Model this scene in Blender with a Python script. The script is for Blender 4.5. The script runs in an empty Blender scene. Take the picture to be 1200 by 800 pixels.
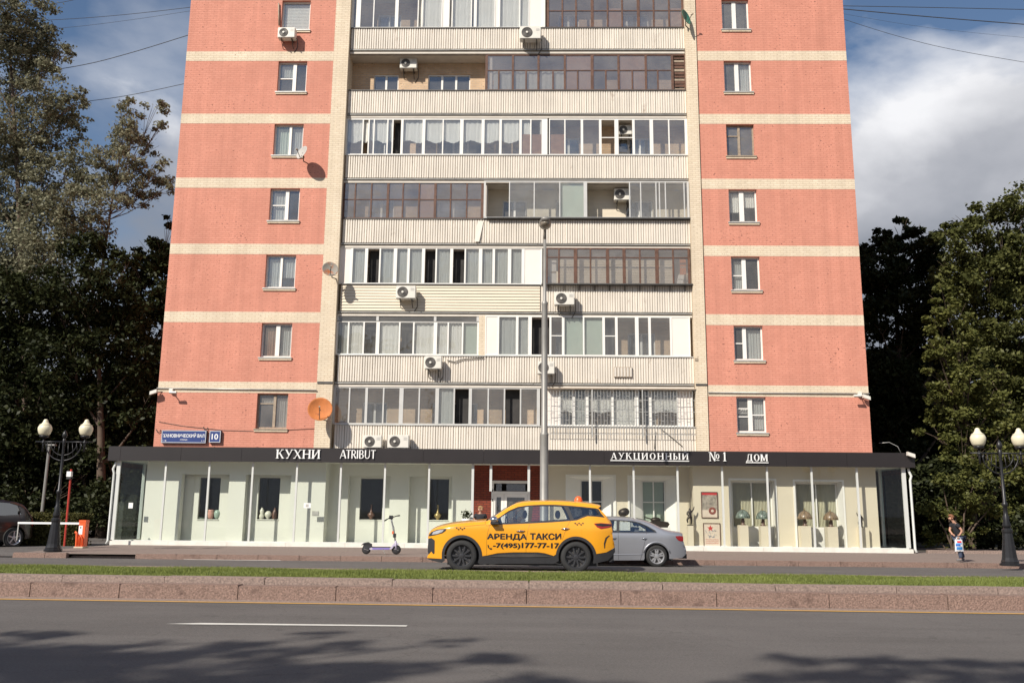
import bpy, bmesh, math, random
import numpy as np
from mathutils import Vector, Matrix
from mathutils.geometry import delaunay_2d_cdt
R = math.radians
random.seed(7); RNG = np.random.default_rng(7)
SC = bpy.context.scene
COL = SC.collection
# ------------------------------------------------------------------ camera
CAM_F, CAM_P, CAM_Y, CAM_R = 1046.087, .1889, -.0213, .0099     # focal length in px of a 1200 px wide frame, pitch, yaw, roll
CAM_C = Vector((0, -34.347, 1.45))
_cy, _sy, _cp, _sp = math.cos(CAM_Y), math.sin(CAM_Y), math.cos(CAM_P), math.sin(CAM_P)
_F = Vector((_sy*_cp, _cy*_cp, _sp)); _R0 = Vector((_cy, -_sy, 0)); _U0 = _R0.cross(_F)
_RV = math.cos(CAM_R)*_R0 + math.sin(CAM_R)*_U0; _UV = -math.sin(CAM_R)*_R0 + math.cos(CAM_R)*_U0
cd = bpy.data.cameras.new('camera'); cam = bpy.data.objects.new('camera', cd); COL.objects.link(cam)
cd.sensor_width = 36; cd.lens = CAM_F/1200*36; cd.clip_end = 5000; cd.clip_start = .1
cam.matrix_world = Matrix(((_RV.x, _UV.x, -_F.x, CAM_C.x), (_RV.y, _UV.y, -_F.y, CAM_C.y), (_RV.z, _UV.z, -_F.z, CAM_C.z), (0, 0, 0, 1)))
SC.camera = cam
def P(x, y, Y=None, Z=None):
    """where the sight line of a measured point meets the plane Y (or the level Z) it stands on"""
    d = _F + _RV*((x-600)/CAM_F) - _UV*((y-400)/CAM_F)
    t = (Y-CAM_C.y)/d.y if Y is not None else (Z-CAM_C.z)/d.z
    return CAM_C + d*t
def PXX(x, y, Y): return P(x, y, Y).x
def PXZ(x, y, Y): return P(x, y, Y).z
# ------------------------------------------------------------------ world and sun
SUN_DIR = Vector((-.80, -1.0, 1.0)).normalized()      # towards the sun
elev = math.asin(SUN_DIR.z); azim = math.atan2(SUN_DIR.x, SUN_DIR.y)
W = bpy.data.worlds.new('World'); SC.world = W; W.use_nodes = True
nt = W.node_tree; nt.nodes.clear(); N = nt.nodes.new; L = nt.links.new
out = N('ShaderNodeOutputWorld'); bg = N('ShaderNodeBackground'); bg.inputs['Strength'].default_value = .08
sky = N('ShaderNodeTexSky'); sky.sky_type = 'NISHITA'; sky.sun_disc = False; sky.sun_elevation = elev; sky.sun_rotation = azim
sky.air_density = 1.0; sky.dust_density = .3; sky.ozone_density = 2.5
tc = N('ShaderNodeTexCoord'); sx = N('ShaderNodeSeparateXYZ'); L(tc.outputs['Generated'], sx.inputs[0])
mp = N('ShaderNodeMapping'); mp.inputs['Scale'].default_value = (2.0, 2.0, 3.4); mp.inputs['Location'].default_value = (3.35, .2, 3.55)
L(tc.outputs['Generated'], mp.inputs[0])
n1 = N('ShaderNodeTexNoise'); n1.inputs['Scale'].default_value = 1.7; n1.inputs['Detail'].default_value = 9; n1.inputs['Roughness'].default_value = .52; n1.inputs['Distortion'].default_value = .25
L(mp.outputs[0], n1.inputs['Vector'])
n2 = N('ShaderNodeTexNoise'); n2.inputs['Scale'].default_value = 1.1; n2.inputs['Detail'].default_value = 5; n2.inputs['Roughness'].default_value = .55
mp2 = N('ShaderNodeMapping'); mp2.inputs['Location'].default_value = (3.1, 1.2, .4); mp2.inputs['Scale'].default_value = (1.6, 1.6, 2.6)
L(tc.outputs['Generated'], mp2.inputs[0]); L(mp2.outputs[0], n2.inputs['Vector'])
def wmath(op, a, b=None, c=None, clamp=False):
    m = N('ShaderNodeMath'); m.operation = op; m.use_clamp = clamp
    for i, v in enumerate((a, b, c)):
        if v is None: continue
        if isinstance(v, (int, float)): m.inputs[i].default_value = v
        else: L(v, m.inputs[i])
    return m.outputs[0]
# cloud cover thickens towards the horizon, breaks up overhead
cov = wmath('MULTIPLY_ADD', sx.outputs['X'], .20, wmath('SUBTRACT', .415, sx.outputs['Z']))
cov = wmath('MULTIPLY_ADD', cov, 9.0, wmath('MULTIPLY', wmath('SUBTRACT', n1.outputs['Fac'], .5), 5.5))
cov = wmath('MAXIMUM', cov, wmath('MULTIPLY', wmath('SUBTRACT', n1.outputs['Fac'], .58), 1.8))
cov = wmath('MULTIPLY_ADD', cov, 1.0, .18, clamp=True)
cov = wmath('SMOOTH_MIN', cov, .97, .05)
shade = wmath('MULTIPLY_ADD', wmath('SUBTRACT', sx.outputs['Z'], .33), 6.5, wmath('MULTIPLY', wmath('SUBTRACT', n2.outputs['Fac'], .5), 2.6))
shade = wmath('MULTIPLY_ADD', wmath('SUBTRACT', n1.outputs['Fac'], .5), 2.4, shade)
shade = wmath('ADD', shade, .30, clamp=True)
cr = N('ShaderNodeValToRGB'); L(shade, cr.inputs[0])
cr.color_ramp.elements[0].color = (2.75, 2.95, 3.4, 1); cr.color_ramp.elements[0].position = 0
cr.color_ramp.elements[1].color = (9.4, 9.4, 9.6, 1); cr.color_ramp.elements[1].position = 1
e = cr.color_ramp.elements.new(.5); e.color = (4.9, 5.0, 5.4, 1)
mx = N('ShaderNodeMix'); mx.data_type = 'RGBA'; L(cov, mx.inputs[0]); L(sky.outputs[0], mx.inputs[6]); L(cr.outputs[0], mx.inputs[7])
L(mx.outputs[2], bg.inputs['Color']); L(bg.outputs[0], out.inputs[0])
sl = bpy.data.lights.new('sun', 'SUN'); sl.energy = 4.6; sl.angle = R(.5); sl.color = (1, .93, .83)
so = bpy.data.objects.new('sun', sl); COL.objects.link(so); so.rotation_euler = SUN_DIR.to_track_quat('Z', 'Y').to_euler()
SC.view_settings.view_transform = 'Standard'; SC.view_settings.look = 'None'; SC.view_settings.gamma = 1; SC.view_settings.exposure = .35
# ------------------------------------------------------------------ materials
def newmat(name):
    m = bpy.data.materials.new(name); m.use_nodes = True; t = m.node_tree
    return m, t, t.nodes['Principled BSDF']
def mat(name, col, rough=.6, metal=0, var=.12, scale=3., bump=0, bscale=40., spec=.5, stretch=(1, 1, 1), detail=5, coat=0, dark=None, dthr=.62, dscale=1.5, island=0):
    """one base colour with mottling, optional fine relief and wear patches"""
    m, t, b = newmat(name); n = t.nodes.new; l = t.links.new
    co = n('ShaderNodeTexCoord'); mp = n('ShaderNodeMapping'); mp.inputs['Scale'].default_value = stretch; l(co.outputs['Object'], mp.inputs[0])
    nz = n('ShaderNodeTexNoise'); nz.inputs['Scale'].default_value = scale; nz.inputs['Detail'].default_value = detail; nz.inputs['Roughness'].default_value = .6; l(mp.outputs[0], nz.inputs['Vector'])
    r = n('ShaderNodeValToRGB'); l(nz.outputs['Fac'], r.inputs[0])
    c = [min(1, v) for v in col]
    r.color_ramp.elements[0].position = .25; r.color_ramp.elements[0].color = (*[v*(1-var) for v in c], 1)
    r.color_ramp.elements[1].position = .75; r.color_ramp.elements[1].color = (*[min(1, v*(1+var)) for v in c], 1)
    src = r.outputs[0]
    if island:
        g = n('ShaderNodeNewGeometry'); hs = n('ShaderNodeHueSaturation'); mm = n('ShaderNodeMath'); mm.operation = 'MULTIPLY_ADD'; mm.inputs[1].default_value = island; mm.inputs[2].default_value = 1-island/2
        l(g.outputs['Random Per Island'], mm.inputs[0]); l(mm.outputs[0], hs.inputs['Value']); l(src, hs.inputs['Color']); src = hs.outputs[0]
    if dark:
        d = n('ShaderNodeTexNoise'); d.inputs['Scale'].default_value = dscale; d.inputs['Detail'].default_value = 8; d.inputs['Roughness'].default_value = .7; l(mp.outputs[0], d.inputs['Vector'])
        rr = n('ShaderNodeMapRange'); rr.inputs[1].default_value = dthr; rr.inputs[2].default_value = dthr+.12; l(d.outputs['Fac'], rr.inputs[0])
        mxx = n('ShaderNodeMix'); mxx.data_type = 'RGBA'; l(rr.outputs[0], mxx.inputs[0]); l(src, mxx.inputs[6]); mxx.inputs[7].default_value = (*dark, 1); src = mxx.outputs[2]
    l(src, b.inputs['Base Color'])
    b.inputs['Roughness'].default_value = rough; b.inputs['Metallic'].default_value = metal; b.inputs['Specular IOR Level'].default_value = spec; b.inputs['Coat Weight'].default_value = coat
    b.inputs['Coat Roughness'].default_value = .06
    if bump:
        nb = n('ShaderNodeTexNoise'); nb.inputs['Scale'].default_value = bscale; nb.inputs['Detail'].default_value = 4; l(mp.outputs[0], nb.inputs['Vector'])
        bp = n('ShaderNodeBump'); bp.inputs['Strength'].default_value = bump; bp.inputs['Distance'].default_value = .02; l(nb.outputs['Fac'], bp.inputs['Height']); l(bp.outputs[0], b.inputs['Normal'])
    return m
def asphaltmat():
    m, t, b = newmat('asphalt'); n = t.nodes.new; l = t.links.new; g = n('ShaderNodeNewGeometry')
    def nz(sc, det, st=(1, 1, 1), rough=.6):
        mp = n('ShaderNodeMapping'); mp.inputs['Scale'].default_value = st; l(g.outputs['Position'], mp.inputs[0]); q = n('ShaderNodeTexNoise'); q.inputs['Scale'].default_value = sc; q.inputs['Detail'].default_value = det; q.inputs['Roughness'].default_value = rough; l(mp.outputs[0], q.inputs['Vector']); return q.outputs['Fac']
    def rng(x, a, b_, c, d):
        r = n('ShaderNodeMapRange'); r.inputs[1].default_value = a; r.inputs[2].default_value = b_; r.inputs[3].default_value = c; r.inputs[4].default_value = d; l(x, r.inputs[0]); return r.outputs[0]
    def mul(a, b_):
        q = n('ShaderNodeMath'); q.operation = 'MULTIPLY'; l(a, q.inputs[0]); l(b_, q.inputs[1]); return q.outputs[0]
    v = rng(nz(38, 8, rough=.85), .3, .7, .58, 1.42)                     # stone grain
    v = mul(v, rng(nz(1.0, 6, (.12, 1.0, 1)), .3, .7, .86, 1.12))      # lanes polished and darkened along the traffic
    v = mul(v, rng(nz(.5, 5), .35, .65, .92, 1.06)); v = mul(v, rng(nz(2.2, 4), .64, .74, 1, .74))   # oil spots
    vo = n('ShaderNodeTexVoronoi'); vo.feature = 'DISTANCE_TO_EDGE'; vo.inputs['Scale'].default_value = .33; mpv = n('ShaderNodeMapping'); wn = n('ShaderNodeTexNoise'); wn.inputs['Scale'].default_value = 1.2; wn.inputs['Detail'].default_value = 6; l(g.outputs['Position'], wn.inputs['Vector'])
    ad = n('ShaderNodeVectorMath'); ad.operation = 'ADD'; l(g.outputs['Position'], ad.inputs[0]); l(wn.outputs['Color'], ad.inputs[1]); l(ad.outputs[0], vo.inputs['Vector'])
    crk = rng(vo.outputs['Distance'], .0, .005, .8, 1); cm = n('ShaderNodeMath'); cm.operation = 'MAXIMUM'; l(crk, cm.inputs[0]); l(rng(nz(.25, 2), .50, .53, 1, 0), cm.inputs[1]); v = mul(v, cm.outputs[0])
    hs = n('ShaderNodeHueSaturation'); hs.inputs['Color'].default_value = (.124, .114, .107, 1); l(v, hs.inputs['Value']); l(hs.outputs[0], b.inputs['Base Color']); b.inputs['Roughness'].default_value = .85; b.inputs['Specular IOR Level'].default_value = .3
    bp = n('ShaderNodeBump'); bp.inputs['Strength'].default_value = .7; bp.inputs['Distance'].default_value = .01; l(nz(120, 4), bp.inputs['Height']); l(bp.outputs[0], b.inputs['Normal'])
    return m
def brickmat(name, c1, c2, mortar, msize=.012, chips=(.12, .05, .04), chipthr=.66, smooth=.1):
    m, t, b = newmat(name); n = t.nodes.new; l = t.links.new
    g = n('ShaderNodeNewGeometry'); s = n('ShaderNodeSeparateXYZ'); cb = n('ShaderNodeCombineXYZ'); l(g.outputs['Position'], s.inputs[0])
    sm = n('ShaderNodeMath'); sm.operation = 'ADD'; l(s.outputs[0], sm.inputs[0]); l(s.outputs[1], sm.inputs[1])
    l(sm.outputs[0], cb.inputs[0]); l(s.outputs[2], cb.inputs[1])
    br = n('ShaderNodeTexBrick'); br.inputs['Scale'].default_value = 1; br.inputs['Brick Width'].default_value = .26; br.inputs['Row Height'].default_value = .085
    br.inputs['Mortar Size'].default_value = msize; br.inputs['Mortar Smooth'].default_value = smooth; br.inputs['Bias'].default_value = 0
    br.inputs['Color1'].default_value = (*c1, 1); br.inputs['Color2'].default_value = (*c2, 1); br.inputs['Mortar'].default_value = (*mortar, 1)
    l(cb.outputs[0], br.inputs['Vector'])
    nz = n('ShaderNodeTexNoise'); nz.inputs['Scale'].default_value = .7; nz.inputs['Detail'].default_value = 8; nz.inputs['Roughness'].default_value = .65; l(g.outputs['Position'], nz.inputs['Vector'])
    hs = n('ShaderNodeHueSaturation'); mr = n('ShaderNodeMapRange'); mr.inputs[1].default_value = .3; mr.inputs[2].default_value = .7; mr.inputs[3].default_value = .90; mr.inputs[4].default_value = 1.08
    st_ = n('ShaderNodeTexNoise'); st_.inputs['Scale'].default_value = 1.0; st_.inputs['Detail'].default_value = 5; mps = n('ShaderNodeMapping'); mps.inputs['Scale'].default_value = (3.2, 3.2, .22); l(g.outputs['Position'], mps.inputs[0]); l(mps.outputs[0], st_.inputs['Vector'])
    ms = n('ShaderNodeMapRange'); ms.inputs[1].default_value = .35; ms.inputs[2].default_value = .7; ms.inputs[3].default_value = 1.03; ms.inputs[4].default_value = .90; l(st_.outputs['Fac'], ms.inputs[0]); mu_ = n('ShaderNodeMath'); mu_.operation = 'MULTIPLY'; l(ms.outputs[0], mu_.inputs[1])
    l(nz.outputs['Fac'], mr.inputs[0]); l(mr.outputs[0], mu_.inputs[0]); l(mu_.outputs[0], hs.inputs['Value']); l(br.outputs['Color'], hs.inputs['Color'])
    # knocked-off arrises: small dark chips in drifts
    ch = n('ShaderNodeTexNoise'); ch.inputs['Scale'].default_value = 9; ch.inputs['Detail'].default_value = 2
    mpc = n('ShaderNodeMapping'); mpc.inputs['Scale'].default_value = (1, 1, 2.6); l(g.outputs['Position'], mpc.inputs[0]); l(mpc.outputs[0], ch.inputs['Vector'])
    ad = n('ShaderNodeMath'); ad.operation = 'MULTIPLY_ADD'; ad.inputs[1].default_value = .35; l(nz.outputs['Fac'], ad.inputs[0]); l(ch.outputs['Fac'], ad.inputs[2])
    mrc = n('ShaderNodeMapRange'); mrc.inputs[1].default_value = chipthr+.19; mrc.inputs[2].default_value = chipthr+.24; l(ad.outputs[0], mrc.inputs[0])
    mx2 = n('ShaderNodeMix'); mx2.data_type = 'RGBA'; l(mrc.outputs[0], mx2.inputs[0]); l(hs.outputs[0], mx2.inputs[6]); mx2.inputs[7].default_value = (*chips, 1)
    l(mx2.outputs[2], b.inputs['Base Color'])
    b.inputs['Roughness'].default_value = .8; b.inputs['Specular IOR Level'].default_value = .3
    bp = n('ShaderNodeBump'); bp.inputs['Strength'].default_value = .5; bp.inputs['Distance'].default_value = .008; bp.invert = True
    l(br.outputs['Fac'], bp.inputs['Height']); l(bp.outputs[0], b.inputs['Normal'])
    return m
def glassmat(name, tint=(.7, .74, .74), refl=.10, rough=.02, wav=.0, dust_haze=0, dcol=(.60, .56, .49)):
    m = bpy.data.materials.new(name); m.use_nodes = True; t = m.node_tree; t.nodes.clear(); n = t.nodes.new; l = t.links.new
    o = n('ShaderNodeOutputMaterial'); tr = n('ShaderNodeBsdfTransparent'); gl = n('ShaderNodeBsdfGlossy'); mxs = n('ShaderNodeMixShader'); f = n('ShaderNodeLayerWeight')
    f.inputs[0].default_value = .35; tr.inputs[0].default_value = (*tint, 1); gl.inputs['Roughness'].default_value = rough; gl.inputs['Color'].default_value = (.95, .97, 1, 1)
    ma = n('ShaderNodeMath'); ma.operation = 'MULTIPLY_ADD'; ma.inputs[1].default_value = .6; ma.inputs[2].default_value = refl; ma.use_clamp = True
    gg = n('ShaderNodeNewGeometry'); bf = n('ShaderNodeMath'); bf.operation = 'SUBTRACT'; bf.inputs[0].default_value = 1; l(gg.outputs['Backfacing'], bf.inputs[1])
    mb_ = n('ShaderNodeMath'); mb_.operation = 'MULTIPLY'; l(f.outputs['Fresnel'], ma.inputs[0]); l(ma.outputs[0], mb_.inputs[0]); l(bf.outputs[0], mb_.inputs[1]); l(mb_.outputs[0], mxs.inputs[0])
    tc_ = n('ShaderNodeMix'); tc_.data_type = 'RGBA'; tc_.inputs[6].default_value = (*tint, 1); tc_.inputs[7].default_value = (1, 1, 1, 1); l(gg.outputs['Backfacing'], tc_.inputs[0]); l(tc_.outputs[2], tr.inputs[0]); l(tr.outputs[0], mxs.inputs[1]); l(gl.outputs[0], mxs.inputs[2]); l(mxs.outputs[0], o.inputs[0])
    if dust_haze:  # dusty film doubling as painted haze for the light the panes reflect
        df = n('ShaderNodeBsdfDiffuse'); df.inputs[0].default_value = (*dcol, 1); dn = n('ShaderNodeTexNoise'); dn.inputs['Scale'].default_value = 1.1; dn.inputs['Detail'].default_value = 6; dg_ = n('ShaderNodeNewGeometry'); l(dg_.outputs['Position'], dn.inputs['Vector'])
        dm = n('ShaderNodeMath'); dm.operation = 'MULTIPLY'; dm.inputs[1].default_value = dust_haze*2; l(dn.outputs['Fac'], dm.inputs[0]); m3 = n('ShaderNodeMixShader'); l(dm.outputs[0], m3.inputs[0]); l(mxs.outputs[0], m3.inputs[1]); l(df.outputs[0], m3.inputs[2]); l(m3.outputs[0], o.inputs[0])
    if wav:
        nz = n('ShaderNodeTexNoise'); nz.inputs['Scale'].default_value = 1.3; co = n('ShaderNodeTexCoord'); l(co.outputs['Object'], nz.inputs['Vector'])
        bp = n('ShaderNodeBump'); bp.inputs['Strength'].default_value = wav; bp.inputs['Distance'].default_value = .03; l(nz.outputs['Fac'], bp.inputs['Height']); l(bp.outputs[0], gl.inputs['Normal'])
    return m
M = {}
M['brick'] = brickmat('salmon_painted_brick', (.655, .285, .205), (.615, .26, .185), (.545, .225, .16), msize=.010, chipthr=.65)
M['cream'] = brickmat('cream_painted_brick', (.76, .65, .50), (.70, .59, .44), (.60, .49, .36), chips=(.30, .22, .15), chipthr=.66)
M['buff'] = brickmat('buff_loggia_brick', (.66, .47, .30), (.56, .38, .24), (.52, .41, .30), chips=(.2, .12, .08))
M['redbrick'] = brickmat('dark_red_brick', (.26, .055, .03), (.20, .04, .025), (.10, .035, .025))
M['corr'] = mat('painted_corrugated_steel', (.72, .66, .575), .55, var=.12, scale=1.3, stretch=(1, 1, .5), dark=(.40, .32, .25), dthr=.62, dscale=2.2)
M['siding'] = mat('yellowed_siding', (.68, .60, .47), .6, var=.08, scale=2, stretch=(.5, 1, 4))
M['slab'] = mat('concrete_slab_edge', (.38, .34, .29), .85, var=.3, scale=2.5, bump=.3, dark=(.12, .10, .08), dthr=.58)
M['flash'] = mat('galvanised_flashing', (.50, .49, .46), .4, .3, var=.2, scale=4)
M['soffit'] = mat('loggia_soffit', (.62, .57, .50), .9, var=.1)
M['white'] = mat('white_pvc', (.80, .78, .73), .45, var=.04, scale=2)
M['whitepanel'] = mat('white_sandwich_panel', (.82, .75, .68), .45, var=.04, scale=1)
M['alu'] = mat('pale_aluminium', (.60, .59, .56), .4, .2, var=.08)
M['brownwood'] = mat('weathered_brown_wood', (.115, .055, .035), .65, var=.4, scale=7, bump=.2)
M['oldwood'] = mat('grey_peeling_wood', (.34, .27, .20), .7, var=.3, scale=8, bump=.2)
M['glass'] = glassmat('window_glass', (.86, .88, .88), .16, wav=.35, dust_haze=.07)
M['glassdark'] = glassmat('dusty_hazed_old_glass', (.78, .77, .75), .18, .05, wav=.5, dust_haze=.12, dcol=(.55, .50, .45))
M['glassclear'] = glassmat('shop_glass', (.94, .96, .94), .028)
M['shopwin'] = glassmat('display_window_glass', (.85, .88, .86), .015)
M['cur'] = mat('white_curtain', (.78, .76, .70), .9, var=.08, scale=5, stretch=(4, 4, .4), bump=.8, bscale=9)
M['curgrey'] = mat('grey_net_curtain', (.45, .46, .43), .9, var=.15, scale=5, stretch=(5, 5, .3), bump=.8, bscale=9)
M['blind'] = mat('sage_roller_blind', (.46, .52, .44), .85, var=.04)
M['board'] = mat('brown_hardboard', (.30, .16, .09), .7, var=.2, scale=4)
M['orange_board'] = mat('orange_varnished_door', (.55, .17, .03), .45, var=.2, scale=5)
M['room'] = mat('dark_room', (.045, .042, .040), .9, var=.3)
M['acwhite'] = mat('ac_casing', (.70, .67, .60), .45, var=.08, scale=4, dark=(.35, .28, .2), dthr=.7)
M['acgrille'] = mat('ac_fan_grille', (.12, .11, .10), .5, var=.3, scale=12)
M['steel'] = mat('dark_steel', (.10, .095, .09), .5, .5, var=.2)
M['rust'] = mat('rusty_orange_dish', (.52, .17, .045), .75, var=.3, scale=3, stretch=(1, 1, .7), dark=(.30, .10, .04), dthr=.56, dscale=3)
M['greydish'] = mat('grey_dish', (.42, .40, .37), .6, var=.15, dark=(.28, .12, .06), dthr=.60, dscale=4)
M['rusthalf'] = mat('part_rusted_dish', (.30, .28, .24), .7, var=.2, dark=(.38, .12, .04), dthr=.47, dscale=3)
M['greendish'] = mat('green_dish', (.03, .20, .14), .5, var=.15)
M['fascia'] = mat('dark_fascia_panel', (.022, .018, .018), .38, var=.15, scale=1, spec=.6)
M['letter'] = mat('white_letter', (.82, .82, .80), .5, var=.03)
M['mint'] = mat('pale_mint_render', (.655, .665, .59), .75, var=.03, scale=1, bump=.05)
M['sand'] = mat('sand_render', (.64, .57, .44), .75, var=.04, scale=1, bump=.05)
M['plinth'] = mat('white_stone_plinth', (.72, .69, .62), .6, var=.12, scale=3, bump=.1, dark=(.36, .33, .28), dthr=.66)
M['mullion'] = mat('grey_white_mullion', (.62, .63, .60), .4, .1, var=.04)
M['blue'] = mat('blue_enamel', (.035, .06, .20), .35, var=.08)
M['asphalt'] = asphaltmat()
M['granite'] = mat('pink_granite', (.225, .148, .118), .8, var=.6, scale=38, detail=6, bump=.8, bscale=45, dark=(.12, .075, .06), dthr=.55, dscale=3)
M['granite2'] = mat('worn_granite', (.25, .185, .155), .8, var=.5, scale=30, detail=3, bump=.3, dark=(.2, .15, .12), dthr=.6, dscale=3)
M['walk'] = mat('brownish_pavement', (.215, .165, .14), .9, var=.2, scale=12, detail=8, bump=.3, bscale=60, dark=(.14, .11, .095), dthr=.6, dscale=.9)
M['yellowline'] = mat('worn_yellow_paint', (.60, .33, .07), .7, var=.15, scale=6, dark=(.28, .2, .12), dthr=.62, dscale=5)
M['whiteline'] = mat('worn_white_paint', (.62, .60, .55), .7, var=.12, scale=8, dark=(.25, .24, .22), dthr=.66, dscale=7)
M['soil'] = mat('dark_soil', (.055, .048, .03), .95, var=.4, scale=3, bump=.5)
M['sod'] = mat('turf_base', (.10, .13, .035), .95, var=.3, scale=6, bump=.5)
M['black'] = mat('black_cast_iron', (.022, .022, .024), .38, .3, var=.2, scale=6)
M['globe'] = mat('cream_lamp_globe', (.72, .66, .48), .3, var=.05, scale=2)
M['greypole'] = mat('grey_painted_pole', (.27, .26, .24), .5, .3, var=.2, scale=4, stretch=(1, 1, .5))
M['barrier'] = mat('orange_red_enamel', (.78, .12, .03), .4, var=.08)
M['redpost'] = mat('red_paint', (.42, .04, .025), .5, var=.15)
def leafmat(name, a, b, trans=.3, sc=.25):
    m = bpy.data.materials.new(name); m.use_nodes = True; t = m.node_tree; t.nodes.clear(); n = t.nodes.new; l = t.links.new
    o = n('ShaderNodeOutputMaterial'); df = n('ShaderNodeBsdfDiffuse'); tl = n('ShaderNodeBsdfTranslucent'); mx_ = n('ShaderNodeMixShader'); mx_.inputs[0].default_value = trans
    gl = n('ShaderNodeBsdfGlossy'); gl.inputs['Roughness'].default_value = .5; gl.inputs['Color'].default_value = (.25, .25, .25, 1); as_ = n('ShaderNodeMixShader'); as_.inputs[0].default_value = .04
    g = n('ShaderNodeNewGeometry'); nz = n('ShaderNodeTexNoise'); nz.inputs['Scale'].default_value = sc; nz.inputs['Detail'].default_value = 3; l(g.outputs['Position'], nz.inputs['Vector'])
    ad = n('ShaderNodeMath'); ad.operation = 'MULTIPLY_ADD'; ad.inputs[1].default_value = .7; l(g.outputs['Random Per Island'], ad.inputs[0]); 
    sb = n('ShaderNodeMath'); sb.operation = 'SUBTRACT'; sb.inputs[1].default_value = .35; l(nz.outputs['Fac'], sb.inputs[0]); l(sb.outputs[0], ad.inputs[2])
    r = n('ShaderNodeValToRGB'); l(ad.outputs[0], r.inputs[0]); r.color_ramp.elements[0].color = (*a, 1); r.color_ramp.elements[1].color = (*b, 1)
    l(r.outputs[0], df.inputs[0]); l(r.outputs[0], tl.inputs[0]); l(df.outputs[0], mx_.inputs[1]); l(tl.outputs[0], mx_.inputs[2])
    l(mx_.outputs[0], as_.inputs[1]); l(gl.outputs[0], as_.inputs[2]); l(as_.outputs[0], o.inputs[0])
    return m
M['leaf_poplar'] = leafmat('poplar_leaves', (.12, .12, .075), (.34, .33, .22), .3)
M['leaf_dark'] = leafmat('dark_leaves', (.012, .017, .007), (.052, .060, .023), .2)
M['leaf_mid'] = leafmat('mid_green_leaves', (.035, .045, .015), (.15, .155, .05), .25)
M['leaf_olive'] = leafmat('olive_leaves', (.045, .058, .016), (.185, .185, .055), .3)
M['leaf_hedge'] = leafmat('hedge_leaves', (.04, .04, .012), (.13, .12, .04), .25)
M['grass'] = leafmat('grass_blades', (.125, .155, .04), (.31, .35, .10), .35, 1.6)
M['bark'] = mat('brown_bark', (.10, .07, .05), .9, var=.35, scale=6, stretch=(1, 1, .3), bump=.6, bscale=14)
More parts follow.
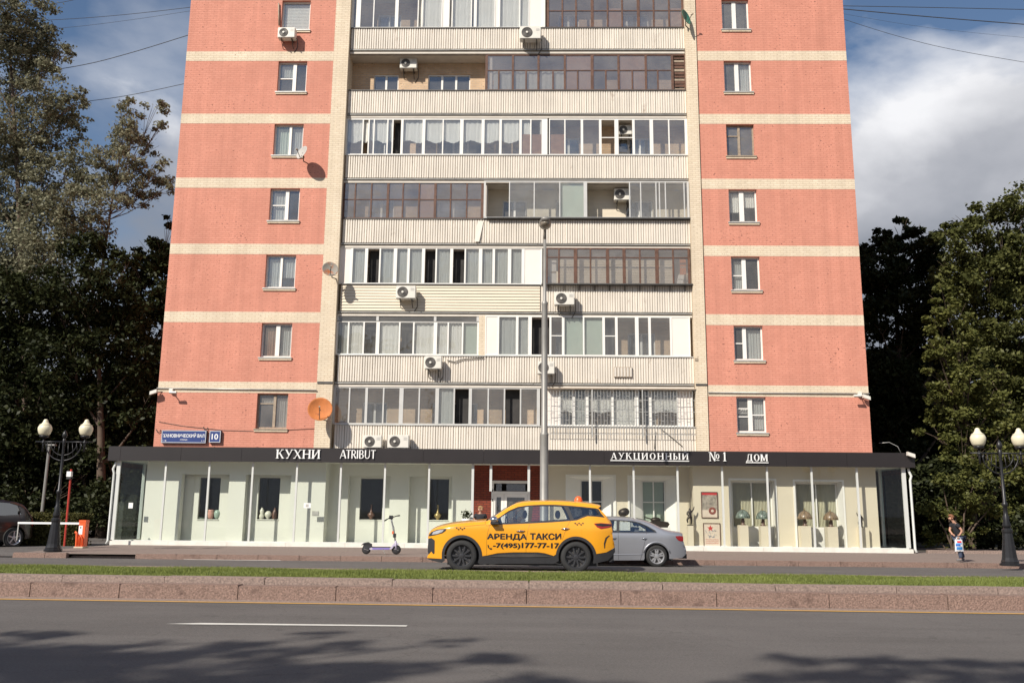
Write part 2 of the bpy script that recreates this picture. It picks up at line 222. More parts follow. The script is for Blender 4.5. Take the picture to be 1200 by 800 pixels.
# ------------------------------------------------------------------ mesh helpers
class MB:
    def __init__(s): s.v = []; s.f = []; s.sm = False
    def add(s, vs, fs):
        o = len(s.v); s.v += [tuple(v) for v in vs]; s.f += [tuple(i+o for i in f) for f in fs]; return s
    def box(s, x0, x1, y0, y1, z0, z1):
        if x0 > x1: x0, x1 = x1, x0
        if y0 > y1: y0, y1 = y1, y0
        if z0 > z1: z0, z1 = z1, z0
        return s.add([(x0,y0,z0),(x1,y0,z0),(x1,y1,z0),(x0,y1,z0),(x0,y0,z1),(x1,y0,z1),(x1,y1,z1),(x0,y1,z1)],
                     [(0,3,2,1),(4,5,6,7),(0,1,5,4),(1,2,6,5),(2,3,7,6),(3,0,4,7)])
    def tube(s, pts, rad, n=8, caps=True):
        pts = [Vector(p) for p in pts]; rs = rad if isinstance(rad, (list, tuple)) else [rad]*len(pts)
        vs = []; fs = []; up = None
        for i, p in enumerate(pts):
            d = (pts[min(i+1, len(pts)-1)]-pts[max(i-1, 0)])
            if d.length < 1e-9: d = Vector((0, 0, 1))
            d.normalize()
            if up is None: up = Vector((0, 1, 0)) if abs(d.y) < .9 else Vector((1, 0, 0))
            a = d.cross(up)
            if a.length < 1e-6: a = d.cross(Vector((1, 0, 0)))
            a.normalize(); b = d.cross(a); up = a.cross(d)
            for k in range(n):
                t = 2*math.pi*k/n; vs.append(p+(a*math.cos(t)+b*math.sin(t))*rs[i])
        for i in range(len(pts)-1):
            for k in range(n):
                fs.append((i*n+k, i*n+(k+1) % n, (i+1)*n+(k+1) % n, (i+1)*n+k))
        if caps: fs.append(tuple(range(n))[::-1]); fs.append(tuple((len(pts)-1)*n+k for k in range(n)))
        return s.add(vs, fs)
    def lathe(s, prof, c=(0, 0, 0), n=24, axis='Z', cap=True):
        """prof: (radius, height) pairs"""
        vs = []; fs = []
        for r_, h in prof:
            for k in range(n):
                t = 2*math.pi*k/n; a, b = r_*math.cos(t), r_*math.sin(t)
                vs.append((c[0]+a, c[1]+b, c[2]+h) if axis == 'Z' else ((c[0]+a, c[1]+h, c[2]+b) if axis == 'Y' else (c[0]+h, c[1]+a, c[2]+b)))
        for i in range(len(prof)-1):
            for k in range(n): fs.append((i*n+k, i*n+(k+1) % n, (i+1)*n+(k+1) % n, (i+1)*n+k))
        if cap: fs.append(tuple(range(n))[::-1]); fs.append(tuple((len(prof)-1)*n+k for k in range(n)))
        return s.add(vs, fs)
    def prism(s, poly, y0, y1):
        """outline in the XZ plane, given depth along Y"""
        n = len(poly); vs = [(x, y0, z) for x, z in poly]+[(x, y1, z) for x, z in poly]
        return s.add(vs, [tuple(range(n)), tuple(range(2*n-1, n-1, -1))]+[((i+1) % n, i, n+i, n+(i+1) % n) for i in range(n)])
    def sphere(s, c, r, n=12, m=8, sc=(1, 1, 1)):
        vs = [(c[0], c[1], c[2]-r*sc[2])]; fs = []
        for i in range(1, m):
            ph = -math.pi/2+math.pi*i/m
            for k in range(n):
                t = 2*math.pi*k/n; vs.append((c[0]+r*sc[0]*math.cos(ph)*math.cos(t), c[1]+r*sc[1]*math.cos(ph)*math.sin(t), c[2]+r*sc[2]*math.sin(ph)))
        vs.append((c[0], c[1], c[2]+r*sc[2])); T = len(vs)-1
        for k in range(n):
            fs.append((0, 1+(k+1) % n, 1+k)); fs.append((T, 1+(m-2)*n+k, 1+(m-2)*n+(k+1) % n))
        for i in range(m-2):
            for k in range(n): a = 1+i*n+k; b = 1+i*n+(k+1) % n; fs.append((a, b, b+n, a+n))
        return s.add(vs, fs)
    def build(s, name, m=None, parent=None, smooth=False, loc=None):
        me = bpy.data.meshes.new(name); me.from_pydata(s.v, [], s.f); me.update()
        bm = bmesh.new(); bm.from_mesh(me); bmesh.ops.recalc_face_normals(bm, faces=bm.faces); bm.to_mesh(me); bm.free()
        if smooth: me.shade_smooth(); 
        return link(name, me, m, parent, loc)
def link(name, me, m=None, parent=None, loc=None):
    o = bpy.data.objects.new(name, me); COL.objects.link(o)
    if m is not None and len(me.materials) == 0: me.materials.append(m)
    if parent is not None: o.parent = parent
    if loc is not None: o.location = loc
    return o
def autosmooth(o, ang=35):
    me = o.data; me.shade_smooth(); bm = bmesh.new(); bm.from_mesh(me)
    for e_ in bm.edges:
        if len(e_.link_faces) == 2 and e_.calc_face_angle(0) > R(ang): e_.smooth = False
    bm.to_mesh(me); bm.free(); return o
def tag(o, label=None, cat=None, group=None, kind=None):
    if label: o['label'] = label
    if cat: o['category'] = cat
    if group: o['group'] = group
    if kind: o['kind'] = kind
    return o
def thing(name, label, cat, loc=(0, 0, 0), group=None, rz=0):
    o = bpy.data.objects.new(name, None); COL.objects.link(o); o.location = loc; o.rotation_euler.z = rz; o.empty_display_size = .3
    return tag(o, label, cat, group)
def children(o): return [c for c in ALLPAR.get(o.name, [])]
def copy_tree(o, parent=None):
    kids = list(o.children); c = o.copy(); COL.objects.link(c)
    if parent is not None: c.parent = parent
    for k in kids: copy_tree(k, c)
    return c
def rel(root, *obs): pass
# ------------------------------------------------------------------ ground, roads, kerbs
MS = -.022                                           # the carriageways run at a slight angle to the house
def sheet(name, pts, m, kind='structure', sub=0):
    me = bpy.data.meshes.new(name); me.from_pydata(pts, [], [tuple(range(len(pts)))]); me.update(); o = link(name, me, m); tag(o, kind=kind); return o
sheet('ground', [(-1500, -1500, -.12), (1500, -1500, -.12), (1500, 1500, -.12), (-1500, 1500, -.12)], M['soil'])
def ruled(name, prof, m, x0=-70, x1=70, slope=MS):
    """strip along the street from a (Y, Z) profile"""
    vs = []; fs = []
    for y, z in prof: vs += [(x0, y+slope*x0, z), (x1, y+slope*x1, z)]
    for i in range(len(prof)-1): fs.append((2*i, 2*i+1, 2*i+3, 2*i+2))
    me = bpy.data.meshes.new(name); me.from_pydata(vs, [], fs); me.update(); o = link(name, me, m); return o
tag(ruled('near_road', [(-36.3, -.02), (-28, .03), (-22, .015), (-19.45, 0)], M['asphalt']), kind='structure')
tag(ruled('far_road', [(-16.35, -.02), (-14.5, .06), (-12, .09), (-9.6, .06), (-7.0, -.01)], M['asphalt'], slope=0), kind='structure')
tag(ruled('near_pavement', [(-36.3, -.02), (-36.3, .13), (-60, .14)], M['walk']), kind='structure')
# painted lines
yl = ruled('yellow_edge_line', [(-19.93, .0095), (-19.81, .0085)], M['yellowline']); tag(yl, kind='structure')
o = ruled('gutter_strip', [(-19.80, .007), (-19.50, .012)], M['granite2']); tag(o, kind='structure')
for xa, xb in ((-4.55, -1.55), (-13.5, -10.5), (4.6, 7.6)):
    if xa > 4: continue
    o = sheet('white_lane_dash', [(xa-.05, -22.66, .0235), (xa+.35, -22.52, .0235), (xb, -22.50, .0235), (xb, -22.62, .0235), (xa+.3, -22.68, .0235)], M['whiteline'])
for xa, xb, y in ((-9.9, -7.1, -8.25), ):
    sheet('white_parking_line', [(xa, y-.05, .035), (xb, y-.05, .035), (xb, y+.05, .038), (xa, y+.05, .038)], M['whiteline'])
# median: two steps of granite kerb stones and the lawn
med = tag(bpy.data.objects.new('median_kerb', None), kind='structure'); COL.objects.link(med)
def stones(parent, y0, y1, z0, z1, cuts, m, slope=MS, tilt=.008, bev=.012):
    for a, b in zip(cuts[:-1], cuts[1:]):
        bm = bmesh.new(); g = .006
        j = [random.uniform(-tilt, tilt) for _ in range(4)]
        vs = [bm.verts.new(v) for v in ((a+g, y0+slope*a+j[0], z0), (b-g, y0+slope*b+j[1], z0), (b-g, y1+slope*b, z0), (a+g, y1+slope*a, z0), (a+g, y0+slope*a+j[0]+.01, z1+j[2]), (b-g, y0+slope*b+j[1]+.01, z1+j[3]), (b-g, y1+slope*b, z1+j[3]), (a+g, y1+slope*a, z1+j[2]))]
        for f in ((0,3,2,1),(4,5,6,7),(0,1,5,4),(1,2,6,5),(2,3,7,6),(3,0,4,7)): bm.faces.new([vs[i] for i in f])
        bmesh.ops.bevel(bm, geom=[e_ for e_ in bm.edges if e_.verts[0] in vs[4:] and e_.verts[1] in vs[4:]], offset=bev, segments=2, affect='EDGES')
        me = bpy.data.meshes.new('kerb_stone'); bm.to_mesh(me); bm.free(); link('kerb_stone', me, m, parent)
low = [PXX(x, 698, -19.45) for x in (136, 277, 393, 507, 617, 727, 838, 968, 1104)]
st = low[0]; cuts = [st-1.5*k for k in range(16, 0, -1)]+low+[low[-1]+1.35*k for k in range(1, 17)]
stones(med, -19.5, -19.20, -.05, .235, cuts, M['granite'])
up = [PXX(x, 681, -19.1) for x in (191, 310, 460, 620, 775, 905, 1044)]
cuts = [up[0]-1.75*k for k in range(14, 0, -1)]+up+[up[-1]+1.6*k for k in range(1, 15)]
stones(med, -19.19, -18.88, .0, .335, cuts, M['granite2'], tilt=.006)
stones(med, -16.52, -16.40, -.1, .335, [-24+1.6*k for k in range(31)], M['granite2'], tilt=.004)
lawn = ruled('lawn_soil', [(-18.9, .30), (-17.6, .335), (-16.4, .31)], M['sod']); tag(lawn, kind='structure')
# grass blades, denser where the camera can see them
n = 150000; gx = RNG.uniform(-17, 17, n); gy = RNG.uniform(-18.95, -16.38, n); gz = .31+.025*np.sin((gy+18.9)/2.5*np.pi); gy2 = gy+MS*gx
ang = RNG.uniform(0, np.pi, n); h = RNG.uniform(.018, .045, n)*(1+.3*np.sin(gx*1.7+np.sin(gy*2.3)*2)); wd = RNG.uniform(.006, .012, n); lx = RNG.normal(0, .02, n); ly = RNG.normal(0, .02, n)
v = np.zeros((n, 3, 3)); v[:, 0] = np.stack([gx-wd*np.cos(ang), gy2-wd*np.sin(ang), gz-.02], 1); v[:, 1] = np.stack([gx+wd*np.cos(ang), gy2+wd*np.sin(ang), gz-.02], 1); v[:, 2] = np.stack([gx+lx, gy2+ly, gz+h], 1)
def npmesh(name, v, m, parent=None, k=3):
    nf = v.shape[0]; me = bpy.data.meshes.new(name); me.vertices.add(nf*k); me.vertices.foreach_set('co', v.reshape(-1).astype(np.float32))
    me.loops.add(nf*k); me.loops.foreach_set('vertex_index', np.arange(nf*k, dtype=np.int32)); me.polygons.add(nf); me.polygons.foreach_set('loop_start', np.arange(0, nf*k, k, dtype=np.int32)); me.update(calc_edges=True)
    return link(name, me, m, parent)
tag(npmesh('lawn_grass', v, M['grass']), kind='stuff')
# far kerb and pavement
fk = tag(bpy.data.objects.new('far_kerb', None), kind='structure'); COL.objects.link(fk)
stones(fk, -7.85, -7.68, -.08, .155, [-50+1.22*k for k in range(28)]+[-15.9], M['granite'], slope=0, tilt=.004)
x0a, x0b, x0c = PXX(14, 655, -7.85), PXX(77, 655, -7.85), PXX(158, 655, -7.85)
stones(fk, -7.85, -7.68, -.08, .155, [x0a, x0a+.95, x0b], M['granite'], slope=0, tilt=.004)
stones(fk, -7.55, -7.40, -.08, .075, [x0b, x0b+1.0, x0c], M['granite2'], slope=0, tilt=.004)
stones(fk, -7.85, -7.68, -.08, .155, [x0c+1.2*k for k in range(38)], M['granite'], slope=0, tilt=.004)
o = ruled('far_pavement', [(-7.70, .13), (-6.5, .15), (-1.0, .155), (4, .16)], M['walk'], x0=x0a, x1=60, slope=0); tag(o, kind='structure')
o = ruled('driveway', [(-7.60, .035), (-5.5, .09), (30, .13)], M['asphalt'], x0=-60, x1=x0a, slope=0); tag(o, kind='structure')
wk = tag(bpy.data.objects.new('garden_kerb', None), kind='structure'); COL.objects.link(wk)
stones(wk, -1.15, -1.0, .05, .27, [14.3+1.0*k for k in range(22)], M['granite2'], slope=0)
# ------------------------------------------------------------------ the tower
tower = thing('apartment_building', 'salmon brick apartment tower with cream bands and stacked glazed balconies', 'building')
TX0, TX1 = -14.55, 13.0
def wallgrid(x0, x1, z0, z1, yf, yb, holes=()):
    """wall slab between yf and yb with rectangular openings and their reveals"""
    mb = MB(); xs = sorted({x0, x1}|{v for h_ in holes for v in h_[:2]}); zs = sorted({z0, z1}|{v for h_ in holes for v in h_[2:]})
    inh = lambda x, z: any(h_[0] < x < h_[1] and h_[2] < z < h_[3] for h_ in holes)
    for i in range(len(xs)-1):
        for k in range(len(zs)-1):
            a, b, c, d = xs[i], xs[i+1], zs[k], zs[k+1]
            if inh((a+b)/2, (c+d)/2): continue
            mb.add([(a, yf, c), (b, yf, c), (b, yf, d), (a, yf, d)], [(0, 1, 2, 3)]); mb.add([(a, yb, c), (b, yb, c), (b, yb, d), (a, yb, d)], [(3, 2, 1, 0)])
    def rim(a, b, c, d): mb.add([(a, yf, c), (b, yf, c), (b, yf, d), (a, yf, d), (a, yb, c), (b, yb, c), (b, yb, d), (a, yb, d)], [(0, 4, 5, 1), (1, 5, 6, 2), (2, 6, 7, 3), (3, 7, 4, 0)])
    rim(x0, x1, z0, z1)
    for h_ in holes: rim(*h_)
    return mb
def rawbuild(mb, name, m, parent=None):
    me = bpy.data.meshes.new(name); me.from_pydata(mb.v, [], mb.f); me.update(); return link(name, me, m, parent)
bands = [20.35-2.8*k for k in range(-1, 6)]           # tops of the cream bands
BH = .43; WH = 1.37
LWX, RWX = (-10.63, -9.42), (7.93, 9.06)
BX = -8.33; PX0 = -7.71; PX1 = 6.39; PX2 = 6.83; RX = 6.87
levels = []
for i, bt in enumerate(bands):
    zlo = bands[i+1] if i+1 < len(bands) else 3.05
    zhi = bt-BH
    levels.append((zlo, zhi))
levels = [(bands[0], 26.6)]+levels
for zlo, zhi in levels:
    wt, wb = zhi-.02, zhi-.02-WH
    if zlo > 23: wt = wb = 0
    for (a, b, wx) in ((TX0, BX, LWX), (RX, TX1, RWX)):
        rawbuild(wallgrid(a, b, zlo, zhi, 0, .42, [(wx[0], wx[1], wb, wt)] if wt else []), 'brick_wall', M['brick'], tower)
for bt in bands:
    for a, b in ((TX0, BX), (RX, TX1)): MB().box(a, b, -.006, .42, bt-BH, bt).build('cream_band', M['cream'], tower)
MB().box(BX, PX0, -.002, 1.3, 3.05, 26.6).build('pilaster', M['cream'], tower); MB().box(PX1, PX2, -.002, 1.3, 3.05, 26.6).build('pilaster', M['cream'], tower)
MB().box(PX2, RX, .06, .5, 3.05, 26.6).build('expansion_joint', M['steel'], tower)
MB().box(TX0, TX0+.4, .42, 15, 3.05, 26.6).build('side_wall', M['brick'], tower); MB().box(TX1-.4, TX1, .42, 15, 3.05, 26.6).build('side_wall', M['brick'], tower)
MB().box(TX0, TX1, 15, 15.4, 0, 26.6).build('rear_wall', M['brick'], tower); MB().box(TX0-.1, TX1+.1, -.1, 15.5, 26.6, 26.9).build('roof', M['slab'], tower)
# wing windows ------------------------------------------------------
def wing_window(wx, wt, style, side):
    x0, x1 = wx; z1 = wt; z0 = wt-WH; Y = .13; w = x1-x0
    fm = M['oldwood'] if style.get('old') else (M['brownwood'] if style.get('brown') else M['white'])
    fr = MB(); t = .055; sp = style.get('split', .5)
    fr.box(x0, x0+t, Y, Y+.07, z0, z1); fr.box(x1-t, x1, Y, Y+.07, z0, z1); fr.box(x0+t, x1-t, Y, Y+.07, z0, z0+.07); fr.box(x0+t, x1-t, Y, Y+.07, z1-.05, z1)
    cells = []
    if sp:
        xm = x0+sp*w; mw = style.get('mw', .07); fr.box(xm-mw, xm+mw, Y-.012, Y+.07, z0+.07, z1-.05); cells = [(x0+t, xm-mw), (xm+mw, x1-t)]
    else: cells = [(x0+t, x1-t)]
    for ci, fz in style.get('tr', ()):
        a, b = cells[ci]; fr.box(a, b, Y-.004, Y+.06, z0+fz*WH-.02, z0+fz*WH+.02)
    f = fr.build('window', fm, tower)
    for i, (a, b) in enumerate(cells):
        MB().box(a, b, Y+.03, Y+.036, z0+.07, z1-.05).build('pane', M['glassdark'] if style.get('old') or style.get('brown') else M['glass'], f)
    MB().box(x0-.06, x1+.06, -.07, Y, z0-.045, z0-.004).build('sill', M['flash'] if not style.get('old') else M['oldwood'], f)
    MB().box(x0-.04, x1+.05, -.045, -.001, z0-.12, z0-.047).build('sill_course', M['cream'], f)
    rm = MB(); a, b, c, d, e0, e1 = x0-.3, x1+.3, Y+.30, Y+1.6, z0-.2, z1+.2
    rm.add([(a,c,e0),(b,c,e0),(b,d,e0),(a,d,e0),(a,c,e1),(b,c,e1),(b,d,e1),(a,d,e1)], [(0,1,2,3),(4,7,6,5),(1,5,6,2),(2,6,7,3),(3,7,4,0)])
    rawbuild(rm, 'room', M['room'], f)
    for kind, ci, f0, f1 in style.get('cur', ()):
        a, b = cells[ci]; n_ = 14; vs = []; fs = []
        for k in range(n_+1):
            x = a-.02+(b-a+.04)*k/n_; y = Y+.13+.018*math.sin(k*2.4)
            vs += [(x, y, z0+f0*WH), (x, y, z0+f1*WH)]
            if k: fs.append((2*k-2, 2*k, 2*k+1, 2*k-1))
        me = bpy.data.meshes.new('curtain'); me.from_pydata(vs, [], fs); me.update(); link('curtain', me, M[kind], f)
        if kind in ('blind', 'cur') and style.get('slats'):
            s_ = MB()
            for q in range(18): s_.box(a, b, Y+.10, Y+.118, z0+.1+q*.068, z0+.148+q*.068)
            s_.build('blind', M['cur'], f)
stL = [dict(split=0, cur=(('cur', 0, .05, 1),), slats=1), dict(split=.56, tr=((0, .47),), cur=(('curgrey', 0, .55, 1),)), dict(split=.54, mw=.05, cur=(('blind', 0, 0, 1), ('curgrey', 1, 0, 1))),
       dict(split=.56, tr=((0, .5),), cur=(('curgrey', 0, 0, 1),)), dict(split=.5, mw=.045, cur=(('curgrey', 0, 0, 1), ('curgrey', 1, .35, 1))), dict(split=.52, mw=.08, cur=(('board', 0, 0, 1), ('curgrey', 1, 0, 1))),
       dict(split=.55, mw=.05, brown=0, old=1, tr=((0, .72),), cur=(('curgrey', 0, .7, .98), ('curgrey', 1, 0, 1)))]
stR = [dict(split=.47, mw=.08), dict(split=.48, mw=.08, cur=(('curgrey', 1, 0, 1),)), dict(split=.47, mw=.045, old=1, tr=((0, .66),)),
       dict(split=.47, mw=.09, cur=(('cur', 0, .35, .95), ('cur', 1, .5, 1))), dict(split=.46, mw=.08, tr=((0, .45),), cur=(('curgrey', 0, 0, 1),)), dict(split=.38, mw=.07, tr=((0, .5),), cur=(('curgrey', 1, 0, 1),)),
       dict(split=.48, mw=.08, tr=((0, .45), (1, .5), (0, .68)), cur=(('cur', 0, .55, .68), ('curgrey', 1, .1, 1)))]
for i, (zlo, zhi) in enumerate(levels[1:]):
    if i > 6: break
    wing_window(LWX, zhi-.02, stL[i], 0); wing_window(RWX, zhi-.02, stR[i], 1)
# balconies ---------------------------------------------------------
YB = .25; YW = .98
FL = [(23.40, 24.36, 26.4), (20.58, 21.52, 23.15), (17.69, 18.68, 20.34), (14.85, 15.82, 17.46), (12.09, 13.08, 14.70), (9.27, 10.34, 11.90), (6.43, 7.46, 9.10), (3.60, 4.72, 6.23)]
def corrugated(x0, x1, z0, z1, y, amp=.036, per=.098, jit=0):
    vs = []; fs = []; n_ = int((x1-x0)/per); per = (x1-x0)/n_; k = 0
    for i in range(n_):
        a = x0+i*per; dj = random.uniform(-.003, .003)
        for fx, fy in ((0, amp), (.16, amp), (.30, 0), (.86, 0)):
            vs += [(a+fx*per, y+fy+dj, z0), (a+fx*per, y+fy+dj, z1)]
    vs += [(x1, y+amp, z0), (x1, y+amp, z1)]
    for i in range(len(vs)//2-1): fs.append((2*i, 2*i+2, 2*i+3, 2*i+1))
    return vs, fs
def parapet(x0, x1, z0, z1, y=YB-.04, kind='corr', cap='dark', parts=None):
    if kind == 'corr':
        vs, fs = corrugated(x0, x1, z0, z1, y); me = bpy.data.meshes.new('balcony_parapet'); me.from_pydata(vs, [], fs); me.update(); p = link('balcony_parapet', me, M['corr'], tower)
    else:
        p = MB().box(x0, x1, y+.03, y+.06, z0, z1).build('balcony_parapet', M['siding'], tower)
        n_ = 9; h_ = (z1-z0)/n_
        for i in range(n_):
            a = z0+i*h_; d = .004*(i % 3)
            MB().add([(x0, y-.004, a+.006), (x1, y-.004, a+.006), (x1, y+.022, a+h_-.004), (x0, y+.022, a+h_-.004), (x0, y+.03, a+.006), (x1, y+.03, a+.006), (x1, y+.03, a+h_-.004), (x0, y+.03, a+h_-.004)],
                     [(0, 1, 2, 3), (0, 4, 5, 1), (3, 2, 6, 7), (0, 3, 7, 4), (1, 5, 6, 2)]).build('slat', M['siding'], p)
    MB().box(x0, x1, y+.035, y+.10, z0, z1-.03).build('parapet_lining', M['slab'], p)
    MB().box(x0, x1, y-.03, y+.10, z1-.004, z1+.032).build('cap_rail', M['steel'] if cap == 'dark' else M['flash'], p)
    return p
for k, (za, zb, zc) in enumerate(FL):
    s = MB().box(PX0, PX1, YB+.02, YW, za-.23, za-.002).build('balcony_slab', M['slab'], tower)
    # weather flashings of odd lengths along the slab edge
    xs = [PX0+.02, random.uniform(-4, -2), random.uniform(0, 1.5), PX1-.01]
    for a, b in zip(xs[:-1], xs[1:]):
        q = random.uniform(-.012, .012)
        MB().add([(a, YB-.06, za-.05+q), (b-.02, YB-.06, za-.05), (b-.02, YB+.04, za-.012), (a, YB+.04, za-.012), (a, YB-.06, za-.075+q), (b-.02, YB-.06, za-.075), (b-.02, YB+.04, za-.04), (a, YB+.04, za-.04)],
                 [(0, 1, 2, 3), (0, 4, 5, 1), (7, 6, 5, 4), (0, 3, 7, 4), (1, 5, 6, 2)]).build('drip_flashing', M['flash'], s)
    MB().box(PX0+.02, PX1-.02, YB-.02, YB+.03, za-.21, za-.13).build('slab_fillet', M['soffit'], s)
    MB().box(PX0, PX1, YB+.1, YW, za-.242, za-.232).build('soffit', M['soffit'], s)
# loggia back walls with their windows and doors
def backwin(x0, x1, z0, z1, n_, wallY, fm='white', open_=()):
    fr = MB(); Y = wallY-.02; t = .06
    fr.box(x0, x1, Y, Y+.06, z1-t, z1); fr.box(x0, x1, Y, Y+.06, z0, z0+t); xs = [x0+(x1-x0)*i/n_ for i in range(n_+1)]
    for i, x in enumerate(xs): fr.box(max(x0, x-t*.7), min(x1, x+t*.7), Y-.004, Y+.06, z0+t, z1-t)
    f = fr.build('loggia_window', M[fm], tower)
    for i in range(n_):
        MB().box(xs[i]+.02, xs[i+1]-.02, Y+.03, Y+.034, z0+t, z1-t).build('pane', M['glass'], f)
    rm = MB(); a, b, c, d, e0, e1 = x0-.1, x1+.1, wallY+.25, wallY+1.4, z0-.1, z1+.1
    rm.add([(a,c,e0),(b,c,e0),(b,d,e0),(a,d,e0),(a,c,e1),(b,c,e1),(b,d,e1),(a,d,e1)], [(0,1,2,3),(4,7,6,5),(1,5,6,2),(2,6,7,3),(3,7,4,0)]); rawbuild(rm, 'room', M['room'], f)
SPLIT = {0: .35, 1: .33, 2: -1.73, 3: .38, 4: -1.85, 5: .38, 6: -1.72, 7: .30}
for k, (za, zb, zc) in enumerate(FL):
    sp = SPLIT[k]; hl = []; wins = []
    L_ = [(-6.78, -5.72, 1), (-4.45, -2.65, 1)] if sp < 0 else [(-6.7, -5.7, 1), (-3.9, -2.1, 1)]
    R_ = [(-1.2, -.2, 1), (1.0, 2.3, 1), (3.9, 5.0, 1)] if sp < 0 else [(1.1, 2.0, 1), (3.6, 5.0, 1)]
    zt = zc-.52
    for a, b, _ in L_+R_: hl.append((a, b, za+.55, zt)); wins.append((a, b, za+.55, zt, 2 if b-a < 1.4 else 3))
    for xa, xb, side in ((PX0, sp, 'L'), (sp, PX1, 'R')):
        hs = [h_ for h_ in hl if h_[0] >= xa and h_[1] <= xb]
        sid = (k in (4, 5) and side == 'R')
        rawbuild(wallgrid(xa, xb, za, zc+.02, YW, YW+.25, hs), 'loggia_wall', M['siding'] if sid else M['buff'], tower)
    for w_ in wins: backwin(*w_[:4], w_[4], YW+.08)
    MB().box(sp-.05, sp+.05, YB+.06, YW, za, zc-.01).build('loggia_divider', M['soffit'], tower)
def glazing(k, y_mid, posts, cells, fmat='white', pw=.03, Y=YB, z0=None, z1=None, transoms=(), glass='glass', name='balcony_glazing', jut=0, head=.05, sill=.05):
    """posts: (x px, half width m); cells: one code per bay; transoms: (z, first bay, last bay)"""
    za, zb, zc = FL[k]; z0 = (zb if z0 is None else z0)+.034; z1 = (zc if z1 is None else z1)-.003; Y = Y-jut
    X = [PXX(p[0] if isinstance(p, tuple) else p, y_mid, Y) for p in posts]; HW = [p[1] if isinstance(p, tuple) else pw for p in posts]
    X[0] = max(X[0], PX0+HW[0]); X[-1] = min(X[-1], PX1-HW[-1])
    fr = MB(); fr.box(X[0]-HW[0], X[-1]+HW[-1], Y-.002, Y+.05, z1-head, z1); fr.box(X[0]-HW[0], X[-1]+HW[-1], Y-.002, Y+.05, z0, z0+sill)
    for x, h_ in zip(X, HW): fr.box(x-h_, x+h_, Y-.006, Y+.052, z0+sill, z1-head)
    for tz, i0, i1 in transoms:
        for i in range(i0, i1+1): fr.box(X[i]+HW[i], X[i+1]-HW[i+1], Y, Y+.045, tz-.018, tz+.018)
    f = fr.build(name, M[fmat], tower)
    for i, c in enumerate(cells):
        a, b = X[i]+HW[i], X[i+1]-HW[i+1]; zz0, zz1 = z0+sill, z1-head
        for ch in c:
            if ch == 'g': MB().box(a, b, Y+.02, Y+.024, zz0, zz1).build('pane', M[glass], f)
            elif ch == 'p': MB().box(a, b, Y+.012, Y+.03, zz0, zz1).build('panel', M['whitepanel'], f)
            elif ch == 'k': MB().box(a, b, Y+.03, Y+.045, zz0, zz1).build('hardboard', M['board'], f)
            elif ch == 'K': MB().box(a, b, Y+.03, Y+.045, zz0, zz0+.58*(zz1-zz0)).build('hardboard', M['board'], f)
            elif ch == 'O': MB().box(a, b, Y+.03, Y+.045, zz0, zz0+.58*(zz1-zz0)).build('cupboard_door', M['orange_board'], f)
            elif ch == 'd': MB().box(a+.01, b-.01, Y+.35, Y+.36, zz0, zz1).build('bay_shade_sheet', M['room'], f)  # dark sheet standing in for the shade deep inside this bay
            elif ch in 'chCyb':
                lo = {'c': 0, 'h': .38, 'C': 0, 'y': 0, 'b': 0}[ch]; hi = {'C': .58}.get(ch, 1); mm = {'y': 'curgrey', 'b': 'blind', 'C': 'curgrey'}.get(ch, 'cur'); nn = 16; vs = []; fs = []
                ph = random.uniform(0, 6); fr_ = 1.9 if ch != 'b' else 0
                for q in range(nn+1):
                    x = a-.01+(b-a+.02)*q/nn; am = .025 if ch != 'b' else 0
                    dz = (zz1-zz0)*.04*math.sin(q*.35+ph) if ch == 'h' else 0
                    vs += [(x+.01*math.sin(q+ph), Y+.11+am*math.sin(q*fr_+ph), zz0+lo*(zz1-zz0)+dz), (x, Y+.11+am*.7*math.sin(q*fr_*.8+ph), zz0+hi*(zz1-zz0))]
                    if q: fs.append((2*q-2, 2*q, 2*q+1, 2*q-1))
                me = bpy.data.meshes.new('curtain'); me.from_pydata(vs, [], fs); me.update(); me.shade_smooth(); link('curtain', me, M[mm], f)
    return f
# row by row, top to bottom
glazing(0, -40, [(410, .05), 440, 470, 500, 530, 560, 590, (638, .1)], ['g']*7); glazing(0, -40, [(641, .05), 670, 700, 730, 760, (800, .05)], ['g']*5, 'brownwood')
parapet(PX0, PX1, FL[0][0], FL[0][1])
glazing(1, 15, [(412, .05), (420, .10), 438, (465, .07), 490, 495, 518, (524, .10), 530, 552.5, (557, .06), 580, (585, .04), 609, 620, (637, .07)], ['g', 'g', 'g', 'g', 'c', 'gc', 'p', 'c', 'gc', 'g', 'gc', 'p', 'gc', 'gc', 'p'], 'white', .022)
glazing(1, 15, [(642, .05), 659, 675, (694, .06), 712, 729, (748, .06), 766, 784, (801, .05)], ['g', 'g', 'g', 'g', 'gK', 'g', 'g', 'g', 'gK'], 'brownwood', .035, transoms=((22.35, 0, 8),), glass='glassdark')
parapet(PX0+.02, PX1, FL[1][0], FL[1][1])
glazing(2, 90, [(570, .05), 601, 631, 662, (694, .06), 725, 757, (788, .05), (803.5, .02)], ['gC', 'gC', 'gC', 'gk', 'g', 'gk', 'g', 'd'], 'brownwood', .045, transoms=((19.62, 0, 6),), glass='glassdark')
for px_ in (584.5, 616.5, 648, 677, 710, 741, 771):
    x = PXX(px_, 95, YB); MB().box(x-.03, x+.03, YB-.004, YB+.05, 18.77, 19.60).build('casement_stile', M['brownwood'], tower)
for q in range(11):
    x0_, x1_ = PXX(789.5, 90, YB), PXX(803, 90, YB); z = 18.76+q*.14
    MB().box(x0_, x1_, YB+.06, YB+.075, z, z+.105+random.uniform(-.03, .02)).build('slat', M['brownwood' if q % 3 else 'oldwood'], tower)
parapet(PX0+.02, PX1, FL[2][0], FL[2][1])
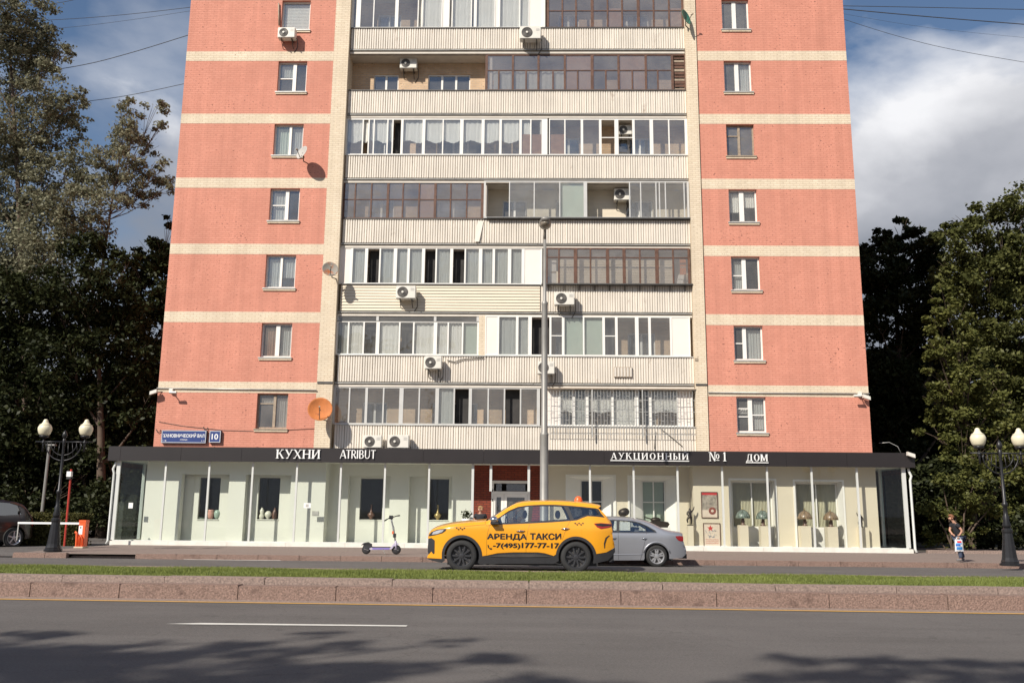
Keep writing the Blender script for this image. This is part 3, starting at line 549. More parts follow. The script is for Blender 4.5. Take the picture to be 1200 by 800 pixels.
glazing(3, 160, [(404, .03), 425, 432, 438, 454, 460, (471, .05), (496.5, .06), 519, (541, .07), (566, .06), (586.5, .05), (610, .05), 622, (639, .15)], ['gh', 'h', 'gh', 'gh', 'gh', 'd', 'gh', 'gh', 'gh', 'gh', 'gh', 'gh', 'ghK', 'gK'], 'white', .025)
glazing(3, 160, [(643, .05), 662, (682, .05), (703.5, .05), (722.5, .08), (742.5, .05), (763.5, .07), 784, (804.5, .05)], ['gK', 'g', 'g', '', '', 'g', 'g', 'g'], 'white', .025, transoms=((16.63, 3, 4),))
parapet(PX0+.05, PX1, FL[3][0], FL[3][1], cap='light')
glazing(4, 235, [(399, .04), 416, 435, (454.5, .05), 472, 491, (510, .05), 528, 547, (565.5, .06)], ['g', 'g', 'g', 'g', 'g', 'gk', 'g', 'g', 'g'], 'brownwood', .028, transoms=((13.93, 0, 8),), glass='glassdark')
glazing(4, 235, [(568, .04), 597, 626, 656, (686, .07), 738, 751, 769, 773, 780, 802, (806.5, .04)], ['', 'g', 'g', 'gb', '', 'g', 'g', 'g', 'g', 'g', 'g'], 'alu', .022, jut=.12)
MB().box(-1.8, PX1, YB-.2, YB-.02, FL[4][1]+.0, FL[4][1]+.05).build('projecting_sill', M['steel'], tower)
parapet(PX0+.05, -1.80, FL[4][0], FL[4][1]); parapet(-1.79, PX1, FL[4][0], FL[4][1]-.02)
sh = MB(); xx = PXX(556, 272, YB-.08)
sh.add([(xx, YB-.10, 12.13), (xx+.20, YB-.11, 12.12), (xx+.36, YB-.06, 13.0), (xx+.12, YB-.06, 13.02)], [(0, 1, 2, 3)]); sh.build('bent_cladding_sheet', M['corr'], tower)
glazing(5, 312, [(397, .02), (412, .04), (429, .06), (445, .03), (463, .07), (478.5, .05), (496, .06), (511, .03), (529, .06), (545, .03), (563, .07), (578.5, .05), (597, .07), (613, .06), (634.5, .03)],
        ['p', 'gy', 'd', 'gy', 'gy', 'gy', 'd', 'gy', 'd', 'gy', 'gy', 'gy', 'gy', 'p'], 'white', .03)
glazing(5, 315, [(640.5, .04), 655, (674.5, .07), 692, (712, .06), (731.5, .06), 750, (770, .07), 789, (807.5, .04)], ['g', 'g', 'g', 'g', 'g', 'g', 'g', 'g', 'g'], 'brownwood', .028, transoms=((11.50, 0, 8),), glass='glassdark', jut=.05)
bk = MB()
x0_, x1_ = PXX(656, 315, YB+.3), PXX(788, 315, YB+.3)
bkp = MB().box(x0_, x1_, YB+.32, YB+.36, 10.4, 11.85).build('inner_screen', M['soffit'], tower)
for q in range(13): MB().box(x0_, x1_, YB+.295+.004*(q % 2), YB+.32, 10.42+q*.11, 10.52+q*.11).build('slat', M['siding'], bkp)
MB().box(.42, PX1, YB-.28, YB-.05, FL[5][1]-.01, FL[5][1]+.035).build('projecting_sill', M['steel'], tower)
br_ = MB()
for q in range(10): x = .7+q*.6; br_.add([(x, YB-.26, 10.32), (x+.03, YB-.26, 10.32), (x+.03, YB-.05, 10.32), (x, YB-.05, 10.32), (x, YB-.05, 10.12), (x+.03, YB-.05, 10.12)], [(0, 1, 2, 3), (0, 4, 5, 1), (0, 3, 4), (1, 5, 2), (2, 5, 4, 3)])
br_.build('sill_bracket', M['steel'], tower)
parapet(PX0+.1, .36, FL[5][0], FL[5][1], kind='slats'); parapet(.39, PX1, FL[5][0], FL[5][1])
glazing(6, 397, [(392, .03), 408, 426, (442.5, .07), 468, 484.5, (510, .07), 525, 542, (560.5, .05)], ['gy', 'gc', 'gd', 'gc', 'gd', 'gc', 'gc', 'gc', 'gb'], 'white', .03, z1=8.86)
glazing(6, 372, [(394, .03), (442.5, .05), (510, .05), (560, .05)], ['g', 'g', 'g'], 'alu', .03, z0=8.80, z1=9.10, name='top_light', head=.02, sill=.03)
MB().box(PXX(561, 400, YB), PXX(568.5, 400, YB), YB-.03, YB+.2, 7.5, 9.1).build('balcony_post', M['cream'], tower)
glazing(6, 397, [(569, .02), (584, .03), (606, .05), (621, .07), (645, .04), (660, .05), 684, (707.5, .05), (722.5, .05), (746.5, .07), (761.5, .05), (786.5, .04), (808.5, .02)],
        ['p', 'gy', 'gy', 'd', 'g', 'gb', 'gb', 'gd', 'g', 'g', 'g', 'p'], 'white', .03, transoms=((8.30, 4, 4), (8.30, 7, 7)), jut=.03)
parapet(PX0+.1, -1.75, FL[6][0], FL[6][1], cap='light'); parapet(-1.73, PX1, FL[6][0], FL[6][1], cap='light')
glazing(7, 477, [(389.5, .04), 409, (429, .05), 449, (470, .08), 491, (512, .07), 532, (551, .06), 572, 591, 610, (631, .06)], ['g', 'g', 'g', 'g', 'g', 'g', 'gy', 'd', 'g', 'g', 'd', 'g'], 'alu', .028)
glazing(7, 477, [(640, .03), (656, .05), (672, .05), (688, .07), (718, .05), (746, .07), (762.5, .06), (794, .03), (811, .02)], ['p', 'gh', 'gy', 'gh', 'gc', 'gd', 'gh', 'p'], 'white', .03)
parapet(PX0+.1, PX1, FL[7][0]-.3, FL[7][1], cap='light')
# burglar grille over the lowest right balcony
gr = MB(); ga, gb = PXX(641, 480, YB-.2), PX1+.0
for q in range(48):
    x = ga+(gb-ga)*q/47; gr.box(x-.006, x+.006, YB-.215, YB-.205, 4.42, 6.15)
for z in (4.42, 4.66, 5.3, 5.75, 6.14): gr.box(ga, gb, YB-.225, YB-.215, z-.008, z+.008)
for q in range(44):
    x = ga+(gb-ga)*q/47
    for z in (4.95+.22*((q*7) % 3), 5.5+.2*((q*5) % 3)): gr.box(x, x+(gb-ga)/47, YB-.2245, YB-.2155, z-.006, z+.006)
gp = gr.build('burglar_grille', M['flash'], tower)
g2 = MB()
for px_ in (694, 753): x = PXX(px_, 480, YB-.22); g2.box(x-.022, x+.022, YB-.26, YB-.226, 4.3, 6.2)
g2.build('grille_post', M['flash'], gp)
MB().box(ga, gb, YB-.28, YB-.02, 6.16, 6.20).build('grille_canopy', M['oldwood'], gp)
# beige vent panel and loose cables on the third-floor parapet
v_ = P(730, 436, Y=YB-.06); tag(MB().box(v_.x-.35, v_.x+.35, YB-.10, YB-.045, v_.z-.2, v_.z+.2).build('vent_panel', M['oldwood'], tower)); 
vb = MB()
for q in range(6): vb.box(v_.x-.34+q*.12, v_.x-.26+q*.12, YB-.115, YB-.10, v_.z-.18, v_.z+.18)
vb.build('vent_louvre', M['soffit'], tower)
def cable(name, pts, r=.012, m='steel', parent=None): return MB().tube(pts, r, 6).build(name, M[m], parent, smooth=True)
cable('dangling_cable', [P(524, 422, Y=YB-.08), P(533, 424, Y=YB-.09), P(541, 421, Y=YB-.08), P(550, 420, Y=YB-.09), P(567, 419, Y=YB-.08)], .018, parent=tower)
cable('dangling_cable', [P(774, 502, Y=YB-.1), P(782, 508, Y=YB-.08), P(800, 523, Y=YB-.08)], .012, parent=tower); cable('dangling_cable', [P(768, 505, Y=YB-.08), P(767, 526, Y=YB-.08)], .014, parent=tower)
# service pipes along the first cream band
for a, b, yv, yv2 in ((184, 371, 454.5, 457), (830, 1019, 459.5, 461)):
    cable('service_pipe', [P(a, yv, Y=-.05), P(b, yv2, Y=-.05)], .022, 'flash', tower)
MB().box(P(372, 448, Y=0).x, PX0, -.03, -.004, P(380, 449.5, Y=0).z, P(380, 447, Y=0).z).build('metal_strip', M['steel'], tower)
MB().box(PX1, PX2, -.03, -.004, P(815, 451.5, Y=0).z, P(815, 449.5, Y=0).z).build('metal_strip', M['steel'], tower)
p_ = P(816, 421, Y=0); MB().box(p_.x-.06, p_.x+.06, -.03, -.003, p_.z-.05, p_.z+.05).build('junction_box', M['oldwood'], tower)

# ------------------------------------------------------------------ belongings kept on the balconies
M['cardboard'] = mat('cardboard', (.52, .36, .22), .85, var=.12); M['blueplastic'] = mat('blue_plastic', (.04, .12, .28), .4)
def stuffbox(px0, px1, py0, py1, Y, m, name, label, cat, d=.3, lean=0):
    cx, cy = (px0+px1)/2, (py0+py1)/2; x0, x1, z0, z1 = PXX(px0, cy, Y), PXX(px1, cy, Y), PXZ(cx, py1, Y), PXZ(cx, py0, Y); w, h_ = x1-x0, z1-z0
    bm = bmesh.new(); bmesh.ops.create_cube(bm, size=1, matrix=Matrix.Translation((0, d/2, h_/2)) @ Matrix.Diagonal((w, d, h_, 1))); bmesh.ops.bevel(bm, geom=bm.edges, offset=.008, segments=1, affect='EDGES')
    for v in bm.verts: v.co.x += lean*v.co.z
    me = bpy.data.meshes.new(name); bm.to_mesh(me); bm.free(); o = thing(name, label, cat, ((x0+x1)/2, Y, z0)); link('body', me, M[m], o)
    MB().box(-w/2+.01, w/2-.01, -.004, -.0005, h_*.46, h_*.54).build('band', M['oldwood'], o, loc=(lean*h_*.5, 0, 0)); return o
stuffbox(644, 659, 163, 181, YB+.12, 'cardboard', 'cardboard_box', 'cardboard box behind the first pane of the white framed right balcony', 'box')
stuffbox(621, 633, 170, 181, YB+.14, 'orange_board', 'wooden_board', 'varnished board leaning inside the curtained white balcony at its right end', 'board', .04, -.25)
stuffbox(402, 409, 240, 255.5, YB+.14, 'white', 'white_board', 'white board leaning inside the brown framed left balcony', 'board', .04, -.18)
stuffbox(639, 644, 324, 333, YB+.10, 'blueplastic', 'plastic_tub', 'blue plastic tub in the brown framed balcony beside the lamp post', 'tub')
stuffbox(645, 652, 305, 333, YB+.16, 'white', 'white_cabinet', 'white cabinet in the brown framed balcony beside the lamp post', 'cabinet', .12)
stuffbox(797, 804, 304, 322, YB+.16, 'orange_board', 'red_brown_box', 'red brown box in the right end of the brown framed balcony', 'box', .1)
stuffbox(793, 800, 322, 333, YB+.10, 'white', 'plastic_sack', 'white plastic sack in the right end of the brown framed balcony', 'sack', .1, .2)
stuffbox(573, 582, 94, 107, YB+.12, 'cardboard', 'cardboard_box', 'small pale box in the brown framed balcony next to the open loggia', 'box', .15)
stuffbox(714, 725, 10, 32, YB+.25, 'cardboard', 'drying_rack', 'stacked boards behind the top brown framed balcony panes', 'boards', .1)
stuffbox(787, 798, 26, 33, YB+.12, 'cardboard', 'cardboard_box', 'low pale box in the last pane of the top brown balcony', 'box', .15)
# ------------------------------------------------------------------ the glazed shop gallery at the foot of the tower
shop = thing('shop_pavilion', 'single storey glass shop gallery with dark fascia along the foot of the tower', 'shop building')
GX0, GX1, GY = -15.22, 13.63, -1.3
ZF0, ZF1 = PXZ(600, 543.5, -1.5), PXZ(600, 526.5, -1.5)
FX0, FX1 = PXX(127, 530, -1.5), PXX(1072, 537, -1.5)
cuts = [FX0]+[PXX(x, 532, -1.5) for x in (141, 212, 283, 354, 425, 496, 567, 637, 708, 779, 850, 921, 992)]+[FX1]
for a, b in zip(cuts[:-1], cuts[1:]):
    MB().box(a+.004, b-.004, -1.5, -1.44, ZF0, ZF1).build('fascia_panel', M['fascia'], shop)
for xa, xb in ((FX0, FX0+.06), (FX1-.06, FX1)): MB().box(xa, xb, -1.438, 3.5, ZF0, ZF1).build('fascia_panel', M['fascia'], shop)
MB().box(FX0+.07, FX1-.07, -1.43, 3.4, ZF0+.05, ZF1-.05).build('flat_roof', M['fascia'], shop)
MB().box(FX0+.07, FX1-.07, -1.43, 3.3, ZF0+.02, ZF0+.047).build('soffit', M['mint'], shop)
zg0, zg1 = .33, ZF0+.02
zp0 = -.02
pc = [GX0-.05]+[GX0-.05+2.15*k for k in range(1, 13)]+[GX1+.08]
for a, b in zip(pc[:-1], pc[1:]):
    MB().box(a+.004, b-.004, GY-.09, GY+.10, zp0, .30+random.uniform(-.003, .003)).build('plinth_stone', M['plinth'], shop)
for a, b, s_ in ((GY+.1, 1.6, 0), (1.6, 3.4, 0)):
    MB().box(GX0-.05, GX0+.12, a+.004, b-.004, zp0, .30).build('plinth_stone', M['plinth'], shop); MB().box(GX1-.09, GX1+.08, a+.004, b-.004, zp0, .30).build('plinth_stone', M['plinth'], shop)
MB().box(GX0, GX1, GY+.11, 3.3, -.02, .25).build('gallery_floor', M['plinth'], shop)
mpx = [191.5, 242.8, 294, 346.2, 398, 450, 502, 553.5, 574.8, 619.5, 641, 691.5, 743, 794.8, 847.5, 900.5, 953, 1006.5]
MX = [GX0]+[PXX(x, 590+(x-600)*.011, GY) for x in mpx]+[GX1-.05]
for i, x in enumerate(MX):
    th = .045 if 0 < i < len(MX)-1 else .07
    if 0 < i < len(MX)-1 and i not in (8, 9, 10, 11): th = .034
    MB().box(x-th, x+th, GY-.02, GY+.05, zg0 if i not in (9, 10) else 2.2, zg1).build('mullion', M['mullion'], shop)
MB().box(MX[0], MX[8], GY-.015, GY+.045, .301, zg0-.001).build('bottom_rail', M['mullion'], shop); MB().box(MX[11], MX[-1], GY-.015, GY+.045, .301, zg0-.001).build('bottom_rail', M['mullion'], shop)
MB().box(MX[0], MX[-1], GY-.012, GY+.042, zg1, ZF0+.018+.03).build('head_rail', M['mullion'], shop)
for a, b in zip(MX[:-1], MX[1:]):
    i = MX.index(a)
    if 8 <= i <= 10: continue
    MB().box(a+.035, b-.035, GY+.01, GY+.016, zg0, zg1).build('glass_pane', M['glassclear'], shop)
M['glassside'] = glassmat('side_glass', (.55, .62, .58), .10)
for x in (GX0, GX1-.05):
    for ya, yb in ((GY+.06, .9), (.98, 3.3)): MB().box(x-.003, x+.003, ya, yb, .301, zg1).build('glass_pane', M['glassside'], shop)
    for y in (.94, 3.34): MB().box(x-.06, x+.06, y-.035, y+.035, .301, zg1).build('mullion', M['mullion'], shop)
# rendered walls behind the glass: piers at -0.8, bays set back
YP, YR = -.80, -.38; ZT = ZF0+.02
def X_(px, Y=YP, py=600): return PXX(px, py, Y)
def Z_(px, py, Y): return PXZ(px, py, Y)
def display_wall(x0, x1, yf, m, bays, parent=shop, yback=None):
    """front wall with recessed bays; bay = (x0, x1, ztop, zbot, depth, window or None)"""
    rawbuild(wallgrid(x0, x1, .25, ZT, yf, yf+.30, [(b[0], b[1], b[3], b[2]) for b in bays]), 'rendered_wall', m, parent)
    for b in bays:
        w = b[5]; yb = yf+b[4]
        MB().box(b[0]-.0, b[0]+.0001, yf+.2, yb, b[3], b[2])
        rawbuild(wallgrid(b[0]-.15, b[1]+.15, b[3]-.1, b[2]+.05, max(yb, yf+.301), max(yb, yf+.301)+.16, [w] if w else []), 'recess_wall', m, parent)
def box_window(w, y, m='room', frame='steel', cols=1, rows=(), curtain=None, fr_w=.03, deep=1.0):
    x0, x1, z0, z1 = w; fr = MB(); t = fr_w
    fr.box(x0, x0+t, y, y+.05, z0, z1); fr.box(x1-t, x1, y, y+.05, z0, z1); fr.box(x0+t, x1-t, y, y+.05, z0, z0+t); fr.box(x0+t, x1-t, y, y+.05, z1-t, z1)
    for c in range(1, cols): x = x0+(x1-x0)*c/cols; fr.box(x-.022, x+.022, y-.002, y+.05, z0+t, z1-t)
    for r_ in rows: fr.box(x0+t, x1-t, y+.002, y+.048, z0+r_*(z1-z0)-.018, z0+r_*(z1-z0)+.018)
    f = fr.build('display_window', M[frame], shop)
    for c in range(cols):
        a, b = x0+(x1-x0)*c/cols+.02, x0+(x1-x0)*(c+1)/cols-.02; MB().box(a, b, y+.02, y+.026, z0+t, z1-t).build('pane', M['shopwin'], f)
        if curtain:
            vs = []; fs = []; n_ = 26
            for q in range(n_+1):
                x = a+(b-a)*q/n_; vs += [(x, y+.12+(.032 if q % 2 else -.032), z0), (x, y+.12+(.032 if q % 2 else -.032), z1)]
                if q: fs.append((2*q-2, 2*q, 2*q+1, 2*q-1))
            me = bpy.data.meshes.new('pleated_curtain'); me.from_pydata(vs, [], fs); me.update(); link('pleated_curtain', me, curtain, f)
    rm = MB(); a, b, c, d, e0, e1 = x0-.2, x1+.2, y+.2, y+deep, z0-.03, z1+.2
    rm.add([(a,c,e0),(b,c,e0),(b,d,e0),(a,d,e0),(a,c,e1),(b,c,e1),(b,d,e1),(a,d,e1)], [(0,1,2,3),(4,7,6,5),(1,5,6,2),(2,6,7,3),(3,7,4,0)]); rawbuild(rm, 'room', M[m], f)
    return f
# mint half, left
def win(px0, px1, y, py0=559.5, py1=608): c = (px0+px1)/2; return (X_(px0, y, 585), X_(px1, y, 585), Z_(c, py1, y), Z_(c, py0, y))
wA = win(233, 257.5, YR+.02); wB = win(302.5, 327.5, YR+.02)
XA0 = X_(168, YP, 600)
display_wall(XA0, X_(380, YP), YP, M['mint'], [(X_(210, YP), X_(266, YP), Z_(240, 555.5, YP), .25, .42, wA), (X_(285.5, YP), X_(339, YP), Z_(310, 556, YP), .25, .42, wB)])
MB().box(XA0, XA0+.2, YP+.30, 2.6, .25, ZT).build('return_wall', M['mint'], shop)
MB().box(X_(380, YP)-.14, X_(380, YP), YP+.30, .15, .25, ZT).build('return_wall', M['mint'], shop)
for w in (wA, wB): box_window(w, YR+.10)
YB2 = -.20; YR2 = .12
wC = win(422, 448.5, YR2+.03, 560.5, 608.5); wD = win(503.5, 526, YR2+.03, 561, 609)
XE0, XE1 = X_(554.5, YB2), X_(641, YB2)
display_wall(X_(380, YP)-.1, XE0, YB2, M['mint'], [(X_(407, YB2), X_(456, YB2), Z_(430, 557.5, YB2), .25, .32, wC), (X_(478.5, YB2), X_(529, YB2), Z_(500, 558, YB2), .25, .32, wD)])
for w in (wC, wD): box_window(w, YR2+.12)
# brick entrance bay with a white double door
dx0, dx1 = X_(575.5, YB2), X_(621, YB2); dz1 = Z_(598, 563, YB2)
rawbuild(wallgrid(XE0, XE1, .12, ZT, YB2, YB2+.3, [(dx0, dx1, .12, dz1)]), 'brick_wall', M['redbrick'], shop)
MB().box(XE0-.05, XE1+.05, GY-.05, YB2+.35, .0, .17).build('door_step', M['plinth'], shop)
dr = MB(); Y = YB2-.02; zb_ = Z_(598, 577, YB2); xm_ = (dx0+dx1)/2-.25
dr.box(dx0, dx0+.09, Y, Y+.09, .17, dz1); dr.box(dx1-.09, dx1, Y, Y+.09, .17, dz1); dr.box(dx0+.09, dx1-.09, Y, Y+.09, dz1-.10, dz1); dr.box(dx0+.09, dx1-.09, Y-.004, Y+.09, zb_-.05, zb_+.05)
df = dr.build('door_frame', M['white'], shop)
for a, b in ((dx0+.09, xm_), (xm_, dx1-.09)):
    lf = MB(); t = .11
    for s_ in ((a+.004, a+t, .19, zb_-.052), (b-t, b-.004, .19, zb_-.052), (a+t, b-t, .19, .55), (a+t, b-t, zb_-.17, zb_-.052)): lf.box(s_[0], s_[1], Y+.02, Y+.07, s_[2], s_[3])
    d_ = lf.build('door', M['white'], shop); MB().box(a+t, b-t, Y+.04, Y+.046, .55, zb_-.17).build('pane', M['glass'], d_); 
    MB().box(a+.09, b-.09, Y+.041, Y+.047, zb_+.07, dz1-.12).build('pane', M['glass'], d_)
MB().tube([(xm_+.07, Y-.03, 1.0), (xm_+.07, Y-.03, 1.5)], .014).build('handle', M['steel'], d_)
for z in (1.25, 1.9, 2.25):
    MB().box(dx0+.02, dx0+.07, Y-.014, Y-.001, z-.04, z+.04).build('hinge', M['steel'], df)
MB().box(dx0-.1, dx1+.1, 1.2, 1.25, .1, ZT).build('lobby_wall', M['room'], shop)
# sand half, right
wE = (X_(680, YB2+.30, 590), X_(706.5, YB2+.30, 590), Z_(693, 628, YB2+.3), Z_(693, 562, YB2+.3)); wF = (X_(752, YB2+.30, 590), X_(780, YB2+.30, 590), Z_(766, 628, YB2+.3), Z_(766, 563, YB2+.3))
bE = (X_(665, YB2), X_(720, YB2), Z_(690, 558, YB2), .25); bF = (X_(738, YB2), X_(792, YB2), Z_(765, 559, YB2), .25)
XD0 = X_(813, YP)
display_wall(XE1, XD0+.1, YB2, M['sand'], [bE[:4]+(.30, wE), bF[:4]+(.30, wF)])
def white_bay(b, w, yf, yb, cols, rows, curtain=None, below=None):
    """white architrave and splayed white reveals round a shop window"""
    t = .07; fr = MB(); x0, x1, z1, z0 = b
    fr.box(x0-t, x0, yf-.03, yf+.02, z0, z1); fr.box(x1, x1+t, yf-.03, yf+.02, z0, z1); fr.box(x0-t, x1+t, yf-.03, yf+.02, z1, z1+t)
    f = fr.build('architrave', M['white'], shop); a, c, d, e = w
    q = MB(); q.add([(x0+.001, yf+.001, z0), (a, yb-.02, d), (a, yb-.02, e), (x0+.001, yf+.001, z1-.001), (a, yb-.02, z0)], [(0, 4, 1, 2, 3)]); q.add([(x1-.001, yf+.001, z0), (c, yb-.02, d), (c, yb-.02, e), (x1-.001, yf+.001, z1-.001), (c, yb-.02, z0)], [(0, 3, 2, 1, 4)])
    q.add([(x0+.001, yf+.001, z1-.002), (a, yb-.02, e), (c, yb-.02, e), (x1-.001, yf+.001, z1-.002)], [(0, 1, 2, 3)]); q.add([(a, yb-.02, z0), (c, yb-.02, z0), (c, yb-.02, d), (a, yb-.02, d)], [(0, 1, 2, 3)])
    rawbuild(q, 'splayed_reveal', M['white'], f)
    box_window((a, c, d, e), yb+.02, frame='white', cols=cols, rows=rows, curtain=curtain, fr_w=.05)
white_bay(bE, wE, YB2, YB2+.30, 2, (.26, .61)); white_bay(bF, wF, YB2, YB2+.30, 2, (.26, .61))
for w in (wF,):
    MB().box(w[0]+.06, w[1]-.06, YB2+.45, YB2+.46, w[2]+.27*(w[3]-w[2]), w[3]-.05).build('roller_blind', M['blind'], shop)
M['pleat'] = mat('pleated_beige_curtain', (.70, .64, .50), .85, var=.08)
bG = (X_(857, YP), X_(909, YP), Z_(882, 562.5, YP), .25); bH = (X_(933, YP), X_(988.5, YP), Z_(960, 564, YP), .25)
wG = (X_(857.5, YP+.4, 590), X_(905, YP+.4, 590), Z_(880, 618, YP+.4), Z_(880, 564, YP+.4)); wH = (X_(932.5, YP+.4, 590), X_(981.5, YP+.4, 590), Z_(957, 619, YP+.4), Z_(957, 565.5, YP+.4))
XD1 = X_(1029, YP)
display_wall(XD0, XD1, YP, M['sand'], [bG+(.40, wG), bH+(.40, wH)])
MB().box(XD0, XD0+.14, YP+.30, .15, .25, ZT).build('return_wall', M['sand'], shop); MB().box(XD1-.2, XD1, YP+.30, 2.6, .25, ZT).build('return_wall', M['sand'], shop)
white_bay(bG, wG, YP, YP+.40, 2, (), M['pleat']); white_bay(bH, wH, YP, YP+.40, 2, (), M['pleat'])
for a, b in ((X_(913, YP)+.08, X_(929, YP)-.08), (X_(992, YP)+.1, XD1), (XD0, X_(853, YP)-.08)): MB().box(a, b, YP-.025, YP-.001, .25, .34).build('skirting', M['white'], shop)
# gutter downpipes at both ends
for x, dx in ((GX0-.13, -1), (GX1+.15, 1)):
    MB().tube([(x-dx*.02, GY-.02, ZF0-.02), (x-dx*.02, GY-.02, ZF0-.10), (x+dx*.05, GY-.05, ZF0-.30), (x, GY-.05, ZF0-.45), (x, GY-.05, .30), (x+dx*.03, GY-.10, .18)], .045, 10).build('downpipe', M['mullion'], shop, smooth=True)
for px_, py_ in ((153, 592),):
    q = P(px_, py_, Y=GY-.01); MB().box(q.x-.08, q.x+.08, GY-.004, GY+.006, q.z-.10, q.z+.10).build('door_notice', M['letter'], shop)
q = P(360, 592, Y=GY-.01); tag(MB().box(q.x-.13, q.x+.13, GY-.004, GY+.006, q.z-.09, q.z+.09).build('door_notice', M['letter'], shop), label='white notice with a small printed square')
MB().box(q.x-.06, q.x+.05, GY-.008, GY-.0045, q.z-.05, q.z+.05).build('notice_print', M['flash'], shop)
q = P(369.5, 601, Y=YP-.01); MB().box(q.x-.12, q.x+.12, YP-.02, YP-.001, q.z-.08, q.z+.08).build('wall_plate', M['flash'], shop)
# ------------------------------------------------------------------ raised letters of the shop signs
def stroke(x0, z0, x1, z1, w):
    """slanted stroke with horizontal ends"""
    return [(x0-w/2, z0), (x0+w/2, z0), (x1+w/2, z1), (x1-w/2, z1)]
def rect(x0, x1, z0, z1): return [(x0, z0), (x1, z0), (x1, z1), (x0, z1)]
def ring(cx, cz, rx, rz, wt, wn, a0=0, a1=360, n=18):
    o = []; i = []
    for k in range(n+1):
        t = R(a0+(a1-a0)*k/n); o.append((cx+rx*math.cos(t), cz+rz*math.sin(t))); i.append((cx+(rx-wt)*math.cos(t), cz+(rz-wn)*math.sin(t)))
    return [[o[k], o[k+1], i[k+1], i[k]] for k in range(n)]
T_, N_ = .17, .075
def S(x, b=True, t=True):
    r_ = [rect(x-T_/2, x+T_/2, 0, 1)]
    if b: r_.append(rect(x-.16, x+.16, 0, .06))
    if t: r_.append(rect(x-.16, x+.16, .94, 1))
    return r_
def sf(x, z): return [rect(x-.13, x+.13, z, z+.06)]
G = {
 'К': (.95, S(.17)+[stroke(.26, .46, .72, 1, N_), stroke(.82, 0, .42, .62, T_)]+sf(.72, .94)+sf(.82, 0)),
 'У': (.92, [stroke(.50, .36, .14, 1, T_), stroke(.34, .06, .80, 1, N_), rect(.18, .40, 0, .09)]+sf(.15, .94)+sf(.80, .94)),
 'Х': (.95, [stroke(.80, 0, .16, 1, T_), stroke(.13, 0, .80, 1, N_)]+sf(.15, .94)+sf(.80, .94)+sf(.13, 0)+sf(.80, 0)),
 'Н': (1.0, S(.17)+S(.83)+[rect(.17, .83, .46, .54)]),
 'И': (1.0, S(.17)+S(.83)+[stroke(.22, .08, .78, .92, N_+.03)]),
 'Й': (1.0, S(.17)+S(.83)+[stroke(.22, .08, .78, .92, N_+.03)]+ring(.5, 1.22, .17, .12, .06, .06, 180, 360, 8)),
 'А': (.95, [stroke(.12, 0, .46, 1, N_), stroke(.80, 0, .46, 1, T_), rect(.24, .68, .28, .34)]+sf(.12, 0)+sf(.80, 0)),
 'Ц': (1.05, S(.17, False)+S(.83, False)+[rect(.08, 1.0, 0, .08), rect(.93, 1.0, -.18, 0)]),
 'О': (1.0, ring(.5, .5, .43, .52, .17, .06)),
 'Ы': (1.15, S(.17)+[r_ for r_ in ring(.36, .28, .30, .28, .15, .06, -90, 90, 9)]+[rect(.2, .36, .50, .56), rect(.2, .36, 0, .06)]+S(.98)),
 'Д': (1.05, [stroke(.22, .06, .36, 1, N_), rect(.70, .87, .06, 1), rect(.30, .96, .94, 1), rect(.02, 1.02, 0, .08), rect(.02, .09, -.18, 0), rect(.95, 1.02, -.18, 0)]),
 'М': (1.15, S(.14)+S(1.0)+[stroke(.56, .05, .18, 1, T_*.9), stroke(.56, .05, .95, 1, N_)]),
 '№': (1.6, [rect(.13, .20, 0, 1), rect(.80, .87, 0, 1), stroke(.80, 0, .20, 1, T_)]+sf(.15, 0)+sf(.12, .94)+sf(.86, .94)+ring(1.2, .52, .22, .28, .10, .05)+[rect(1.0, 1.4, .06, .12)]),
 '1': (.6, [rect(.24, .40, 0, 1), rect(.12, .52, 0, .06), stroke(.16, .82, .30, .97, .08)]),
 'A': (.80, [stroke(.06, 0, .40, 1, N_), stroke(.76, 0, .42, 1, T_*.9), rect(.18, .64, .28, .35)]),
 'T': (.62, [rect(.24, .38, 0, 1), rect(.0, .62, .93, 1)]),
 'R': (.70, [rect(.08, .22, 0, 1), rect(.2, .38, .93, 1), rect(.2, .38, .46, .53), stroke(.66, 0, .34, .50, T_*.9)]+ring(.36, .73, .26, .27, .12, .065, -90, 90, 9)),
 'I': (.30, [rect(.08, .22, 0, 1)]),
 'B': (.72, [rect(.08, .22, 0, 1), rect(.2, .38, .93, 1), rect(.2, .38, .48, .55), rect(.2, .38, 0, .07)]+ring(.36, .76, .24, .24, .12, .065, -90, 90, 9)+ring(.37, .275, .29, .275, .13, .065, -90, 90, 9)),
 'U': (.85, [rect(.08, .22, .34, 1), rect(.64, .71, .34, 1)]+ring(.395, .34, .315, .35, .10, .08, 180, 360, 12)),
}
def shop_sign(name, label, word, px0, px1, py0, py1, line=None, track=.06, group=None):
    """word fitted between two measured columns; each letter a part"""
    cx = (px0+px1)/2; a, b = PXX(px0, py1, -1.56), PXX(px1, py1, -1.56); z0, z1 = PXZ(cx, py1, -1.56), PXZ(cx, py0, -1.56)
    h_ = z1-z0; tot = sum(G[c][0] for c in word)+track*(len(word)-1); sx_ = (b-a)/tot
    root = thing(name, label, 'shop sign', (a, -1.5, z0), group); x = 0; slope = -.010
    for c in word:
        w_, polys = G[c]; mb = MB()
        for i, pl in enumerate(polys):
            d = -.055-.0007*(i % 7); pts = [(x+p[0]*sx_, p[1]*h_) for p in pl]; mb.prism(pts, d, -.002)
        mb.build('letter', M['letter'], root); x += (w_+track)*sx_
    if line: MB().box(-.02, b-a+.02, -.05, -.002, -line-.03, -line).build('underline', M['letter'], root)
    return root
shop_sign('shop_sign', 'white raised Cyrillic lettering КУХНИ on the dark fascia', 'КУХНИ', 323, 375, 526.5, 537)
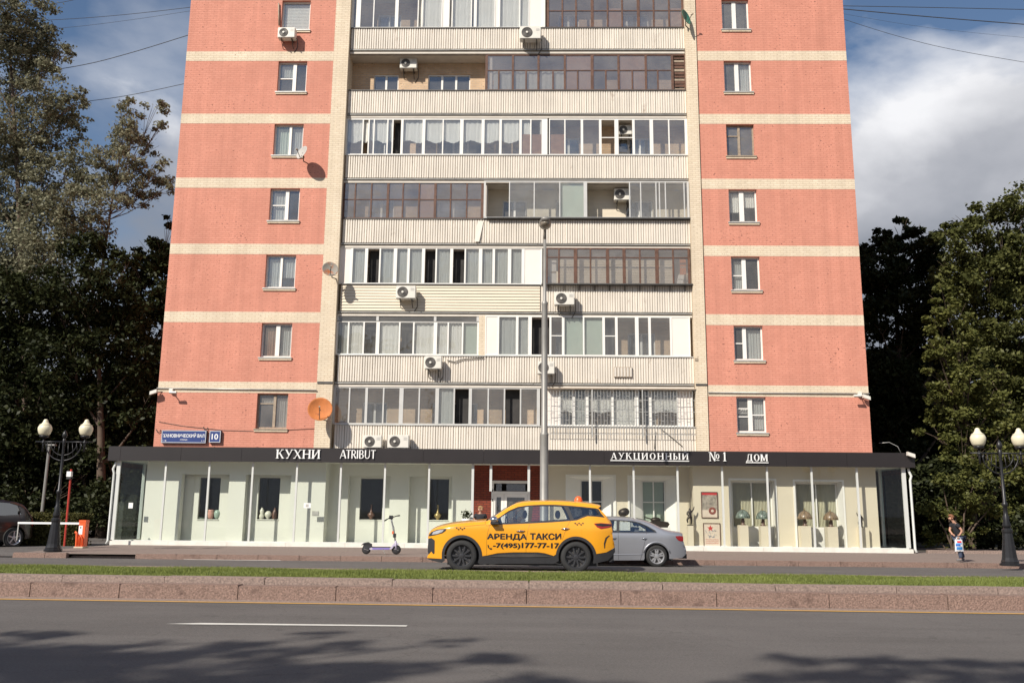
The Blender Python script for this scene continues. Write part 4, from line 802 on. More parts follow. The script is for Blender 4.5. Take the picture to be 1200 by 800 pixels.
shop_sign('shop_sign', 'white raised Latin lettering ATRIBUT on the dark fascia', 'ATRIBUT', 398, 440, 527, 537, track=.0)
shop_sign('shop_sign', 'underlined long word АУКЦИОННЫЙ in white letters, longest on the dark fascia', 'АУКЦИОННЫЙ', 716, 807, 530.5, 538, line=.035, track=.22)
shop_sign('shop_sign', 'white raised number sign №1 on the dark fascia', '№1', 831, 852, 529.5, 540, track=.25)
shop_sign('shop_sign', 'underlined short word ДОМ right of the number sign on the dark fascia', 'ДОМ', 875, 900, 532, 540, line=.04, track=.12)
def text_mesh(name, s, size, m, parent, loc, bold=0, shear=0, sx=1, space=1, extrude=0, fit=None, mapper=None):
    c = bpy.data.curves.new('lettering', 'FONT'); c.body = s; c.size = size; c.offset = bold; c.shear = shear; c.space_character = space; c.extrude = extrude; c.resolution_u = 4
    o = bpy.data.objects.new('lettering', c); COL.objects.link(o); dg = bpy.context.evaluated_depsgraph_get(); dg.update()
    me = bpy.data.meshes.new_from_object(o.evaluated_get(dg)); bpy.data.objects.remove(o); xs = [v.co.x for v in me.vertices]; ys = [v.co.y for v in me.vertices]
    x0, x1, y0, y1 = min(xs), max(xs), min(ys), max(ys)
    for v in me.vertices:
        X, Y_, Zz = v.co; 
        if fit: X = (X-x0)/(x1-x0)*fit[0]; Y_ = (Y_-y0)/(y1-y0)*fit[1]
        v.co = mapper(X, Y_) if mapper else (X*sx, -Zz, Y_)
    me.materials.clear(); me.name = 'lettering'
    return link(name, me, m, parent, loc)
# street name plate and house number
def plate(name, label, px0, py0, px1, py1, lines, cat='street sign'):
    a, b = P(px0, (py0+py1)/2, Y=-.08), P(px1, (py0+py1)/2, Y=-.08); z0, z1 = PXZ((px0+px1)/2, py1, -.08), PXZ((px0+px1)/2, py0, -.08)
    r_ = thing(name, label, cat, (a.x, -.01, z0)); w, h_ = b.x-a.x, z1-z0
    MB().box(0, w, -.10, -.0, 0, h_).build('casing', M['steel'], r_); MB().box(.0, w, -.108, -.1005, 0, h_).build('enamel_face', M['blue'], r_)
    fr = MB(); t = .022
    for q in ((.01, w-.01, .01, .01+t), (.01, w-.01, h_-.01-t, h_-.01), (.01, .01+t, .01+t, h_-.01-t), (w-.01-t, w-.01, .01+t, h_-.01-t)): fr.box(q[0], q[1], -.1105, -.1085, q[2], q[3])
    fr.build('border', M['mullion'], r_)
    for s, x, z, fw, fh in lines: text_mesh('lettering', s, .2, M['letter'], r_, (x*w, -.112, z*h_), bold=.004, fit=(fw*w, fh*h_))
    return r_
plate('street_name_sign', 'long blue street name plate ХАМОВНИЧЕСКИЙ ВАЛ УЛИЦА on the lowest brick wall', 189.5, 504, 242, 519, [('ХАМОВНИЧЕСКИЙ ВАЛ', .04, .44, .92, .34), ('УЛИЦА', .42, .20, .17, .11), ('← 46', .03, .14, .09, .10), ('2 →', .90, .14, .07, .10)])
plate('house_number_sign', 'square blue house number plate reading 10 beside the street name plate', 245.5, 504.5, 259, 518.5, [('10', .22, .26, .56, .48)])
# ------------------------------------------------------------------ things on the facade
def ac_unit(px, py, Y, label, w=.80, h=.55, d=.32, fan=-.16, white=True, scale_px=None, open_fan=False):
    c = P(px, py, Y=Y-d-.12)
    r_ = thing('air_conditioner', label, 'air conditioner', (c.x, Y, c.z-h/2), 'air conditioners hung on the tower')
    y0, y1 = -d-.12, -.12; R_ = h*.41
    bm = bmesh.new(); bmesh.ops.create_cube(bm, size=1, matrix=Matrix.Translation((0, (y0+y1)/2, h/2)) @ Matrix.Diagonal((w, d, h, 1)))
    bmesh.ops.bevel(bm, geom=bm.edges, offset=.02, segments=2, affect='EDGES'); me = bpy.data.meshes.new('casing'); bm.to_mesh(me); bm.free(); link('casing', me, M['acwhite'], r_)
    fx = fan*w
    g = MB().lathe([(R_, 0), (R_, -.012), (R_-.02, -.016), (R_-.02, -.006)], (fx, y0-.001, h/2), 28, 'Y', cap=False); g.lathe([(R_-.02, -.004), (.001, -.004)], (fx, y0-.001, h/2), 28, 'Y', cap=False)
    for q in range(1, 5): rr = R_*q/5; g.lathe([(rr, -.018), (rr+.010, -.018), (rr+.010, -.006), (rr, -.006)], (fx, y0, h/2), 24, 'Y', cap=False)
    gr_ = g.build('fan_grille', M['acgrille'], r_); MB().lathe([(.045, 0), (.045, -.025), (.001, -.028)], (fx, y0-.008, h/2), 14, 'Y').build('hub', M['acwhite'], gr_)
    s = MB()
    for q in range(3): s.box(w/2-.20, w/2-.06, y0-.006, y0-.001, h*.62+q*.04, h*.62+.012+q*.04)
    s.build('label_strip', M['flash'], r_)
    for x in (-w*.3, w*.3):
        MB().box(x-.018, x+.018, y0-.02, 0, -.035, -.003).add([(x-.014, -.02, -.30), (x+.014, -.02, -.30), (x+.014, y0+.06, -.035), (x-.014, y0+.06, -.035), (x-.014, -.02, -.26), (x+.014, -.02, -.26), (x+.014, y0+.02, -.035), (x-.014, y0+.02, -.035)], [(0, 1, 2, 3), (4, 7, 6, 5), (0, 4, 5, 1), (0, 3, 7, 4), (1, 5, 6, 2)]).build('bracket', M['steel'], r_)
    MB().tube([(w/2-.02, y1-.1, .12), (w/2+.05, y1-.05, .05), (w/2+.03, -.03, -.25), (w/2-.1, -.01, -.45)], .016, 6).build('hose', M['steel'], r_, smooth=True)
    return r_
YPP = YB-.04
ac_unit(335.5, 38, 0, 'small air conditioner under the topmost window of the left brick wing', .72, .46)
ac_unit(478.5, 74, YW, 'air conditioner inside the open balcony on its brick back wall', .72, .46)
ac_unit(621.5, 38, YPP, 'air conditioner on the highest corrugated parapet near the middle of the facade', .88, .56, .36)
ac_unit(729.5, 227.5, YW, 'air conditioner inside the right balcony behind sliding glass above the street lamp', .68, .50)
ac_unit(475.5, 342, YPP, 'air conditioner on the yellowed slatted parapet with a looping hose', .78, .52)
ac_unit(661.5, 349.5, YPP, 'air conditioner below the brown framed balcony right of the lamp post', .78, .52)
ac_unit(507.5, 424.5, YPP, 'air conditioner on the pale parapet beneath the white curtained balcony', .66, .50)
ac_unit(640, 430.5, YPP, 'air conditioner half hidden behind the tall lamp post', .66, .50)
ac_unit(436.5, 517, YPP, 'left air conditioner of the pair just above the dark fascia', .70, .48)
ac_unit(466.5, 517, YPP, 'right air conditioner of the pair above the fascia with brown fan', .82, .50)
ac_unit(733, 152, YW, 'white air conditioner box inside the open casement of the white framed right balcony', .55, .42, .28)
cable('ac_pipe_riser', [P(326.5, 4, Y=-.06), P(327, 30, Y=-.06)], .03, 'oldwood', tower)
def dish(px, py, Y, r, label, m, dist=.55, yaw=0, pitch=20, arm=True):
    c = P(px, py, Y=Y-dist); o = thing('satellite_dish', label, 'satellite dish', (c.x, Y-dist, c.z), 'satellite dishes on the tower')
    rot = Matrix.Rotation(R(yaw), 4, 'Z') @ Matrix.Rotation(R(-pitch), 4, 'X')
    def put(mb): mb.v = [tuple(rot @ Vector(v)) for v in mb.v]; return mb
    n_ = 9; pr = [(r*k/n_+.0005, r*.22*(1-(k/n_)**2)) for k in range(n_+1)]; pr2 = [(a, b+.012) for a, b in reversed(pr)]
    put(MB().lathe(pr+[(r+.006, .006)]+pr2, (0, 0, 0), 36, 'Y', cap=False)).build('reflector', m, o, smooth=True)
    put(MB().tube([(0, .05, -r*.92), (0, -r*.75, -r*.15)], .014, 6)).build('feed_arm', M['steel'], o)
    put(MB().lathe([(.03, -.05), (.035, .0), (.02, .05)], (0, -r*.78, -r*.12), 10, 'Y')).build('receiver', M['oldwood'], o)
    MB().tube([tuple(rot @ Vector((0, r*.2, 0))), (0, dist*.5, -.1), (.0, dist*.6, -r*.8), (.12, dist, -r*.8)], .022, 8).build('wall_mount', M['steel'], o, smooth=True)
    return o
dish(353.5, 178.5, 0, .30, 'light grey satellite dish at the window sill in the left brick wing', M['greydish'], .6, -38, 18)
dish(387, 315, .0, .31, 'grey satellite dish with rust streaks on the cream pilaster', M['rusthalf'], .6, 20, 15)
dish(375, 479, .0, .46, 'large rusty orange satellite dish at the foot of the left pilaster', M['rust'], .65, 10, 14)
dish(804.5, 20, .0, .33, 'green satellite dish turned edge on at the right pilaster', M['greendish'], .40, 50, 12)
def wall_camera(px, py, px2, py2, label):
    a = P(px, py, Y=-.15); b = P(px2, py2, Y=-.4); o = thing('security_camera', label, 'camera', (a.x, -.01, a.z))
    MB().box(-.07, .07, -.14, 0, -.04, .10).build('junction_box', M['acwhite'], o); MB().tube([(0, -.12, .0), (.06 if px2 > px else -.06, -.30, -.05)], .02, 6).build('arm', M['acwhite'], o)
    dx = b.x-a.x; MB().lathe([(.045, -.14), (.05, 0), (.055, .14)], (dx*.5, -.34, -.08), 12, 'X').build('camera_body', M['acwhite'], o); return o
wall_camera(200, 458, 207, 463, 'white camera on the cream band above the street name plate'); wall_camera(1008, 462, 1000, 468, 'white camera on the lowest cream band at the right end')
def floodlight(px, py, Y, label, sx_=1):
    a = P(px, py, Y=Y); o = thing('floodlight', label, 'floodlight', tuple(a)); mb = MB().box(-.13, .13, -.10, .04, -.06, .07); mb.v = [(x, y, z-.35*x*sx_) for x, y, z in mb.v]; mb.build('lamp_housing', M['acwhite'], o)
    MB().tube([(0, .04, 0), (-sx_*.1, .12, .03), (-sx_*.25, -Y+.0 if Y < 0 else .2, .05)], .015, 6).build('arm', M['steel'], o); return o
floodlight(180.5, 459.5, -.2, 'white floodlight sticking out of the left edge of the tower', -1); floodlight(1015, 465.5, -.2, 'white floodlight sticking out of the right edge of the tower', 1)
floodlight(1067, 533, -1.62, 'small white floodlight at the right end of the dark fascia', 1)
MB().tube([P(1030, 519, Y=1), P(1042, 518, Y=1), P(1052, 523, Y=1), P(1056, 531, Y=1)], .012, 6).build('roof_conduit', M['flash'], shop, smooth=True)
cable('wall_wire', [P(186, 494, Y=-.02), P(215, 499, Y=-.02), P(262, 504, Y=-.02), P(300, 505, Y=-.02), P(368, 502, Y=-.02)], .008, parent=tower)
for px_, py_ in ((186, 505), (241.5, 502.5)):
    q = P(px_, py_, Y=-.03); MB().tube([(q.x-.12, -.02, q.z+.08), (q.x-.03, -.05, q.z-.05), (q.x+.06, -.04, q.z-.02), (q.x+.05, -.02, q.z+.06)], .014, 5).build('wire_loop', M['steel'], tower)
# ------------------------------------------------------------------ things on show in the gallery
def lathe_thing(name, label, cat, prof, loc, m, group=None, part='body', n=24):
    o = MB().lathe(prof, (0, 0, 0), n).build(name, m, None, smooth=True, loc=loc); tag(o, label, cat, group); return o
M['cer_pink'] = mat('pink_ceramic', (.55, .30, .24), .35, var=.08); M['cer_green'] = mat('celadon_ceramic', (.30, .40, .33), .3, var=.08); M['cer_white'] = mat('white_ceramic', (.60, .60, .50), .3, var=.05)
M['cer_dark'] = mat('brown_ceramic', (.13, .07, .05), .35, var=.2); M['brass'] = mat('aged_brass', (.36, .27, .11), .4, .5, var=.2); M['bronze'] = mat('dark_bronze', (.045, .035, .028), .45, .6, var=.3, scale=6)
zs_ = wA[2]
def sill_vase(px, Y, prof, m, label, z=None): return lathe_thing('vase', label, 'vase', prof, (X_(px, Y, 600), Y, (z if z is not None else zs_)+.004), m, 'vases on the shop window sills')
VY = YR+.06
sill_vase(247.3, VY, [(.05, 0), (.10, .05), (.12, .22), (.10, .30), (.12, .34), (.08, .345)], M['cer_pink'], 'pink bulging vase in the leftmost shop window')
sill_vase(255, VY, [(.06, 0), (.11, .08), (.13, .22), (.10, .32), (.05, .34)], M['cer_green'], 'grey green rounded vase at the right of the leftmost shop window')
lathe_thing('dish', 'low grey dish on the sill of the leftmost shop window', 'dish', [(.06, 0), (.14, .04), (.15, .05), (.05, .03)], (X_(237.5, VY), VY, zs_+.004), M['cer_green'])
sill_vase(307, VY, [(.05, 0), (.09, .06), (.10, .14), (.06, .22), (.08, .30), (.07, .36), (.03, .40), (.04, .43), (.03, .44)], M['cer_white'], 'white gourd shaped vase in the second shop window')
sill_vase(314.5, VY, [(.03, 0), (.05, .04), (.13, .16), (.13, .24), (.07, .30), (.05, .32)], M['cer_white'], 'white round bodied vase on a narrow foot in the second window')
sill_vase(322, VY, [(.07, 0), (.09, .10), (.09, .26), (.05, .34), (.03, .42), (.04, .44)], M['cer_dark'], 'dark brown bottle vase at the right of the second window')
VY2 = YR2+.06
for px_, m_, lb in ((435, 'cer_dark', 'brown long necked vase in the third shop window'), (513, 'brass', 'brassy long necked vase in the window next to the brick entrance')):
    sill_vase(px_, VY2, [(.05, 0), (.07, .02), (.05, .05), (.13, .14), (.13, .20), (.05, .27), (.028, .36), (.028, .50), (.045, .56), (.03, .57)], M[m_], lb, wC[2])
ledge = MB().box(wC[0]-.02, wC[1]+.02, YR2-.02, YR2+.12, wC[2]-.03, wC[2]).build('window_ledge', M['mint'], shop)
for w, y in ((wA, YR), (wB, YR), (wD, YR2)): MB().box(w[0]-.01, w[1]+.01, y-.03, y+.12, w[2]-.03, w[2]).build('window_ledge', M['mint'], shop)
def plinth(px0, px1, pt, Y, label, m='sand'):
    x0, x1 = X_(px0, Y, 630), X_(px1, Y, 630); zt = Z_((px0+px1)/2, pt, Y); w = x1-x0
    o = MB().box(-w/2, w/2, -w/2, w/2, 0, zt-.252).build('display_plinth', M[m], None, loc=((x0+x1)/2, Y+w/2, .252)); tag(o, label, 'plinth', 'display plinths in the right half of the gallery'); return o, (x0+x1)/2, zt, Y+w/2
M['tif_a'] = mat('green_stained_glass', (.14, .175, .145), .35, var=.8, scale=14, detail=1); M['tif_b'] = mat('amber_stained_glass', (.22, .15, .09), .3, var=.6, scale=14, detail=1)
def glass_lamp(px, top, pls, m, label, pl_label, base='cer_dark', R_=.26):
    YY = -1.18; _, x, zt, yc = plinth(pls[0], pls[1], top, YY, pl_label)
    o = thing('table_lamp', label, 'lamp', (x+ (X_(px, YY, 600)-x), yc, zt+.003)); 
    MB().lathe([(.10, 0), (.10, .02), (.05, .05), (.075, .12), (.05, .22), (.02, .30), (.02, .34)], n=16).build('stand', M[base], o, smooth=True)
    sh_ = MB().lathe([(R_, .24), (R_+.012, .27), (R_*.93, .36), (R_*.72, .45), (R_*.42, .51), (.05, .54), (.02, .55)], n=20, cap=False).build('lamp_shade', m, o, smooth=True)
    ribs = MB()
    for k in range(10):
        t = 2*math.pi*k/10; ribs.tube([((r_+.004)*math.cos(t), (r_+.004)*math.sin(t), z) for r_, z in ((R_, .24), (R_*.93, .36), (R_*.72, .45), (R_*.42, .51), (.05, .54))], .006, 4)
    ribs.build('leading', M['steel'], sh_); MB().lathe([(.02, .55), (.03, .57), (.008, .60), (.015, .62), (.002, .63)], n=8).build('finial', M['brass'], o)
glass_lamp(871.5, 615, (867, 877.5), M['tif_a'], 'green and blue glass lamp with dome shade, leftmost of the four', 'sand plinth under the leftmost green glass lamp')
glass_lamp(895, 616, (892, 902.5), M['tif_a'], 'pale blue glass lamp with pointed shade, second from the left', 'sand plinth under the pale blue glass lamp', R_=.24)
glass_lamp(944.5, 616, (939, 951), M['tif_b'], 'amber glass lamp with wide shade, third from the left', 'sand plinth under the third glass lamp')
glass_lamp(975, 617, (970.5, 982.5), M['tif_b'], 'brown glass lamp with rounded shade, rightmost of the four', 'sand plinth under the rightmost glass lamp')
def statue(x, y, z, label, s=1, flip=1):
    """small dancing figure with one arm thrown up, one grown surface"""
    me = bpy.data.meshes.new('s'); V = [(0, 0, .24), (.01, 0, .32), (-.01, 0, .38), (0, 0, .43), (.0, 0, .475), (-.06*flip, 0, .37), (-.09*flip, -.02, .30), (-.05*flip, -.03, .26), (.06*flip, 0, .38), (.11*flip, 0, .44), (.13*flip, 0, .53), (.03, 0, .22), (.04, 0, .12), (.03, 0, .01), (-.04, 0, .21), (-.09, -.03, .14), (-.06, .02, .05)]
    E_ = [(0, 1), (1, 2), (2, 3), (3, 4), (2, 5), (5, 6), (6, 7), (2, 8), (8, 9), (9, 10), (0, 11), (11, 12), (12, 13), (0, 14), (14, 15), (15, 16)]
    r_ = [.05, .045, .055, .025, .04, .03, .022, .016, .03, .02, .012, .045, .028, .022, .045, .028, .018]
    o = skin_obj('statue', [(a*s, b*s, c*s+.03) for a, b, c in V], E_, [q*s for q in r_], M['bronze'], None); o.location = (x, y, z)
    tag(o, label, 'statue'); b = MB().box(-.08*s, .08*s, -.06*s, .06*s, 0, .035).build('statue_base', M['bronze'], o); return o
def skin_obj(name, V, E_, rad, m, parent, sub=1, loc=None):
    me = bpy.data.meshes.new(name); me.from_pydata(V, E_, []); o = bpy.data.objects.new(name, me); COL.objects.link(o)
    mod = o.modifiers.new('s', 'SKIN'); mod.branch_smoothing = .4
    for i, q in enumerate(rad): d = me.skin_vertices[0].data[i]; d.radius = (q, q) if not isinstance(q, tuple) else q; d.use_root = (i == 0)
    if sub: sm = o.modifiers.new('u', 'SUBSURF'); sm.levels = sub; sm.render_levels = sub
    dg = bpy.context.evaluated_depsgraph_get(); dg.update(); m2 = bpy.data.meshes.new_from_object(o.evaluated_get(dg)); m2.name = name; bpy.data.objects.remove(o)
    m2.materials.clear(); m2.shade_smooth(); r_ = link(name, m2, m, parent, loc); return r_
_, x, zt, yc = plinth(806.5, 813, 615.5, -1.12, 'narrow plinth under the dancing bronze by the posters'); statue(x, yc, zt, 'dark bronze figure with one arm raised on the plinth by the posters', 1.25)
_, x, zt, yc = plinth(1007.5, 1019, 617.5, -1.0, 'wide plinth in the right glass corner of the gallery'); statue(x-.05, yc, zt, 'small bronze figure on the plinth in the right glass corner', .95, -1)
# round-headed bronze on a stand, low bronze group
q = P(731, 600, Y=-.9); o = thing('bronze_sculpture', 'round dark bronze head on a thin white stand behind the grey sedan', 'sculpture', (q.x, -.9, .252))
MB().box(-.14, .14, -.14, .14, 0, q.z-.60).build('stand', M['white'], o)
MB().tube([(0, 0, q.z-.60), (0, 0, q.z-.36)], .025).build('stem', M['bronze'], o)
mb = MB().sphere((0, 0, q.z-.252), .22, 18, 12, (1, .8, .72)); mb.v = [(x_*(1+.06*math.sin(9*z_)), y_, z_+.02*math.sin(11*x_)) for x_, y_, z_ in mb.v]; mb.build('head', M['bronze'], o, smooth=True)
q = P(769, 611, Y=-.85); o = thing('bronze_sculpture', 'low dark bronze armoured shape in the window behind the grey sedan', 'sculpture', (q.x, -.85, .252)); zb = q.z-.252-.2
MB().box(-.5, .5, -.22, .22, 0, zb-.004).build('stand', M['white'], o)
mb = MB(); mb.prism([(-.30, 0), (.38, 0), (.46, .12), (.40, .20), (.05, .24), (-.22, .20), (-.38, .10)], -.20, .20); autosmooth(mb.build('hull', M['bronze'], o, loc=(0, 0, zb)))
MB().sphere((-.02, 0, zb+.27), .16, 14, 8, (1.2, .8, .6)).build('turret', M['bronze'], o, smooth=True); MB().tube([(-.15, 0, zb+.29), (-.42, 0, zb+.36)], .022).build('barrel', M['bronze'], o)
# two framed posters on the sand pier
M['post_a'] = mat('grey_sepia_print', (.30, .26, .21), .6, var=.7, scale=9, detail=8, dark=(.12, .08, .06), dthr=.62, dscale=6); M['paper'] = mat('cream_paper', (.62, .52, .42), .6, var=.08)
M['redink'] = mat('red_ink', (.45, .03, .03), .6, var=.2); M['bluink'] = mat('grey_blue_ink', (.18, .21, .27), .6, var=.5, scale=12); M['medal'] = mat('brown_red_medal', (.22, .06, .04), .5, var=.4, scale=9)
def poster(px0, px1, py0, py1, label):
    cx = (px0+px1)/2; x0, x1, z0, z1 = X_(px0, YP-.03, 600), X_(px1, YP-.03, 600), Z_(cx, py1, YP-.03), Z_(cx, py0, YP-.03); w, h_ = x1-x0, z1-z0
    o = thing('poster', label, 'poster', (x0, YP-.002, z0), 'posters on the sand coloured pier'); f = MB(); t = .022
    for q in ((0, w, 0, t), (0, w, h_-t, h_), (0, t, t, h_-t), (w-t, w, t, h_-t)): f.box(q[0], q[1], -.04, -.005, q[2], q[3])
    f.build('frame', M['cer_dark'], o); return o, w, h_, t
o, w, h_, t = poster(822, 841.5, 576, 606.5, 'upper poster, grey print with red heading and round red brown medal')
MB().box(t, w-t, -.02, -.004, t, h_-t).build('print', M['post_a'], o); MB().box(t, w-t, -.023, -.0205, h_*.88, h_-t).build('red_heading', M['redink'], o)
MB().lathe([(.135, 0), (.135, -.006), (.001, -.007)], (w*.66, -.0205, h_*.27), 20, 'Y').build('medal', M['medal'], o); MB().box(t, w*.98-t, -.0222, -.0204, t, h_*.30).build('pale_patch', M['paper'], o)
MB().lathe([(.05, -.001), (.05, -.003), (.001, -.004)], (w*.66, -.028, h_*.27), 14, 'Y').build('medal_centre', M['paper'], o)
o, w, h_, t = poster(823.5, 843.5, 612.5, 640.5, 'lower poster, cream print with red star above a blue sketch and red script')
MB().box(t, w-t, -.02, -.004, t, h_-t).build('print', M['paper'], o); pts = []
for k in range(10): rr = .12 if k % 2 == 0 else .05; a = R(90+36*k); pts.append((w*.42+rr*math.cos(a), h_*.78+rr*math.sin(a)))
MB().prism(pts, -.024, -.0205).build('star', M['redink'], o)
sk = MB(); rs = random.Random(3)
for k in range(26):
    a = (w*(.15+.6*rs.random()), h_*(.40+.28*rs.random())); b = (a[0]+rs.uniform(-.09, .09), a[1]+rs.uniform(-.05, .05)); sk.tube([(a[0], -.021, a[1]), (b[0], -.021, b[1])], .008, 4)
sk.build('sketch', M['bluink'], o); sk = MB()
for ln in range(3):
    for k in range(9): x = w*(.12+.085*k); z = h_*(.30-.075*ln); sk.tube([(x, -.021, z), (x+.03, -.021, z+.03*rs.random()), (x+.045, -.021, z-.01)], .006, 4)
sk.build('script', M['redink'], o)

MB().box(GX0+.2, XA0-.03, 1.25, 1.30, .25, 2.0).build('gallery_partition', mat('grey_green_partition', (.20, .21, .18), .7), shop)
MB().box(XA0+.21, XD1-.21, 3.2, 3.25, .1, ZF0).build('shop_rear_wall', M['room'], shop)
# ------------------------------------------------------------------ vehicles
M['taxi'] = mat('yellow_orange_car_paint', (.80, .345, .015), .30, var=.02, scale=1, coat=.8, spec=.5)
M['silver'] = mat('silver_car_paint', (.36, .37, .40), .35, .55, var=.02, coat=.7)
M['maroon'] = mat('dark_maroon_paint', (.020, .012, .011), .3, .2, var=.05, coat=.8)
M['clad'] = mat('black_plastic_cladding', (.028, .028, .03), .55, var=.15, scale=8)
M['tyre'] = mat('tyre_rubber', (.022, .022, .022), .8, var=.2, scale=9)
M['rimdark'] = mat('dark_alloy', (.09, .09, .095), .35, .7, var=.1); M['rimlight'] = mat('silver_alloy', (.55, .55, .56), .3, .7, var=.05)
M['chrome'] = mat('chrome', (.75, .75, .77), .12, 1, var=.02); M['lampred'] = mat('red_lens', (.30, .012, .015), .15, var=.2, coat=.6); M['lampclear'] = mat('clear_lens', (.55, .56, .58), .15, .3, var=.3, scale=20, coat=.8)
M['carglass'] = glassmat('car_glass', (.62, .68, .68), .16); M['privglass'] = glassmat('dark_car_glass', (.10, .11, .12), .14)
M['seat'] = mat('grey_car_seat', (.12, .12, .125), .8, var=.15); M['seat_light'] = mat('pale_seat_cover', (.45, .45, .43), .8, var=.1)
M['textblack'] = mat('black_vinyl', (.02, .018, .018), .45)
def pip(x, y, poly):
    c = False; j = len(poly)-1
    for i in range(len(poly)):
        xi, yi = poly[i]; xj, yj = poly[j]
        if (yi > y) != (yj > y) and x < (xj-xi)*(y-yi)/(yj-yi)+xi: c = not c
        j = i
    return c
def catmull(pts, closed=False, seg=5):
    out = []; n = len(pts)
    for i in range(n-1 if not closed else n):
        p0 = pts[(i-1) % n] if closed or i > 0 else pts[i]; p1 = pts[i]; p2 = pts[(i+1) % n]; p3 = pts[(i+2) % n] if closed or i+2 < n else p2
        for k in range(seg):
            t = k/seg; out.append(tuple(.5*((2*p1[a])+(-p0[a]+p2[a])*t+(2*p0[a]-5*p1[a]+4*p2[a]-p3[a])*t*t+(-p0[a]+3*p1[a]-3*p2[a]+p3[a])*t**3) for a in (0, 1)))
    if not closed: out.append(tuple(pts[-1]))
    return out
def resample(poly, step):
    out = []; n = len(poly)
    for i in range(n):
        a, b = Vector(poly[i]), Vector(poly[(i+1) % n]); k = max(1, int((b-a).length/step))
        for q in range(k): out.append(tuple(a.lerp(b, q/k)))
    return out
def cdt(outer, holes=(), step=.05):
    """triangulate an outline with holes and an even inner grid"""
    outer = resample(outer, step); holes = [resample(h, step) for h in holes]; pts = list(outer); edges = [(i, (i+1) % len(outer)) for i in range(len(outer))]
    for h in holes: o = len(pts); pts += h; edges += [(o+i, o+(i+1) % len(h)) for i in range(len(h))]
    xs = [p[0] for p in outer]; zs = [p[1] for p in outer]; base = list(pts); x = min(xs)+step/2; bp = np.array(base)
    while x < max(xs):
        z = min(zs)+step/2
        while z < max(zs):
            if pip(x, z, outer) and not any(pip(x, z, h) for h in holes) and ((bp[:, 0]-x)**2+(bp[:, 1]-z)**2).min() > (step*.45)**2: pts.append((x, z))
            z += step
        x += step
    v, e, f, _, _, _ = delaunay_2d_cdt([Vector(p) for p in pts], edges, [], 0, 1e-6); fs = []
    for t in f:
        cx = sum(v[i].x for i in t)/len(t); cz = sum(v[i].y for i in t)/len(t)
        if pip(cx, cz, outer) and not any(pip(cx, cz, h) for h in holes): fs.append(tuple(t))
    return [(p.x, p.y) for p in v], fs
class Car:
    """x from the nose (0) to the tail (Ln), y across, z up; side panels follow one half-width function"""
    def __init__(s, root, Ln, Wd, belt, top, nose=.24, tail=.14, tumble=.30):
        s.root, s.Ln, s.W, s.belt, s.nose, s.tail, s.tum = root, Ln, Wd/2, belt, nose, tail, tumble
        s.top = top; s.tx = [p[0] for p in top]; s.tz = [p[1] for p in top]
    def ztop(s, x): return float(np.interp(x, s.tx, s.tz))
    def w(s, x, z):
        u = max(0, 1-max(x, 0)/.75); v = max(0, 1-max(s.Ln-x, 0)/.6); w = s.W*(1-s.nose*u*u-s.tail*v*v)
        if z > s.belt: w -= (z-s.belt)*s.tum+.02
        else: q = (s.belt-.18-z); w -= .10*q*q+.05*max(0, z-(s.belt-.12))/.12*0; w -= .02*math.exp(-((z-s.belt+.02)/.06)**2)*0
        if z > s.belt-.10 and z <= s.belt: w -= .02*(z-s.belt+.10)/.10
        d = s.ztop(x)-z; r = .09
        if d < r: d = max(d, 0); w -= r*.9*(1-math.sqrt(max(0, 1-((r-d)/r)**2)))
        return w
    def side(s, name, m, outer, holes=(), off=0, step=.05, parent=None, sides=(-1, 1), merge=None, flip=False, label=None):
        v, f = cdt(outer, holes, step); mb = MB()
        for sd in sides: mb.add([(x-s.Ln/2, sd*(s.w(x, z)+off), z) for x, z in v], [t if sd > 0 else t[::-1] for t in f])
        if merge: mb.add(*merge)
        me = bpy.data.meshes.new(name); me.from_pydata(mb.v, [], mb.f); me.update(); bm = bmesh.new(); bm.from_mesh(me); bmesh.ops.remove_doubles(bm, verts=bm.verts, dist=.004); bmesh.ops.recalc_face_normals(bm, faces=bm.faces)
        bm.to_mesh(me); bm.free(); me.shade_smooth(); return link(name, me, m, parent or s.root)
    def over(s, pts, crown=.03, n=12, f0=-1, f1=1, off=0, wf=None):
        """skin across the car along a top line"""
        vs = []; fs = []
        for x, z in pts:
            w = (wf(x, z) if wf else s.w(x, z))
            for k in range(n+1):
                t = f0+(f1-f0)*k/n; vs.append((x-s.Ln/2, t*w, z+off+crown*(1-t*t)))
        for i in range(len(pts)-1):
            for k in range(n): a = i*(n+1)+k; fs.append((a, a+1, a+n+2, a+n+1))
        return vs, fs
    def cross(s, name, m, pts, parent=None, **kw):
        vs, fs = s.over(pts, **kw); me = bpy.data.meshes.new(name); me.from_pydata(vs, [], fs); me.update(); bm = bmesh.new(); bm.from_mesh(me); bmesh.ops.recalc_face_normals(bm, faces=bm.faces); bm.to_mesh(me); bm.free(); me.shade_smooth()
        return link(name, me, m, parent or s.root)
def arc(cx, cz, r, a0, a1, n=16): return [(cx+r*math.cos(R(a0+(a1-a0)*k/n)), cz+r*math.sin(R(a0+(a1-a0)*k/n))) for k in range(n+1)]
